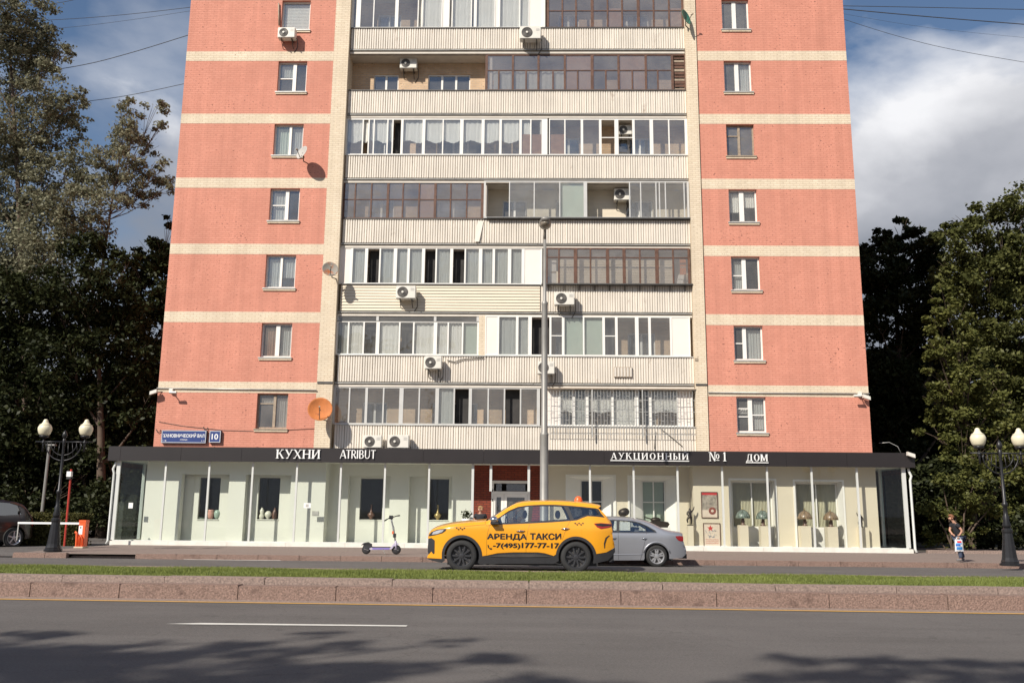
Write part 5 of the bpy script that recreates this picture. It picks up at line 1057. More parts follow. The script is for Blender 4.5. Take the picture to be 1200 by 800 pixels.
def wheel(car, x, z, r, side, kind, wd=.22):
    y = side*(car.W-.02); s = -1 if side < 0 else 1
    root = bpy.data.objects.new('wheel', None); COL.objects.link(root); root.parent = car.root; root.location = (x-car.Ln/2, y, z); root.empty_display_size = .2
    pr = [(r*.70, -wd*.02), (r*.76, .0), (r*.93, -.004), (r*.985, -.03), (r, -.06), (r, -wd+.06), (r*.97, -wd+.02), (r*.7, -wd)]
    MB().lathe([(a, s*b) for a, b in pr], (0, 0, 0), 40, 'Y', cap=False).build('tyre', M['tyre'], root, smooth=True)
    rm = MB(); rr = r*.70; rm.lathe([(rr, 0), (rr, -s*.012), (rr-.022, -s*.016), (rr-.03, -s*.09)], (0, 0, 0), 40, 'Y', cap=False)
    ns = 5; sp = MB()
    for k in range(ns):
        for dd in ((-1, 1) if kind != 'plain' else (0,)):
            a = 2*math.pi*k/ns+.3; b = a+dd*.20; c = a+dd*.30
            p0 = Vector((math.cos(a+dd*.22)*.05, 0, math.sin(a+dd*.22)*.05)); p1 = Vector((math.cos(c if kind != 'light' else b)*rr*.97, 0, math.sin(c if kind != 'light' else b)*rr*.97)); pm = (p0+p1)/2*1.08; pm = Vector((math.cos(a+dd*.34)*rr*.55, 0, math.sin(a+dd*.34)*rr*.55)) if kind == 'dark' else pm
            for q0, q1, w0, w1 in ((p0, pm, .020, .022), (pm, p1, .022, .016)):
                d = (q1-q0).normalized(); nn = Vector((-d.z, 0, d.x)); ys = -s*.03; yd = -s*.012
                vs = [q0-nn*w0, q0+nn*w0, q1+nn*w1, q1-nn*w1]; sp.add([(v_.x, ys-.0, v_.z) for v_ in vs]+[(v_.x*.99, ys-s*.03, v_.z*.99) for v_ in vs], [(0, 1, 2, 3), (0, 4, 5, 1), (1, 5, 6, 2), (2, 6, 7, 3), (3, 7, 4, 0)])
    m_ = M['rimlight'] if kind != 'dark' else M['rimdark']
    rim = rm.build('rim', m_, root, smooth=True); sp.lathe([(.06, -s*.05), (.055, -s*.022), (.03, -s*.018), (.001, -s*.018)], (0, 0, 0), 16, 'Y', cap=False)
    spo = sp.build('spokes', m_, root); autosmooth(spo, 30)
    MB().lathe([(rr-.03, -s*.085), (.001, -s*.085)], (0, 0, 0), 24, 'Y', cap=False).build('brake_disc', M['steel'], root)
    return root
def car_inside(car, x0, x1, z0, zb, fr_seat, rr_seat, belt, seatm='seat', dash=None):
    W = car.W; fl = MB().box(x0-car.Ln/2, x1-car.Ln/2, -W+.22, W-.22, z0, z0+.12).build('underbody', M['clad'], car.root)
    MB().box(.55-car.Ln/2, car.Ln-.5-car.Ln/2, -W+.28, W-.28, z0+.1, belt-.28).build('cabin_floor', M['clad'], car.root)
    for sx_, kind in ((fr_seat, 1), (rr_seat, 2)):
        if sx_ is None: continue
        for y in (-.36, .36):
            mb = MB(); x = sx_-car.Ln/2; mb.add([(x-.05, y-.22, belt-.42), (x+.10, y-.22, belt-.42), (x+.22, y-.20, belt+.12), (x+.12, y-.20, belt+.12), (x-.05, y+.22, belt-.42), (x+.10, y+.22, belt-.42), (x+.22, y+.20, belt+.12), (x+.12, y+.20, belt+.12)], [(0,1,2,3),(7,6,5,4),(0,4,5,1),(1,5,6,2),(2,6,7,3),(3,7,4,0)])
            mb.sphere((x+.20, y, belt+.24), .12, 12, 8, (.45, 1, .85)); mb.build('seat', M[seatm], car.root)
    if dash: MB().box(dash-car.Ln/2-.25, dash-car.Ln/2+.1, -W+.2, W-.2, belt-.3, belt-.02).build('dashboard', M['clad'], car.root); MB().tube([(dash-car.Ln/2+.18+.02*math.cos(t), -.36+.18*math.cos(t*1), belt+.02+.16*math.sin(t)) for t in [k*math.pi/8 for k in range(17)]], .014, 6).build('steering_wheel', M['clad'], car.root)
# ---- the yellow taxi --------------------------------------------------------
TY = -13.05                                            # near flank
tcx = P(609.5, 668, Y=TY).x
taxi = thing('taxi', 'yellow orange taxi crossover with black lettering on its doors and black wheels', 'taxi', (tcx, TY+.92, .085))
K = 49.0*5                                              # crop pixels per metre in the side view
def tz(x, y): return ((x-58)/K, (489+(x-265)*.0085-y)/K)
TL = 1083/K
def T(*pts): return [tz(*p) for p in pts]
top = catmull(T((60, 305), (66, 280), (80, 262), (110, 247), (160, 233), (230, 221), (320, 213), (400, 206), (424, 196), (470, 165), (515, 136), (555, 114), (600, 100), (660, 94), (740, 92), (830, 93), (920, 98), (1000, 106), (1066, 119)), seg=4)
tail = T((1064, 124), (1048, 131)) + T((1078, 160), (1108, 192), (1124, 212), (1128, 240), (1127, 275), (1131, 310), (1141, 335))
taxic = Car(taxi, TL, 1.84, tz(0, 222)[1], top+[tz(1108, 192), tz(1124, 212), tz(1141, 335)], nose=.30, tail=.16, tumble=.34)
fw, rw = tz(265, 400), tz(917, 407); ar = 100/K
# body side: outline of the yellow metal
body = top + tail + T((1141, 352), (1118, 366), (1090, 380), (1035, 388)) + arc(rw[0], rw[1], 114/K, 8, 172, 18) + T((790, 400), (740, 385), (700, 380), (560, 380), (470, 385), (410, 398), (382, 402)) + arc(fw[0], fw[1], 114/K, 3, 170, 18) + T((150, 418), (60, 416), (66, 398), (86, 376), (98, 392), (106, 388), (104, 316), (86, 306), (66, 305))
dlo = T((442, 215), (470, 190), (530, 148), (582, 126), (640, 117), (720, 113), (800, 113), (880, 118), (960, 125), (1035, 133), (1050, 138), (1062, 160), (1085, 186), (1040, 181), (985, 178), (955, 188), (925, 201), (900, 204), (780, 213), (640, 220), (520, 225), (440, 226))
def strip(c, line, n=14, crown=.03): return c.over(line, n=n, crown=crown)
frontline = [p for p in body[:0]]
hood = [p for p in top if p[0] <= tz(408, 0)[0]]; roof = [p for p in top if p[0] >= tz(562, 0)[0]]; wsl = [p for p in top if tz(404, 0)[0] <= p[0] <= tz(566, 0)[0]]
tl_low = T((1108, 192), (1124, 212), (1128, 240), (1127, 275), (1131, 310), (1141, 335), (1141, 352))
vs, fs = taxic.over(hood, crown=.05); mbm = MB().add(vs, fs); vs, fs = taxic.over(roof+T((1064, 124), (1048, 131)), crown=.035); mbm.add(vs, fs); vs, fs = taxic.over(tl_low, crown=.0); mbm.add(vs, fs)
for f0, f1 in ((-1, -.93), (.93, 1)): vs, fs = taxic.over(wsl, n=1, f0=f0, f1=f1, crown=.05); mbm.add(vs, fs)
taxic.side('body', M['taxi'], body, [dlo], merge=(mbm.v, mbm.f), step=.045)
taxic.cross('windscreen', M['carglass'], wsl, f0=-.93, f1=.93, crown=.05)
taxic.cross('rear_window', M['privglass'], T((1050, 134), (1080, 162), (1108, 192)), f0=-.94, f1=.94, crown=.0)
# glasshouse trim with the openings of the side windows
w1 = T((470, 190), (530, 152), (586, 131), (645, 122), (642, 212), (560, 218), (520, 221), (482, 221), (478, 212)); w2 = T((672, 121), (760, 119), (848, 123), (868, 160), (884, 197), (780, 206), (660, 211)); w3 = T((876, 125), (960, 131), (1030, 139), (1052, 168), (1030, 176), (985, 172), (952, 180), (925, 194), (905, 197))
for sd in (-1, 1): taxic.side('window_trim', M['clad'], dlo, [w1, w2, w3], off=-.012, step=.06, sides=(sd,))
for w_, g_ in ((w1, 'carglass'), (w2, 'carglass'), (w3, 'privglass')):
    for sd in (-1, 1): taxic.side('side_window', M[g_], w_, off=-.022, step=.10, sides=(sd,))
# black lower cladding with arches
clad = T((60, 417), (150, 420)) + arc(fw[0], fw[1], 116/K, 172, 2, 18) + T((382, 404), (410, 400), (470, 387), (560, 382), (700, 382), (740, 387), (790, 402)) + arc(rw[0], rw[1], 116/K, 174, 6, 18) + T((1035, 390), (1090, 382), (1118, 368), (1141, 354), (1142, 378), (1128, 398), (1098, 426), (1020, 442)) + arc(rw[0], rw[1], ar, -18, 192, 18) + T((790, 444), (640, 444), (450, 444), (372, 448)) + arc(fw[0], fw[1], ar, -22, 196, 18) + T((152, 440), (92, 430))
taxic.side('lower_cladding', M['clad'], clad, off=.012, step=.05)
taxic.side('sill_strip', M['steel'], T((420, 404), (480, 394), (600, 390), (690, 390), (775, 404), (700, 406), (560, 408)), off=.024, step=.07)
MB().box(.04-TL/2, .3-TL/2, -.60, .60, tz(0, 425)[1], tz(0, 300)[1]).build('grille', M['clad'], taxi)
MB().box(TL-.12-TL/2, TL-.02-TL/2, -.66, .66, tz(0, 428)[1], tz(0, 360)[1]).build('rear_bumper', M['clad'], taxi)
MB().box(-.02-TL/2, .06-TL/2, -.26, .26, tz(0, 372)[1], tz(0, 348)[1]).build('number_plate', M['clad'], taxi)
taxic.side('air_intake', M['clad'], T((66, 306), (86, 302), (106, 316), (106, 388), (98, 393), (86, 378), (70, 396), (64, 380)), off=.006, step=.05)
for sd in (-1, 1):
    taxic.side('headlight', M['clad'], T((66, 290), (84, 268), (120, 254), (160, 250), (175, 251), (168, 262), (150, 274), (110, 285), (75, 292)), off=.010, step=.05, sides=(sd,))
    taxic.side('headlight', M['lampclear'], T((88, 283), (96, 268), (125, 259), (160, 254), (150, 268), (118, 280)), off=.016, step=.05, sides=(sd,))
    taxic.side('tail_light', M['lampred'], T((1020, 219), (1060, 216), (1124, 222), (1126, 236), (1100, 243), (1060, 249), (1036, 238)), off=.010, step=.05, sides=(sd,))
    taxic.side('tail_light_lens', M['textblack'], T((1026, 221), (1060, 219), (1122, 225), (1122, 231), (1070, 236), (1040, 232)), off=.014, step=.05, sides=(sd,))
    taxic.side('bumper_vent', M['clad'], T((1078, 358), (1076, 330), (1086, 298), (1108, 284), (1110, 288), (1094, 302), (1084, 332), (1082, 356)), off=.008, step=.05, sides=(sd,))
    for ln in ([(446, 228), (424, 232), (408, 300), (408, 398)], [(652, 224), (634, 300), (632, 380)], [(886, 204), (864, 240), (852, 275), (838, 310)], [(395, 208), (404, 232), (436, 226)], [(128, 262), (190, 246), (300, 234), (396, 226)]):
        pts = catmull(T(*ln), seg=6); MB().tube([(x-TL/2, sd*(taxic.w(x, z)+.0005), z) for x, z in pts], .0028, 5).build('door_seam', M['textblack'], taxi)
    pts = T((930, 262)); cx_, cz_ = tz(966, 268)
    MB().tube([(cx_+.09*math.cos(t)-TL/2, sd*(taxic.w(cx_+.09*math.cos(t), cz_+.09*math.sin(t))+.0), cz_+.09*math.sin(t)) for t in [k*math.pi/12 for k in range(25)]], .0025, 4).build('fuel_flap', M['taxi'], taxi)
    for hx in (600, 856):
        a = tz(hx-24, 263 if hx < 700 else 250); b = tz(hx+24, 261 if hx < 700 else 247)
        MB().tube([(a[0]-TL/2, sd*(taxic.w(*a)+.010), a[1]), ((a[0]+b[0])/2-TL/2, sd*(taxic.w(*a)+.035), (a[1]+b[1])/2+.005), (b[0]-TL/2, sd*(taxic.w(*b)+.010), b[1])], [.010, .018, .010], 8).build('door_handle', M['chrome'], taxi, smooth=True)
    mx_, mz_ = tz(448, 198); mr = MB().sphere((mx_-TL/2, sd*(taxic.w(mx_, mz_)+.14), mz_), .12, 14, 10, (.85, .95, .72)); mo = mr.build('wing_mirror', M['chrome'], taxi, smooth=True)
    MB().box(mx_-TL/2-.08, mx_-TL/2+.11, sd*(taxic.w(mx_, mz_)+.02), sd*(taxic.w(mx_, mz_)+.22), mz_-.10, mz_-.055).build('mirror_base', M['clad'], mo)
    for cx0, cy0 in ((256, 249), (935, 218)):      # chequer marks
        q = MB()
        for i in range(5):
            x, z = tz(cx0-22+i*11, cy0+(7 if i % 2 else 0)-(3 if cx0 < 500 else 0)); d = .020
            pl = [(x, z-d), (x+d*1.2, z), (x, z+d), (x-d*1.2, z)]; q.add([(a-TL/2, sd*(taxic.w(a, b)+.007), b) for a, b in pl], [(0, 1, 2, 3)])
        q.build('chequer_mark', M['textblack'], taxi)
for sd in (-1, 1):
    for w_ in (fw, rw): wheel(taxic, w_[0], w_[1], 88/K, sd, 'dark')
MB().tube([(tz(600, 0)[0]-TL/2, -.56, tz(0, 96)[1]), (tz(980, 0)[0]-TL/2, -.56, tz(0, 100)[1])], .015, 6).build('roof_rail', M['clad'], taxi)
car_inside(taxic, .5, TL-.4, tz(0, 450)[1], 0, tz(575, 0)[0], tz(770, 0)[0], taxic.belt, 'seat', tz(470, 0)[0])
ol = tz(948, 90); MB().lathe([(.10, -.03), (.105, .0), (.085, .08), (.05, .115), (.001, .125)], (ol[0]-TL/2, .35, ol[1]), 18).build('roof_beacon', mat('orange_beacon', (.85, .13, .03), .35), taxi, smooth=True)
def onflank(s, x0, y0, x1, y1, bold, shear=0):
    a, b = tz(x0, y1), tz(x1, y0); sl = .009
    for q_, (du, dv) in enumerate(((0, 0), (.013, .004), (.005, .012), (-.006, .006))):
        def mp(X, Z): x = a[0]+X+du; z = a[1]+Z+dv-.004; return (x-TL/2, -(taxic.w(x, z)+.004+.0006*q_), z)
        text_mesh('lettering', s, 1.0, M['textblack'], taxi, None, bold=.004, fit=(b[0]-a[0], b[1]-a[1]), mapper=mp)
onflank('АРЕНДА', 410, 279, 634, 313, .004); onflank('ТАКСИ', 655, 276, 830, 309, .004)
onflank('-7(495)', 444, 331, 597, 362, .004); onflank('177-77-17', 608, 330, 818, 356, .004)
hs = MB(); a_ = T((412, 340), (416, 338), (422, 345), (419, 350), (427, 358), (432, 355), (440, 361), (436, 366), (427, 365), (415, 354))
hs.add([(x-TL/2, -(taxic.w(x, z)+.004), z) for x, z in a_], [tuple(range(len(a_)))]); hs.build('telephone_symbol', M['textblack'], taxi)
# ---- the silver saloon ------------------------------------------------------
SY = -9.75; SK = 8*43.4; 
sedan = thing('sedan', 'silver grey four door sedan parked at the kerb behind the taxi', 'car', (P(806, 650, Y=SY).x-2.30, SY+.90, .05))
def sz(x, y): return ((x-934)/SK+4.62, (660-y)/SK+.0)
SLn = 4.66
def S_(*pts): return [sz(*p) for p in pts]
stop = catmull(S_((-620, 420), (-600, 380), (-520, 345), (-400, 325), (-260, 312), (-150, 300), (-120, 290), (-40, 250), (40, 226), (130, 217), (260, 214), (360, 216), (460, 222), (540, 235), (600, 254), (660, 282), (700, 303), (760, 325), (820, 334), (890, 345)), seg=4)
stail = S_((904, 352), (910, 420), (918, 460), (932, 480), (934, 510))
sc_ = Car(sedan, SLn, 1.80, sz(0, 345)[1], stop+S_((904, 352), (910, 420), (932, 480)), nose=.30, tail=.20, tumble=.36)
swr, swf = (sz(652, 560)[0], 100/SK), (sz(652, 560)[0]-2.80, 100/SK); sr = 115/SK
sbody = stop+stail+S_((930, 545), (890, 575), (770, 585))+arc(swr[0], swr[1], sr, -8, 190, 18)+S_((530, 598), (300, 602), (0, 602), (-200, 602), (-270, 598))+arc(swf[0], swf[1], sr, -8, 190, 18)+S_((-520, 590), (-600, 580), (-625, 540), (-625, 470))
sdlo = S_((-95, 335), (-40, 275), (40, 246), (130, 236), (260, 233), (350, 236), (430, 242), (500, 256), (570, 285), (640, 325), (655, 343), (560, 346), (300, 346), (100, 345), (-90, 344))
vs, fs = sc_.over([p for p in stop if p[0] <= sz(-125, 0)[0]], crown=.05); mbm = MB().add(vs, fs); vs, fs = sc_.over([p for p in stop if sz(35, 0)[0] <= p[0] <= sz(480, 0)[0]], crown=.04); mbm.add(vs, fs)
vs, fs = sc_.over([p for p in stop if p[0] >= sz(690, 0)[0]]+stail+S_((930, 545)), crown=.02); mbm.add(vs, fs)
sws = [p for p in stop if sz(-130, 0)[0] <= p[0] <= sz(42, 0)[0]]; srw = [p for p in stop if sz(470, 0)[0] <= p[0] <= sz(700, 0)[0]]
for ln in (sws, srw):
    for f0, f1 in ((-1, -.90), (.90, 1)): vs, fs = sc_.over(ln, n=1, f0=f0, f1=f1, crown=.04); mbm.add(vs, fs)
sc_.side('body', M['silver'], sbody, [sdlo], merge=(mbm.v, mbm.f), step=.05)
sc_.cross('windscreen', M['carglass'], sws, f0=-.90, f1=.90, crown=.04); sc_.cross('rear_window', M['privglass'], srw, f0=-.90, f1=.90, crown=.04)
s1 = S_((-70, 335), (-20, 278), (60, 252), (150, 244), (288, 243), (280, 340), (60, 340)); s2 = S_((316, 243), (400, 246), (490, 262), (545, 290), (553, 341), (305, 341)); s3 = S_((505, 262), (570, 294), (632, 336), (636, 342), (562, 341), (548, 290))
for sd in (-1, 1): sc_.side('window_trim', M['clad'], sdlo, [s1, s2, s3], off=-.010, step=.08, sides=(sd,))
for w_ in (s1, s2, s3):
    for sd in (-1, 1): sc_.side('side_window', M['carglass'] if w_ is not s3 else M['privglass'], w_, off=-.02, step=.12, sides=(sd,))
for sd in (-1, 1):
    MB().tube([(x-SLn/2, sd*(sc_.w(x, z)+.003), z) for x, z in S_((-90, 347), (100, 348), (300, 349), (560, 349), (655, 346))], .007, 5).build('belt_moulding', M['chrome'], sedan)
    sc_.side('tail_light', M['lampred'], S_((828, 378), (870, 374), (905, 378), (907, 420), (880, 424), (858, 416), (840, 400)), off=.008, step=.05, sides=(sd,))
    sc_.side('headlight', M['lampclear'], S_((-615, 440), (-600, 410), (-520, 400), (-480, 405), (-520, 430)), off=.008, step=.05, sides=(sd,))
    for ln in ([(296, 346), (296, 595)], [(560, 350), (550, 400), (530, 480), (500, 596)], [(5, 350), (0, 596)]):
        MB().tube([(x-SLn/2, sd*(sc_.w(x, z)+.0005), z) for x, z in resample(S_(*ln), .1)[:len(resample(S_(*ln), .1))//2+1]], .004, 5).build('door_seam', M['textblack'], sedan)
    pts = catmull(S_((0, 560), (300, 550), (520, 545)), seg=5); MB().tube([(x-SLn/2, sd*(sc_.w(x, z)-.004), z) for x, z in pts], .014, 6).build('sill_moulding', M['silver'], sedan, smooth=True)
    for hx in (252, 538):
        a = sz(hx-24, 402); b = sz(hx+24, 400); MB().tube([(a[0]-SLn/2, sd*(sc_.w(*a)+.006), a[1]), ((a[0]+b[0])/2-SLn/2, sd*(sc_.w(*a)+.035), a[1]+.004), (b[0]-SLn/2, sd*(sc_.w(*b)+.006), b[1])], [.010, .014, .010], 8).build('door_handle', M['chrome'], sedan, smooth=True)
        MB().sphere((a[0]+.07-SLn/2, sd*(sc_.w(*a)-.004), a[1]+.0), .035, 10, 6, (1, .15, .7)).build('handle_recess', M['clad'], sedan)
    for w_ in (swf, swr): wheel(sc_, w_[0], w_[1], 100/SK, sd, 'light')
    pts = arc(swr[0], swr[1], sr+.035, 15, 165, 12); MB().tube([(x-SLn/2, sd*(sc_.w(x, z)+.004), z) for x, z in pts], .018, 6).build('arch_lip', M['silver'], sedan, smooth=True)
MB().box(SLn/2-.22, SLn/2-.01, -.62, .62, .22, .34).build('rear_diffuser', M['clad'], sedan); MB().tube([(SLn/2-.16, -.55, .27), (SLn/2-.02, -.56, .27)], .035, 10).build('exhaust_tip', M['clad'], sedan)
MB().box(-SLn/2+.0, -SLn/2+.15, -.5, .5, .3, .6).build('grille', M['clad'], sedan)
car_inside(sc_, .5, SLn-.4, .17, 0, sz(180, 0)[0], sz(430, 0)[0], sc_.belt, 'seat', sz(-20, 0)[0])
# ---- the dark car cut by the left edge -------------------------------------
q = P(17, 643, Z=.05); dq = P(22, 643, Y=q.y)
dark = thing('parked_car', 'dark maroon hatchback cut off by the left edge of the picture', 'car', (dq.x-2.12, q.y+.2, .06), rz=R(48))
dark.scale = (1, 1, 1.12)
DK = 10*31.0
DL = 4.1
def dz(x, y): return ((x-215)/DK+DL, (645-y*.1-580+.0)*10/DK if False else (650-y)/DK)
def D_(*pts): return [dz(*p) for p in pts]
dtop = catmull([(0, .62), (.05, .72), (.35, .84), (.95, .97), (1.05, 1.0), (1.5, 1.32), (1.9, 1.45), (2.6, 1.49), (3.2, 1.45), (3.6, 1.36), (3.78, 1.22), (3.95, 1.02), (4.02, .95)], seg=4)
dc = Car(dark, DL, 1.72, .96, dtop+[(4.08, .7), (4.1, .4)], nose=.28, tail=.22, tumble=.32)
dwf, dwr = (.80, .31), (3.42, .31)
dbody = dtop+[(4.07, .85), (4.10, .60), (4.10, .38), (4.0, .28), (3.82, .27)]+arc(dwr[0], dwr[1], .37, -5, 187, 16)+[(2.9, .24), (1.3, .24)]+arc(dwf[0], dwf[1], .37, -5, 187, 16)+[(.35, .24), (.05, .28), (0, .45)]
ddlo = [(1.18, 1.0), (1.55, 1.29), (1.9, 1.39), (2.6, 1.42), (3.2, 1.38), (3.45, 1.31), (3.6, 1.02), (3.0, .99), (1.2, .985)]
vs, fs = dc.over([p for p in dtop if p[0] <= 1.0], crown=.04); mbm = MB().add(vs, fs); vs, fs = dc.over([p for p in dtop if 1.7 <= p[0] <= 3.7], crown=.03); mbm.add(vs, fs); vs, fs = dc.over([(4.02, .95), (4.07, .85), (4.10, .60), (4.10, .38)], crown=0); mbm.add(vs, fs)
dc.side('body', M['maroon'], dbody, [ddlo], merge=(mbm.v, mbm.f), step=.07)
dc.cross('windscreen', M['carglass'], [p for p in dtop if .98 <= p[0] <= 1.75], f0=-.97, f1=.97, crown=.04); dc.cross('rear_window', M['privglass'], [p for p in dtop if 3.65 <= p[0]], f0=-.97, f1=.97, crown=.03)
for sd in (-1, 1):
    dc.side('side_window', M['privglass'], ddlo, off=-.015, step=.12, sides=(sd,))
    dc.side('tail_light', M['lampred'], [(3.98, .93), (4.05, .90), (4.09, .70), (4.02, .66), (3.95, .75)], off=.008, step=.06, sides=(sd,))
    for w_ in (dwf, dwr): wheel(dc, w_[0], w_[1], .31, sd, 'plain')
    MB().tube([(x-DL/2, sd*(dc.w(x, .62)+.0), .62) for x in (.9, 1.6, 2.4, 3.0)], .012, 5).build('rub_strip', M['clad'], dark)
    MB().tube([(2.45-DL/2, sd*(dc.w(2.45, z)), z) for z in (.26, .5, .75, .98)], .004, 5).build('door_seam', M['textblack'], dark)
car_inside(dc, .4, DL-.4, .20, 0, 1.95, 2.85, .96, 'seat', 1.35)
# ------------------------------------------------------------------ people
M['skin'] = mat('skin', (.50, .27, .18), .55, var=.06, scale=6); M['hair'] = mat('reddish_brown_hair', (.20, .08, .035), .7, var=.3, scale=30); M['tee'] = mat('black_tee_shirt', (.018, .018, .022), .85, var=.2)
M['jean'] = mat('dark_blue_jeans', (.045, .06, .10), .85, var=.25, scale=10); M['shoe'] = mat('grey_shoe', (.16, .15, .15), .7, var=.2); M['hairlight'] = mat('blond_hair', (.34, .20, .09), .7, var=.3, scale=30)
def person(label, loc, H, J, hairm, topm, legm, shoem, rz=0, sleeve=.5, facing=(-1, 0)):
    """J: joint name -> position for a figure of height 1; facing in the XY plane"""
    o = thing('person', label, 'person', loc, rz=rz); j = {k: Vector(v)*H for k, v in J.items()}; h = H; fx = Vector((facing[0], facing[1], 0)).normalized(); sx_ = Vector((-fx.y, fx.x, 0))
    V = []; E_ = []; rad = []
    def add(p, r_, par=None):
        V.append(tuple(p)); rad.append(r_*h)
        if par is not None: E_.append((par, len(V)-1))
        return len(V)-1
    pel = add(j['pel'], (.075, .055) and .062); wa = add(j['pel'].lerp(j['chest'], .5), .058, pel); ch = add(j['chest'], .068, wa); nk = add(j['neck'], .03, ch); hd0 = add(j['neck'].lerp(j['head'], .45), .032, nk); hd = add(j['head'], .056, hd0); ht = add(j['head']+(j['head']-j['neck']).normalized()*.042*h+fx*-.005*h, .048, hd)
    nose = add(j['head']+fx*.058*h+Vector((0, 0, -.005*h)), .009, hd)
    hands = []
    for s in ('l', 'r'):
        a = add(j['sh'+s], .036, ch); b = add(j['el'+s], .025, a); c = add(j['wr'+s], .018, b); d = (j['wr'+s]-j['el'+s]).normalized(); pa = add(j['wr'+s]+d*.035*h, .019, c)
        # palm fingers: four of unequal length plus the thumb at the side
        lat = d.cross(fx if abs(d.dot(fx)) < .9 else Vector((0, 0, 1))).normalized()
        for k, (of, ln) in enumerate(((-.016, .034), (-.006, .042), (.005, .040), (.015, .030))):
            p1 = j['wr'+s]+d*(.045)*h+lat*of*h; f1 = add(p1, .0062, pa); p2 = p1+(d*.6*ln+fx*-.008)*h; f2 = add(p2, .0055, f1); add(p2+(d*.35*ln+fx*-.012)*h, .0048, f2)
        t1 = add(j['wr'+s]+(d*.018+fx*.020)*h, .0075, c); add(j['wr'+s]+(d*.040+fx*.030)*h, .006, t1)
        a = add(j['hp'+s], .050, pel); b = add(j['kn'+s], .036, a); m_ = add(j['kn'+s].lerp(j['an'+s], .35), .034, b); c = add(j['an'+s], .021, m_); f_ = add(j['an'+s]+fx*.05*h+Vector((0, 0, -.018*h)), .021, c); add(j['an'+s]+fx*.09*h+Vector((0, 0, -.022*h)), .014, f_)
    skin_obj('body', V, E_, rad, M['skin'], o)
    # clothes follow the same joints
    V2 = [j['pel']+Vector((0, 0, -.01*h)), j['pel'].lerp(j['chest'], .5), j['chest'], j['neck'].lerp(j['chest'], .25)]; r2 = [.094, .086, .094, .056]; e2 = [(0, 1), (1, 2), (2, 3)]
    for s in ('l', 'r'):
        n0 = len(V2); V2 += [j['sh'+s], j['sh'+s].lerp(j['el'+s], sleeve*.6), j['sh'+s].lerp(j['el'+s], sleeve*1.2)]; r2 += [.056, .048, .044]; e2 += [(2, n0), (n0, n0+1), (n0+1, n0+2)]
    skin_obj('shirt', [tuple(v) for v in V2], e2, [q*h for q in r2], M[topm], o)
    V3 = [j['pel']+Vector((0, 0, .02*h))]; r3 = [.098]; e3 = []
    for s in ('l', 'r'):
        n0 = len(V3); V3 += [j['hp'+s], j['hp'+s].lerp(j['kn'+s], .5), j['kn'+s], j['kn'+s].lerp(j['an'+s], .5), j['an'+s]+Vector((0, 0, .01*h))]; r3 += [.070, .060, .050, .046, .040]; e3 += [(0, n0)]+[(n0+i, n0+i+1) for i in range(4)]
    skin_obj('trousers', [tuple(v) for v in V3], e3, [q*h for q in r3], M[legm], o)
    for s in ('l', 'r'):
        a = j['an'+s]; skin_obj('shoe', [tuple(a+fx*-.025*h+Vector((0, 0, -.014*h))), tuple(a+fx*.03*h+Vector((0, 0, -.014*h))), tuple(a+fx*.095*h+Vector((0, 0, -.022*h)))], [(0, 1), (1, 2)], [.029*h, .030*h, .022*h], M[shoem], o)
    hc = j['head']+(j['head']-j['neck']).normalized()*.026*h-fx*.012*h
    hb = MB().sphere((0, 0, 0), .066*h, 16, 12, (1.02, .95, .92)); cut = []
    for x, y, z in hb.v:
        v = Vector((x, y, z)); front = v.dot(fx)
        if front > .02*h and z < .02*h: v = v-fx*(front-.015*h)*1.0
        n_ = 1+.05*math.sin(x*180/h)*math.sin(y*150/h+z*130/h); cut.append(tuple(hc+v*n_))
    hb.v = cut; ho = hb.build('hair', M[hairm], o, smooth=True)
    for s_ in (-1, 1):
        e_ = j['head']+fx*.050*h+sx_*s_*.020*h+Vector((0, 0, .012*h)); MB().sphere(tuple(e_), .0075*h, 8, 6).build('eye', M['textblack'], o)
        er = j['head']+sx_*s_*.056*h; MB().sphere(tuple(er), .015*h, 8, 6, (.6, .5, 1.1)).build('ear', M['skin'], o)
    mo = j['head']+fx*.052*h+Vector((0, 0, -.026*h)); MB().sphere(tuple(mo), .013*h, 8, 6, (.5, 1, .3)).build('mouth', mat('lips', (.35, .12, .10), .5), o)
    return o
q = P(1126, 657.5, Z=.16); HH = 1.42
J1 = dict(pel=(.0, 0, .50), chest=(-.045, 0, .705), neck=(-.085, 0, .80), head=(-.13, 0, .875), shl=(-.075, -.095, .765), ell=(.02, -.125, .62), wrl=(-.05, -.10, .50), shr=(-.075, .095, .765), elr=(-.13, .115, .62), wrr=(-.12, .03, .56),
          hpl=(.0, -.05, .475), knl=(-.035, -.05, .27), anl=(-.015, -.05, .045), hpr=(.0, .05, .475), knr=(.02, .05, .27), anr=(.085, .05, .055))
person('person in black T-shirt and dark jeans walking on the right pavement, head bowed', (q.x, q.y, .165), HH, J1, 'hair', 'tee', 'jean', 'shoe')
# the printed carrier bag hangs from the near hand
bag = thing('carrier_bag', 'white carrier bag with blue and red print held by the walking person', 'bag', (q.x-.05*HH-.02, q.y-.15, .165+.50*HH-.42))
bm = bmesh.new(); bmesh.ops.create_grid(bm, x_segments=8, y_segments=10, size=.5); me = bpy.data.meshes.new('bag_body'); 
vs = []; fs = []
for sd in (-1, 1):
    for i in range(9):
        for k in range(11):
            u, v_ = i/8-.5, k/10; bulge = .045*math.cos(u*math.pi)*math.sin(math.pi*min(1, v_*1.1+.05)); vs.append((u*.25*(1-.15*v_), sd*(bulge+.004), v_*.34+.008*math.sin(u*17+v_*9)))
for sd in (0, 1):
    for i in range(8):
        for k in range(10): a = sd*99+i*11+k; fs.append((a, a+11, a+12, a+1))
me.from_pydata(vs, [], fs); me.update(); me.shade_smooth(); bm.free(); bo = link('bag_body', me, mat('white_bag_plastic', (.72, .74, .76), .4), bag)
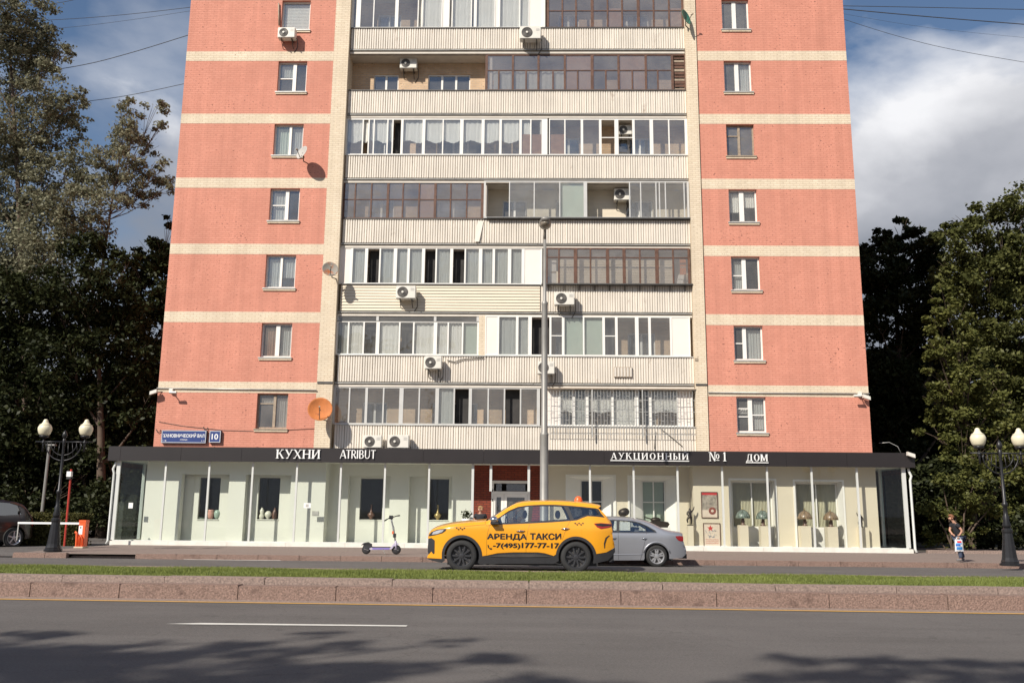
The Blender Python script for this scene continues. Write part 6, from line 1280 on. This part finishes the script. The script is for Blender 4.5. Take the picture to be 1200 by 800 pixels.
for zz0, zz1, c_, x0_, x1_ in ((.05, .13, (.05, .25, .60), -.085, .085), (.15, .21, (.03, .12, .45), -.10, .03), (.24, .30, (.60, .04, .05), -.05, .08), (.21, .24, (.10, .40, .70), -.09, .09)):
    n_ = 8; v_ = []; f_ = []
    for i in range(n_+1):
        x = x0_+(x1_-x0_)*i/n_
        for z in (zz0, zz1): u = x/.25; v_.append((x, -(.045*math.cos(u*math.pi)*math.sin(math.pi*min(1, z/.34*1.1+.05))+.009), z))
        if i: f_.append((2*i-2, 2*i, 2*i+1, 2*i-1))
    m2 = bpy.data.meshes.new('print'); m2.from_pydata(v_, [], f_); m2.update(); link('print', m2, mat('bag_print', c_, .4), bag)
for s_ in (-1, 1): MB().tube([(-.07, s_*.01, .33), (-.04, s_*.012, .40), (0, s_*.01, .435), (.04, s_*.012, .40), (.07, s_*.01, .33)], .007, 5).build('handle', bo.data.materials[0], bag)
q = P(563, 597, Y=-3.0)
J2 = dict(pel=(0, 0, .53), chest=(0, 0, .73), neck=(0, 0, .82), head=(-.005, -.005, .905), shl=(-.105, 0, .79), ell=(-.14, .02, .64), wrl=(-.10, -.06, .52), shr=(.105, 0, .79), elr=(.14, .02, .64), wrr=(.11, -.05, .52),
          hpl=(-.05, 0, .50), knl=(-.055, -.01, .28), anl=(-.055, 0, .045), hpr=(.05, 0, .50), knr=(.055, -.01, .28), anr=(.06, .01, .045))
person('fair haired person in black clothes behind the bonnet of the taxi', (q.x, -3.0, .165), (q.z+.08-.165)/.955, J2, 'hairlight', 'tee', 'jean', 'shoe', facing=(-.6, -.8))
# ------------------------------------------------------------------ street furniture
q = P(448, 649, Z=.16)
M['scootw'] = mat('pale_violet_scooter_paint', (.50, .46, .58), .4, var=.05); M['violet'] = mat('violet_stripe', (.22, .17, .50), .5); M['orange'] = mat('orange_plastic', (.75, .16, .05), .5)
sc = thing('electric_scooter', 'pale electric scooter standing on the pavement left of the taxi', 'scooter', (q.x, q.y, .16), rz=R(4))
g = 33.2; fwx, rwx = .42, -.49; wr = .135
for x, s_ in ((rwx, 1.0), (fwx, 1.05)):
    w_ = bpy.data.objects.new('wheel', None); COL.objects.link(w_); w_.parent = sc; w_.location = (x, 0, wr*s_); MB().lathe([(wr*s_*.68, -.03), (wr*s_*.95, -.03), (wr*s_, 0), (wr*s_*.95, .03), (wr*s_*.68, .03)], n=28, axis='Y').build('tyre', M['tyre'], w_, smooth=True)
    MB().lathe([(wr*.7, -.034), (wr*.66, -.04), (.03, -.045), (.03, .045), (wr*.66, .04), (wr*.7, .034)], n=20, axis='Y').build('hub', M['rimdark'], w_)
    MB().tube([(-.07, -.047, .02), (0, -.047, 0), (.07, -.047, -.02)], .008, 5).build('spoke', M['rimlight'], w_)
MB().prism([(-.40, .16), (-.34, .20), (.25, .22), (.30, .25), (.34, .25), (.30, .17), (.22, .14), (-.36, .13)], -.075, .075).build('deck', M['scootw'], sc); MB().box(-.33, .24, -.085, .085, .205, .222).build('footboard_mat', M['clad'], sc); MB().box(-.30, .22, -.080, -.0755, .145, .19).build('side_stripe', M['violet'], sc)
MB().tube([(.32, 0, .20), (.40, 0, .36), (.395, 0, .40)], [.035, .03, .03], 10).build('neck', M['scootw'], sc, smooth=True)
MB().tube([(.42, -.05, wr), (.40, -.05, .33), (.37, 0, .38)], .018, 8).build('fork', M['scootw'], sc, smooth=True); MB().tube([(.42, .05, wr), (.40, .05, .33), (.37, 0, .38)], .018, 8).build('fork', M['scootw'], sc, smooth=True)
MB().prism([(.29, .22), (.36, .24), (.50, .30), (.44, .34), (.36, .33), (.30, .28)], -.04, .04).build('front_fender', M['scootw'], sc)
MB().tube([(.385, 0, .38), (.34, 0, .60), (.255, 0, .98), (.235, 0, 1.08)], .024, 10).build('stem', M['rimlight'], sc, smooth=True)
MB().box(.31, .40, -.045, .045, .50, .62).build('lock_box', M['clad'], sc); MB().box(.275, .33, -.03, .03, .60, .69).build('orange_collar', M['orange'], sc)
MB().tube([(.12, -.26, 1.04), (.18, -.16, 1.08), (.24, 0, 1.09), (.30, .16, 1.12), (.40, .26, 1.15)], .016, 8).build('handlebar', M['clad'], sc, smooth=True); MB().box(.17, .29, -.05, .05, 1.05, 1.16).build('display_unit', M['clad'], sc)
for a in (((.12, -.27, 1.04), (.06, -.33, 1.0)), ((.40, .27, 1.15), (.47, .32, 1.16))): MB().tube(a, .02, 8).build('grip', M['clad'], sc)
MB().tube([(.36, -.01, .58), (.34, -.06, .80), (.24, -.08, 1.0)], .006, 5).build('brake_cable', M['textblack'], sc)
mbf = MB(); pts = [(rwx+.19*math.cos(R(a)), .16+.16*math.sin(R(a))+.02) for a in range(20, 150, 15)]; mbf.prism(pts+[(p[0]*.985+rwx*.015, p[1]-.03) for p in reversed(pts)], -.05, .05); mbf.prism([(rwx-.10, .16), (rwx+.16, .16), (rwx+.17, .30), (rwx+.05, .36), (rwx-.09, .33)], -.035, .035); mbf.build('rear_fender', M['clad'], sc)
MB().tube([(.02, -.08, .16), (.10, -.16, .01)], .010, 6).build('side_stand', M['steel'], sc)
# twin globe lamps
def twin_lamp(base_px, label, ztop_py, arm_px):
    q = P(*base_px, Z=.16); zt = PXZ(base_px[0]+5, ztop_py, q.y)-.16      # height of the cross bar
    o = thing('street_lamp', label, 'street lamp', (q.x, q.y, .16), 'twin globe street lamps'); b = M['black']
    MB().lathe([(.26, 0), (.26, .05), (.22, .07), (.22, .12), (.20, .15), (.185, .22), (.12, .86), (.135, .90), (.135, .96), (.09, 1.0)], n=12).build('base', b, o)
    MB().lathe([(.09, 1.0), (.11, 1.08), (.075, 1.2), (.085, 1.3), (.055, 1.36), (.052, zt*.52), (.075, zt*.525), (.075, zt*.55), (.045, zt*.56), (.038, zt-.1), (.05, zt-.05), (.05, zt+.08), (.02, zt+.12)], n=14).build('column', b, o, smooth=True)
    MB().lathe([(.03, zt+.10), (.07, zt+.16), (.08, zt+.22), (.05, zt+.30), (.01, zt+.36)], n=12).build('finial', b, o, smooth=True)
    for s_ in (-1, 1):
        ax = arm_px; ar_ = MB().tube([(0, 0, zt), (s_*(ax+.25), 0, zt)], .022, 8)
        n_ = 10; ar_.tube([(s_*ax*.86*math.sin(R(a)), 0, zt-.05-.55*math.cos(R(a))*.95+.0) for a in [90*k/n_ for k in range(n_+1)]], .02, 6)
        ar_.tube([(s_*ax*.62*math.sin(R(a)), 0, zt-.05-.36*math.cos(R(a))) for a in [90*k/n_ for k in range(n_+1)]], .014, 6)
        for k in range(1, 5): a = R(18*k); ar_.tube([(s_*ax*.22*k*.9, 0, zt), (s_*ax*.86*math.sin(a), 0, zt-.05-.52*math.cos(a))], .012, 5)
        ar_.tube([(s_*ax, 0, zt-.30), (s_*ax, 0, zt+.12)], .03, 8); ar_.sphere((s_*ax, 0, zt-.02), .055, 10, 8)
        am = ar_.build('arm', b, o, smooth=True)
        MB().lathe([(0.044, 0.044), (0.126, 0.067), (0.141, 0.111), (0.118, 0.126)], (s_*ax, 0, zt+.07), 20).build('lamp_holder', b, o, smooth=True)
        gl_ = MB().lathe([(0.115, 0.118), (0.167, 0.178), (0.200, 0.281), (0.204, 0.355), (0.181, 0.414), (0.159, 0.444)], (s_*ax, 0, zt+.07), 28).build('globe', M['globe'], o, smooth=True)
        MB().lathe([(0.167, 0.443), (0.167, 0.453), (0.111, 0.488), (0.074, 0.548), (0.063, 0.592), (0.044, 0.622), (0.001, 0.636)], (s_*ax, 0, zt+.07), 24).build('globe_cap', M['globe'], gl_, smooth=True); MB().lathe([(0.172, 0.435), (0.172, 0.447)], (s_*ax, 0, zt), 24, cap=False).build('globe_band', M['brass'], gl_)
    return o
twin_lamp((62, 645.5), 'black cast iron lamp with two cream globes beside the orange barrier box', 517.5, .645); twin_lamp((1184, 662.5), 'black cast iron lamp with two cream globes at the right edge near the walking person', 531, .57)
# tall road lamp in front of the tower
q = P(637.5, 648, Z=.15); PY = -7.2
zt = PXZ(636, 280, PY); qb = P(637.6, 600, Y=PY).x; qt = P(636.2, 280, Y=PY).x
lp = thing('road_lamp', 'tall grey tapering road lamp post standing before the middle of the tower', 'street lamp', (qb, PY, .15))
h_ = zt-.15; z1 = PXZ(637, 509, PY)-.15; z2 = PXZ(637, 356, PY)-.15; tx = lambda z: (qt-qb)*z/h_
MB().lathe([(.16, 0), (.16, .03), (.13, .05), (.125, z1-.05), (.13, z1-.02), (.13, z1+.03), (.098, z1+.07), (.092, z2-.05), (.10, z2-.02), (.10, z2+.04), (.055, z2+.10), (.048, h_)], n=16).build('post', M['greypole'], lp, smooth=True)
MB().box(-.07, .07, -.135, -.10, .6, 1.0).build('service_hatch', M['greypole'], lp)
MB().tube([(0, 0, h_-.02), (0, -.05, h_+.12), (0, -.45, h_+.30)], [.048, .045, .04], 10).build('bracket', M['greypole'], lp, smooth=True)
hd = MB().lathe([(.06, -.40), (.13, -.36), (.185, -.10), (.19, .12), (.15, .25), (.06, .30)], (0, 0, 0), 16, 'Y'); hd.v = [(x, y-.62, z*.55+h_+.30-(y)*.12+.0) for x, y, z in hd.v]; ho = hd.build('lamp_head', M['greypole'], lp, smooth=True)
gb = MB().sphere((0, -.70, h_+.24), .17, 16, 10, (.95, 1.6, .75)).build('lamp_glass', mat('dusty_lamp_glass', (.22, .19, .15), .3, var=.3), lp, smooth=True)
# barrier, red post, grey pole, garden bollards
q = P(95, 641.5, Z=.16); b_ = thing('parking_barrier', 'orange red barrier cabinet with a long white boom reaching left', 'barrier', (q.x, q.y, .16)); s_ = 1.04
MB().box(-.13, .19, -.14, .16, .05, .97).build('cabinet', M['barrier'], b_); MB().box(-.14, .20, -.15, .17, .92, 1.0).build('cabinet_lid', M['barrier'], b_); MB().box(-.12, .07, -.147, -.141, .48, .80).build('notice', M['letter'], b_); MB().box(-.05, .0, -.150, -.1475, .70, .76).build('notice_mark', M['textblack'], b_)
MB().tube([(-.26, -.18, .56), (-.18, -.18, .54), (-.14, -.18, .10), (-.16, -.18, .02)], .05, 10).build('guard_rail', M['barrier'], b_, smooth=True); MB().tube([(.10, -.2, .0), (.10, -.2, .38), (.0, -.2, .48), (-.05, -.2, .36), (-.04, -.2, .05)], .028, 8).build('guard_rail', M['barrier'], b_, smooth=True); MB().box(-.22, .22, -.26, .22, 0, .05).build('footing', M['cream'], b_)
b_.scale = (.68, .8, .90); MB().box(-3.22, -.141, -.05, .0, .84, .91).build('boom', M['letter'], b_); MB().box(-3.21, -3.17, -.04, -.01, .25, .84).build('boom_leg', M['flash'], b_)
q = P(70, 640, Z=.16); zt = PXZ(78, 549, q.y); xt = P(78.5, 549, Y=q.y).x
o = thing('red_post', 'slim leaning red post with a small white box near its top', 'post', (q.x, q.y+.3, .16)); MB().tube([(0, 0, 0), (xt-q.x, 0, zt-.16)], .035, 8).build('post', M['redpost'], o); MB().box(xt-q.x-.10, xt-q.x+.05, -.10, .03, zt-.42, zt-.24).build('box', M['letter'], o); MB().box(xt-q.x-.10, xt-q.x+.05, -.09, .03, zt-.50, zt-.43).build('box_base', M['clad'], o)
q0 = P(49, 601, Y=2); q1 = P(58, 522, Y=2)
o = thing('lamp_pole', 'thin grey pole rising behind the hedge on the left', 'pole', (q0.x, 2, -.1)); MB().tube([(0, 0, 0), (0, 0, q0.z), (q1.x-q0.x, 0, q1.z+.1)], .06, 8).build('pole', M['greypole'], o)
MB().box(q1.x-q0.x-.05, q1.x-q0.x+.25, -.1, .1, q1.z+.1, q1.z+.16).build('lamp_head', M['greypole'], o)
# potted plant by the entrance
q = P(547, 604, Y=-2.6); o = thing('potted_plant', 'small dark potted plant on a white stand in front of the entrance', 'plant', (q.x, -2.6, .16))
MB().lathe([(.13, 0), (.16, .02), (.12, .08), (.10, q.z-.46), (.16, q.z-.36), (.18, q.z-.26), (.15, q.z-.26)], n=14).build('pot', M['white'], o, smooth=True)
n = 160; c_ = RNG.normal(0, .07, (n, 3))*np.array([1.3, 1.2, 1.0])+np.array([0, 0, q.z-.12]); d1 = RNG.normal(0, 1, (n, 3)); d1 /= np.linalg.norm(d1, axis=1)[:, None]; d2 = np.cross(d1, RNG.normal(0, 1, (n, 3))); d2 /= np.linalg.norm(d2, axis=1)[:, None]
v = np.stack([c_-d1*.05, c_+d2*.02, c_+d1*.05, c_-d2*.02], 1); npmesh('foliage', v, M['leaf_dark'], o, k=4)
# ------------------------------------------------------------------ vegetation
def leaves(blobs, dens, leaf, up=.35, clump=.30, kmin=5):
    """diamond leaves gathered in clumps inside ellipsoids (x, y, z, r, squash)"""
    cs = []
    for b in blobs:
        x, y, z, r = b[:4]; sq = b[4] if len(b) > 4 else .8; n = int(dens*r*r); k = max(kmin, int(7*r*r)+4)
        d = RNG.normal(0, 1, (k, 3)); d /= np.linalg.norm(d, axis=1)[:, None]; cc = d*(r*RNG.uniform(.25, 1, (k, 1))**.6)*np.array([1, 1, sq])
        idx = RNG.integers(0, k, n); sg = clump*min(r, 1.6)*RNG.uniform(.5, 1.1, (k, 1))[idx]
        cs.append(cc[idx]+RNG.normal(0, 1, (n, 3))*sg*np.array([1, 1, .62])*.75+np.array([x, y, z]))
    c = np.concatenate(cs); n = len(c); nr = RNG.normal(0, 1, (n, 3)); nr[:, 2] = np.abs(nr[:, 2])+up; nr /= np.linalg.norm(nr, axis=1)[:, None]
    t = np.cross(nr, RNG.normal(0, 1, (n, 3))); t /= np.linalg.norm(t, axis=1)[:, None]; u = np.cross(nr, t); s = leaf*RNG.uniform(.6, 1.25, (n, 1))
    return np.stack([c-t*s*.5, c+u*s*.3+nr*s*.06, c+t*s*.5, c-u*s*.3+nr*s*.06], 1)
def tree(label, base, top, blobs, m, dens=900, leaf=.2, r0=.28, group='trees round the tower', limbs=True, clump=.3, up=.35, trunk_px=None, name='tree', tilt=None):
    o = thing(name, label, 'tree', base, group); bx_, by_, bz_ = base; lb = [(b[0]-bx_, b[1]-by_, b[2]-bz_)+tuple(b[3:]) for b in blobs]
    mb = MB(); tp = Vector((top[0]-bx_, top[1]-by_, top[2]-bz_)); pts = []
    for k in range(9): f = k/8; pts.append(tp*f+Vector((math.sin(f*5+bx_)*.15*f, math.cos(f*4+by_)*.15*f, 0)))
    pts[0].z = -.2; mb.tube(pts, [r0*(1.25 if k == 0 else 1-.80*k/8) for k in range(9)], 9)
    rs = random.Random(int(abs(bx_*13+by_*7)*10))
    if limbs:
        for b in lb:
            c = Vector(b[:3]); f = max(.12, min(.93, (c.z-b[3]*1.5-abs(c.x-tp.x*.5)*.35)/max(1, tp.z))); a = pts[int(f*8)].lerp(pts[min(8, int(f*8)+1)], f*8-int(f*8)); dd = (c-a); bend = Vector((0, 0, -.12*dd.length)); rr = r0*(1-.8*f)*.55
            ln = [a, a+dd*.35+bend*.6+Vector((rs.uniform(-.1, .1),)*3), a+dd*.7+bend*.5, c+dd.normalized()*b[3]*.4]; mb.tube(ln, [max(.03, rr), max(.025, rr*.7), max(.018, rr*.45), .010], 6, caps=False)
            for q in range(4):
                e_ = Vector((rs.uniform(-1, 1), rs.uniform(-1, 1), rs.uniform(-.3, 1))).normalized()*b[3]*.9; mb.tube([ln[2], ln[2].lerp(c+e_, .5)+Vector((0, 0, .1)), c+e_], [max(.014, rr*.35), .012, .006], 5, caps=False)
    mb.build('trunk', M['bark'], o, smooth=True); cr = npmesh('crown', leaves(lb, dens, leaf, up, clump), m, o, k=4); cr['kind'] = 'stuff'; return o
def PB(lst, Y, jy=1.2):
    out = []
    for e_ in lst:
        y = Y+RNG.uniform(-jy, jy); c = P(e_[0], e_[1], Y=y); d = (c-CAM_C).length; out.append((c.x, c.y, c.z, e_[2]*d/CAM_F*.98)+tuple(e_[3:]))
    return out
def at(px, Y, z=-.1): return (PXX(px, 620, Y), Y, z)
# left: the big poplar whose branches reach over to the tower
po = PB([(-30, 10, 55), (12, 15, 42), (45, 50, 27), (10, 80, 45), (62, 78, 16), (50, 110, 30), (20, 150, 45), (75, 160, 24), (-30, 160, 60), (10, 225, 50), (60, 205, 34), (-30, 260, 60), (97, 195, 20), (88, 118, 16), (90, 140, 14), (35, 185, 30), (80, 60, 12), (30, 60, 30), (70, 135, 20), (-10, 310, 50), (40, 250, 30)], 13)
po2 = PB([(150, 128, 15), (158, 155, 17), (183, 128, 13), (186, 150, 10), (138, 172, 18), (122, 205, 24), (158, 205, 20), (183, 205, 17), (196, 218, 10), (96, 240, 26), (60, 265, 34), (20, 300, 40), (132, 236, 18), (160, 232, 15), (100, 215, 20), (70, 235, 24), (150, 185, 14), (190, 195, 10), (145, 150, 14), (172, 170, 14), (118, 185, 18), (50, 300, 30), (90, 275, 26), (115, 262, 20), (172, 225, 14)], 12)
c0 = at(38, 13); tree('tall grey green poplar at the far left with long bare limbs against the sky', c0, (PXX(15, 60, 13), 13, PXZ(15, 60, 13)), po, M['leaf_poplar'], dens=560, leaf=.21, r0=.28, clump=.26, group=None)
c1 = at(80, 12); tree('airy poplar leaning right with thin branches reaching towards the tower edge', c1, (PXX(140, 190, 12), 12, PXZ(140, 190, 12)), po2, M['leaf_poplar'], dens=720, leaf=.20, r0=.18, clump=.36, group=None)
dk = PB([(105, 300, 30), (135, 330, 26), (95, 345, 40), (150, 370, 30), (60, 350, 38), (120, 400, 42), (160, 420, 30), (80, 420, 40), (170, 480, 34), (110, 480, 45), (140, 540, 40), (90, 540, 42), (60, 400, 36), (130, 460, 36), (150, 300, 16), (120, 600, 34), (80, 600, 34)], 8)
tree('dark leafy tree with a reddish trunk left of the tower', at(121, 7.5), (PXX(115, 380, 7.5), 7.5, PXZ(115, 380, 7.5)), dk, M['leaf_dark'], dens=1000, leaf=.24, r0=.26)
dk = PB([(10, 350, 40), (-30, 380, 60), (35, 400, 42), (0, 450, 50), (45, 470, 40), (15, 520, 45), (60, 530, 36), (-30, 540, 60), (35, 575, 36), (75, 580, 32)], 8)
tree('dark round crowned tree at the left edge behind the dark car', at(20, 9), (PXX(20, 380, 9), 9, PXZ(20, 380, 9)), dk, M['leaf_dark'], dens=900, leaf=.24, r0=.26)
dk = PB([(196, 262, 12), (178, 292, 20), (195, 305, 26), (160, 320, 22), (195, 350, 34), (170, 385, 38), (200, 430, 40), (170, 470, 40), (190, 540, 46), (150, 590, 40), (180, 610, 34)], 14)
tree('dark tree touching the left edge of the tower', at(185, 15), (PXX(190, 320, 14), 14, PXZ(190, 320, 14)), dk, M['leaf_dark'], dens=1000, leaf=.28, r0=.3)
def mass(name, label_kind, x0, x1, Y0, Y1, z0, z1, n_, r_, m, leaf, dens):
    bl = [(RNG.uniform(x0, x1), RNG.uniform(Y0, Y1), RNG.uniform(z0, z1), RNG.uniform(r_*.7, r_*1.2)) for _ in range(n_)]
    return tag(npmesh(name, leaves(bl, dens, leaf), m, k=4), kind='stuff')
mass('woodland', 0, -46, -16, 20, 30, 0, 10.5, 70, 2.6, M['leaf_dark'], .5, 260)
mass('woodland', 0, 16, 52, 22, 32, 0, 12.0, 90, 2.6, M['leaf_dark'], .5, 260)
mass('woodland', 0, -90, 90, 55, 75, 0, 12, 120, 5, M['leaf_dark'], 1.1, 60)
mass('undergrowth', 0, -26, -15.6, 2, 10, 0, 2.2, 34, 1.0, M['leaf_dark'], .22, 700)
# right: dark tree by the tower, olive tree in front, tall airy tree behind
dk = PB([(1018, 290, 16), (1035, 275, 12), (1058, 262, 10), (1050, 285, 18), (1075, 275, 14), (1030, 320, 28), (1065, 315, 28), (1025, 370, 30), (1060, 365, 34), (1030, 430, 34), (1070, 425, 32), (1040, 490, 38), (1080, 490, 32), (1060, 550, 40), (1085, 600, 34), (1100, 320, 24), (1092, 300, 18), (1095, 370, 26), (1100, 430, 30), (1110, 490, 30), (1045, 300, 22), (1018, 330, 16), (1120, 400, 30), (1120, 560, 34), (1020, 460, 26), (1080, 290, 16), (1098, 285, 14), (1040, 340, 26), (1085, 345, 26), (1060, 400, 30), (1015, 300, 14), (1100, 350, 22), (1022, 400, 22), (1050, 450, 30)], 13)
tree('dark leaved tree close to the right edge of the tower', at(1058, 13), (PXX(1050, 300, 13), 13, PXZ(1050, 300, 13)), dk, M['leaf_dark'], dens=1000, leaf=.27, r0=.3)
dk = PB([(1110, 275, 18), (1130, 262, 16), (1155, 252, 18), (1180, 246, 20), (1205, 240, 26), (1140, 290, 28), (1175, 290, 30), (1215, 290, 38), (1120, 320, 26), (1160, 335, 32), (1200, 345, 36), (1150, 385, 32), (1195, 400, 36), (1240, 330, 44), (1240, 420, 44), (1170, 440, 30), (1215, 455, 34), (1185, 375, 26), (1180, 320, 24), (1195, 300, 24), (1145, 345, 24), (1195, 490, 34), (1235, 500, 40), (1205, 540, 34), (1150, 320, 22)], 8)
tree('tall mid green tree with the highest crown on the right', at(1172, 9), (PXX(1180, 270, 9), 9, PXZ(1180, 270, 9)), dk, M['leaf_mid'], dens=1250, leaf=.21, r0=.17)
dk = PB([(1105, 345, 16), (1095, 375, 18), (1118, 370, 20), (1100, 405, 20), (1128, 410, 24), (1108, 440, 24), (1135, 450, 26), (1092, 460, 14), (1120, 485, 26), (1098, 505, 18), (1145, 500, 26), (1165, 470, 22), (1160, 520, 26), (1125, 530, 28), (1185, 500, 24), (1195, 540, 26), (1175, 550, 24), (1140, 560, 22), (1205, 570, 26)], 4, .9)
tree('olive sunlit tree with layered foliage in front on the right', at(1140, 4.5), (PXX(1125, 400, 4.5), 4.5, PXZ(1125, 400, 4.5)), dk, M['leaf_olive'], dens=1300, leaf=.19, r0=.22, clump=.26)
dk = PB([(1105, 570, 16), (1095, 600, 17), (1120, 590, 20), (1110, 622, 18), (1140, 570, 22), (1145, 605, 20), (1092, 630, 12), (1130, 630, 14), (1165, 590, 16)], 1.2, .5)
o = thing('shrub', 'sunlit green shrub spreading behind the walking person', 'shrub', at(1118, 1.2)); b0 = Vector(at(1118, 1.2)); lb = [(b[0]-b0.x, b[1]-b0.y, b[2]-b0.z, b[3]) for b in dk]
mb = MB()
for b in lb: mb.tube([(random.uniform(-.2, .2), random.uniform(-.2, .2), -.1), (b[0]*.5, b[1]*.5, b[2]*.6), b[:3]], [.04, .03, .012], 5)
mb.build('stems', M['bark'], o); cr = npmesh('foliage', leaves(lb, 1700, .15), M['leaf_olive'], o, k=4); cr['kind'] = 'stuff'
dk = PB([(1185, 600, 18), (1205, 585, 20), (1200, 622, 18), (1230, 600, 26), (1178, 628, 12)], 3.5, .5)
o = thing('shrub', 'darker shrub behind the right street lamp', 'shrub', at(1200, 3.5)); b0 = Vector(at(1200, 3.5)); lb = [(b[0]-b0.x, b[1]-b0.y, b[2]-b0.z, b[3]) for b in dk]
cr = npmesh('foliage', leaves(lb, 1500, .17), M['leaf_mid'], o, k=4); cr['kind'] = 'stuff'
mass('undergrowth', 0, 14.6, 40, 2.5, 10, 0, 3.0, 60, 1.2, M['leaf_dark'], .22, 700)
# clipped hedge behind the boom
q0, q1 = P(14, 602, Y=-1.5), P(92, 603, Y=-1.5)
n = 16000; hx = RNG.uniform(q0.x, q1.x, n); hz = RNG.uniform(.1, q0.z-.02, n); hy = RNG.uniform(-1.5, -.3, n); f_ = RNG.integers(0, 3, n); hy[f_ == 0] = -1.5+RNG.normal(0, .04, (f_ == 0).sum()); hz[f_ == 1] = q0.z-.06+RNG.normal(0, .05, (f_ == 1).sum())
c = np.stack([hx, hy, hz], 1); nr = RNG.normal(0, 1, (n, 3)); nr /= np.linalg.norm(nr, axis=1)[:, None]; t = np.cross(nr, RNG.normal(0, 1, (n, 3))); t /= np.linalg.norm(t, axis=1)[:, None]; u = np.cross(nr, t); s = .075*RNG.uniform(.6, 1.3, (n, 1))
hb_ = thing('hedge', 'low clipped hedge behind the white boom on the left', 'hedge', (0, 0, 0)); cr = npmesh('foliage', np.stack([c-t*s*.5, c+u*s*.35, c+t*s*.5, c-u*s*.35], 1), M['leaf_hedge'], hb_, k=4); cr['kind'] = 'stuff'
MB().box(q0.x+.08, q1.x-.08, -1.40, -.4, 0, q0.z-.12).build('hedge_core', M['leaf_dark'], hb_)
# street trees behind the camera: they throw the leaf shadows on the near road
def shadow_blobs(lst, h0):
    out = []
    for px, py, r_, h_ in lst: q = P(px, py, Z=.02); out.append((q.x-.8*(h0+h_), q.y-1.0*(h0+h_), h0+h_, r_, .7))
    return out
sb = shadow_blobs([(20, 752, .55, 0), (110, 758, .6, .5), (50, 785, .8, 1), (190, 768, .6, 0), (150, 795, .7, .8), (290, 757, .5, .4), (260, 785, .7, 1.2), (380, 742, .28, .3), (340, 765, .5, 0), (420, 756, .35, .9), (440, 785, .6, .2), (520, 752, .28, .6), (560, 778, .5, 0), (350, 800, .7, .5), (-80, 770, .9, .3), (-60, 800, 1, 1), (620, 800, .4, .3), (40, 741, .3, 0), (150, 775, .6, .5), (400, 790, .6, .9), (80, 770, .6, .2)], 15)
cx = sum(b[0] for b in sb)/len(sb); tree('street tree on the near pavement left of the camera', (cx-1.0, -42.5, .1), (cx, -41.5, 15), sb, M['leaf_mid'], dens=560, leaf=.22, r0=.2, clump=.34)
sb = shadow_blobs([(930, 778, .40, 0), (1010, 772, .35, .5), (1080, 780, .5, .2), (1150, 774, .45, .6), (1190, 790, .6, 0), (1000, 797, .5, .8), (880, 796, .35, .3), (1090, 800, .6, .6), (720, 800, .3, .2), (1260, 785, .8, .4)], 15.5)
cx = sum(b[0] for b in sb)/len(sb); tree('street tree on the near pavement right of the camera', (cx+1.2, -43, .1), (cx, -42, 15.5), sb, M['leaf_mid'], dens=560, leaf=.22, r0=.2, clump=.34)
# ------------------------------------------------------------------ overhead cables
def wire(label, pts, Y, r=.014, sag=.0):
    q = [P(px, py, Y=Y) for px, py in pts]; o = thing('overhead_cable', label, 'cable', tuple(q[0])); MB().tube(q_catmull([v-q[0] for v in q]), r, 5).build('cable', M['steel'], o); return o
def q_catmull(v, seg=6):
    out = []
    for i in range(len(v)-1):
        a, b, c, d = v[max(i-1, 0)], v[i], v[i+1], v[min(i+2, len(v)-1)]
        for k in range(seg): t = k/seg; out.append(.5*((2*b)+(c-a)*t+(2*a-5*b+4*c-d)*t*t+(3*b-a-3*c+d)*t**3))
    out.append(v[-1]); return out
wire('thin overhead cable rising to the tower at the very top left', [(-20, 6), (56, 5), (100, -3)], 16, .016)
wire('upper of two nearly level cables left of the tower', [(-20, 26), (72, 23), (150, 17), (230, 8)], 16, .016)
wire('lower of two nearly level cables left of the tower', [(-20, 38), (72, 33), (150, 24), (230, 12)], 17, .010)
wire('dark cable climbing steeply to the left edge of the tower', [(-20, 94), (88, 78), (150, 63), (225, 40)], 16, .022)
wire('lowest cable left of the tower crossing the white cloud', [(-20, 134), (85, 121), (150, 112), (222, 97)], 16, .018)
wire('highest level cable right of the tower', [(980, 7), (1090, 9), (1230, 12)], 16, .020)
wire('thick cable sloping gently down right of the tower', [(980, 10), (1090, 20), (1230, 31)], 16, .028)
wire('thin sagging cable crossing the bright cloud', [(980, 20), (1050, 42), (1120, 59), (1230, 78)], 16, .014)
wire('faintest cable between the level cables and the cloud', [(980, 15), (1090, 33), (1230, 47)], 18, .007)
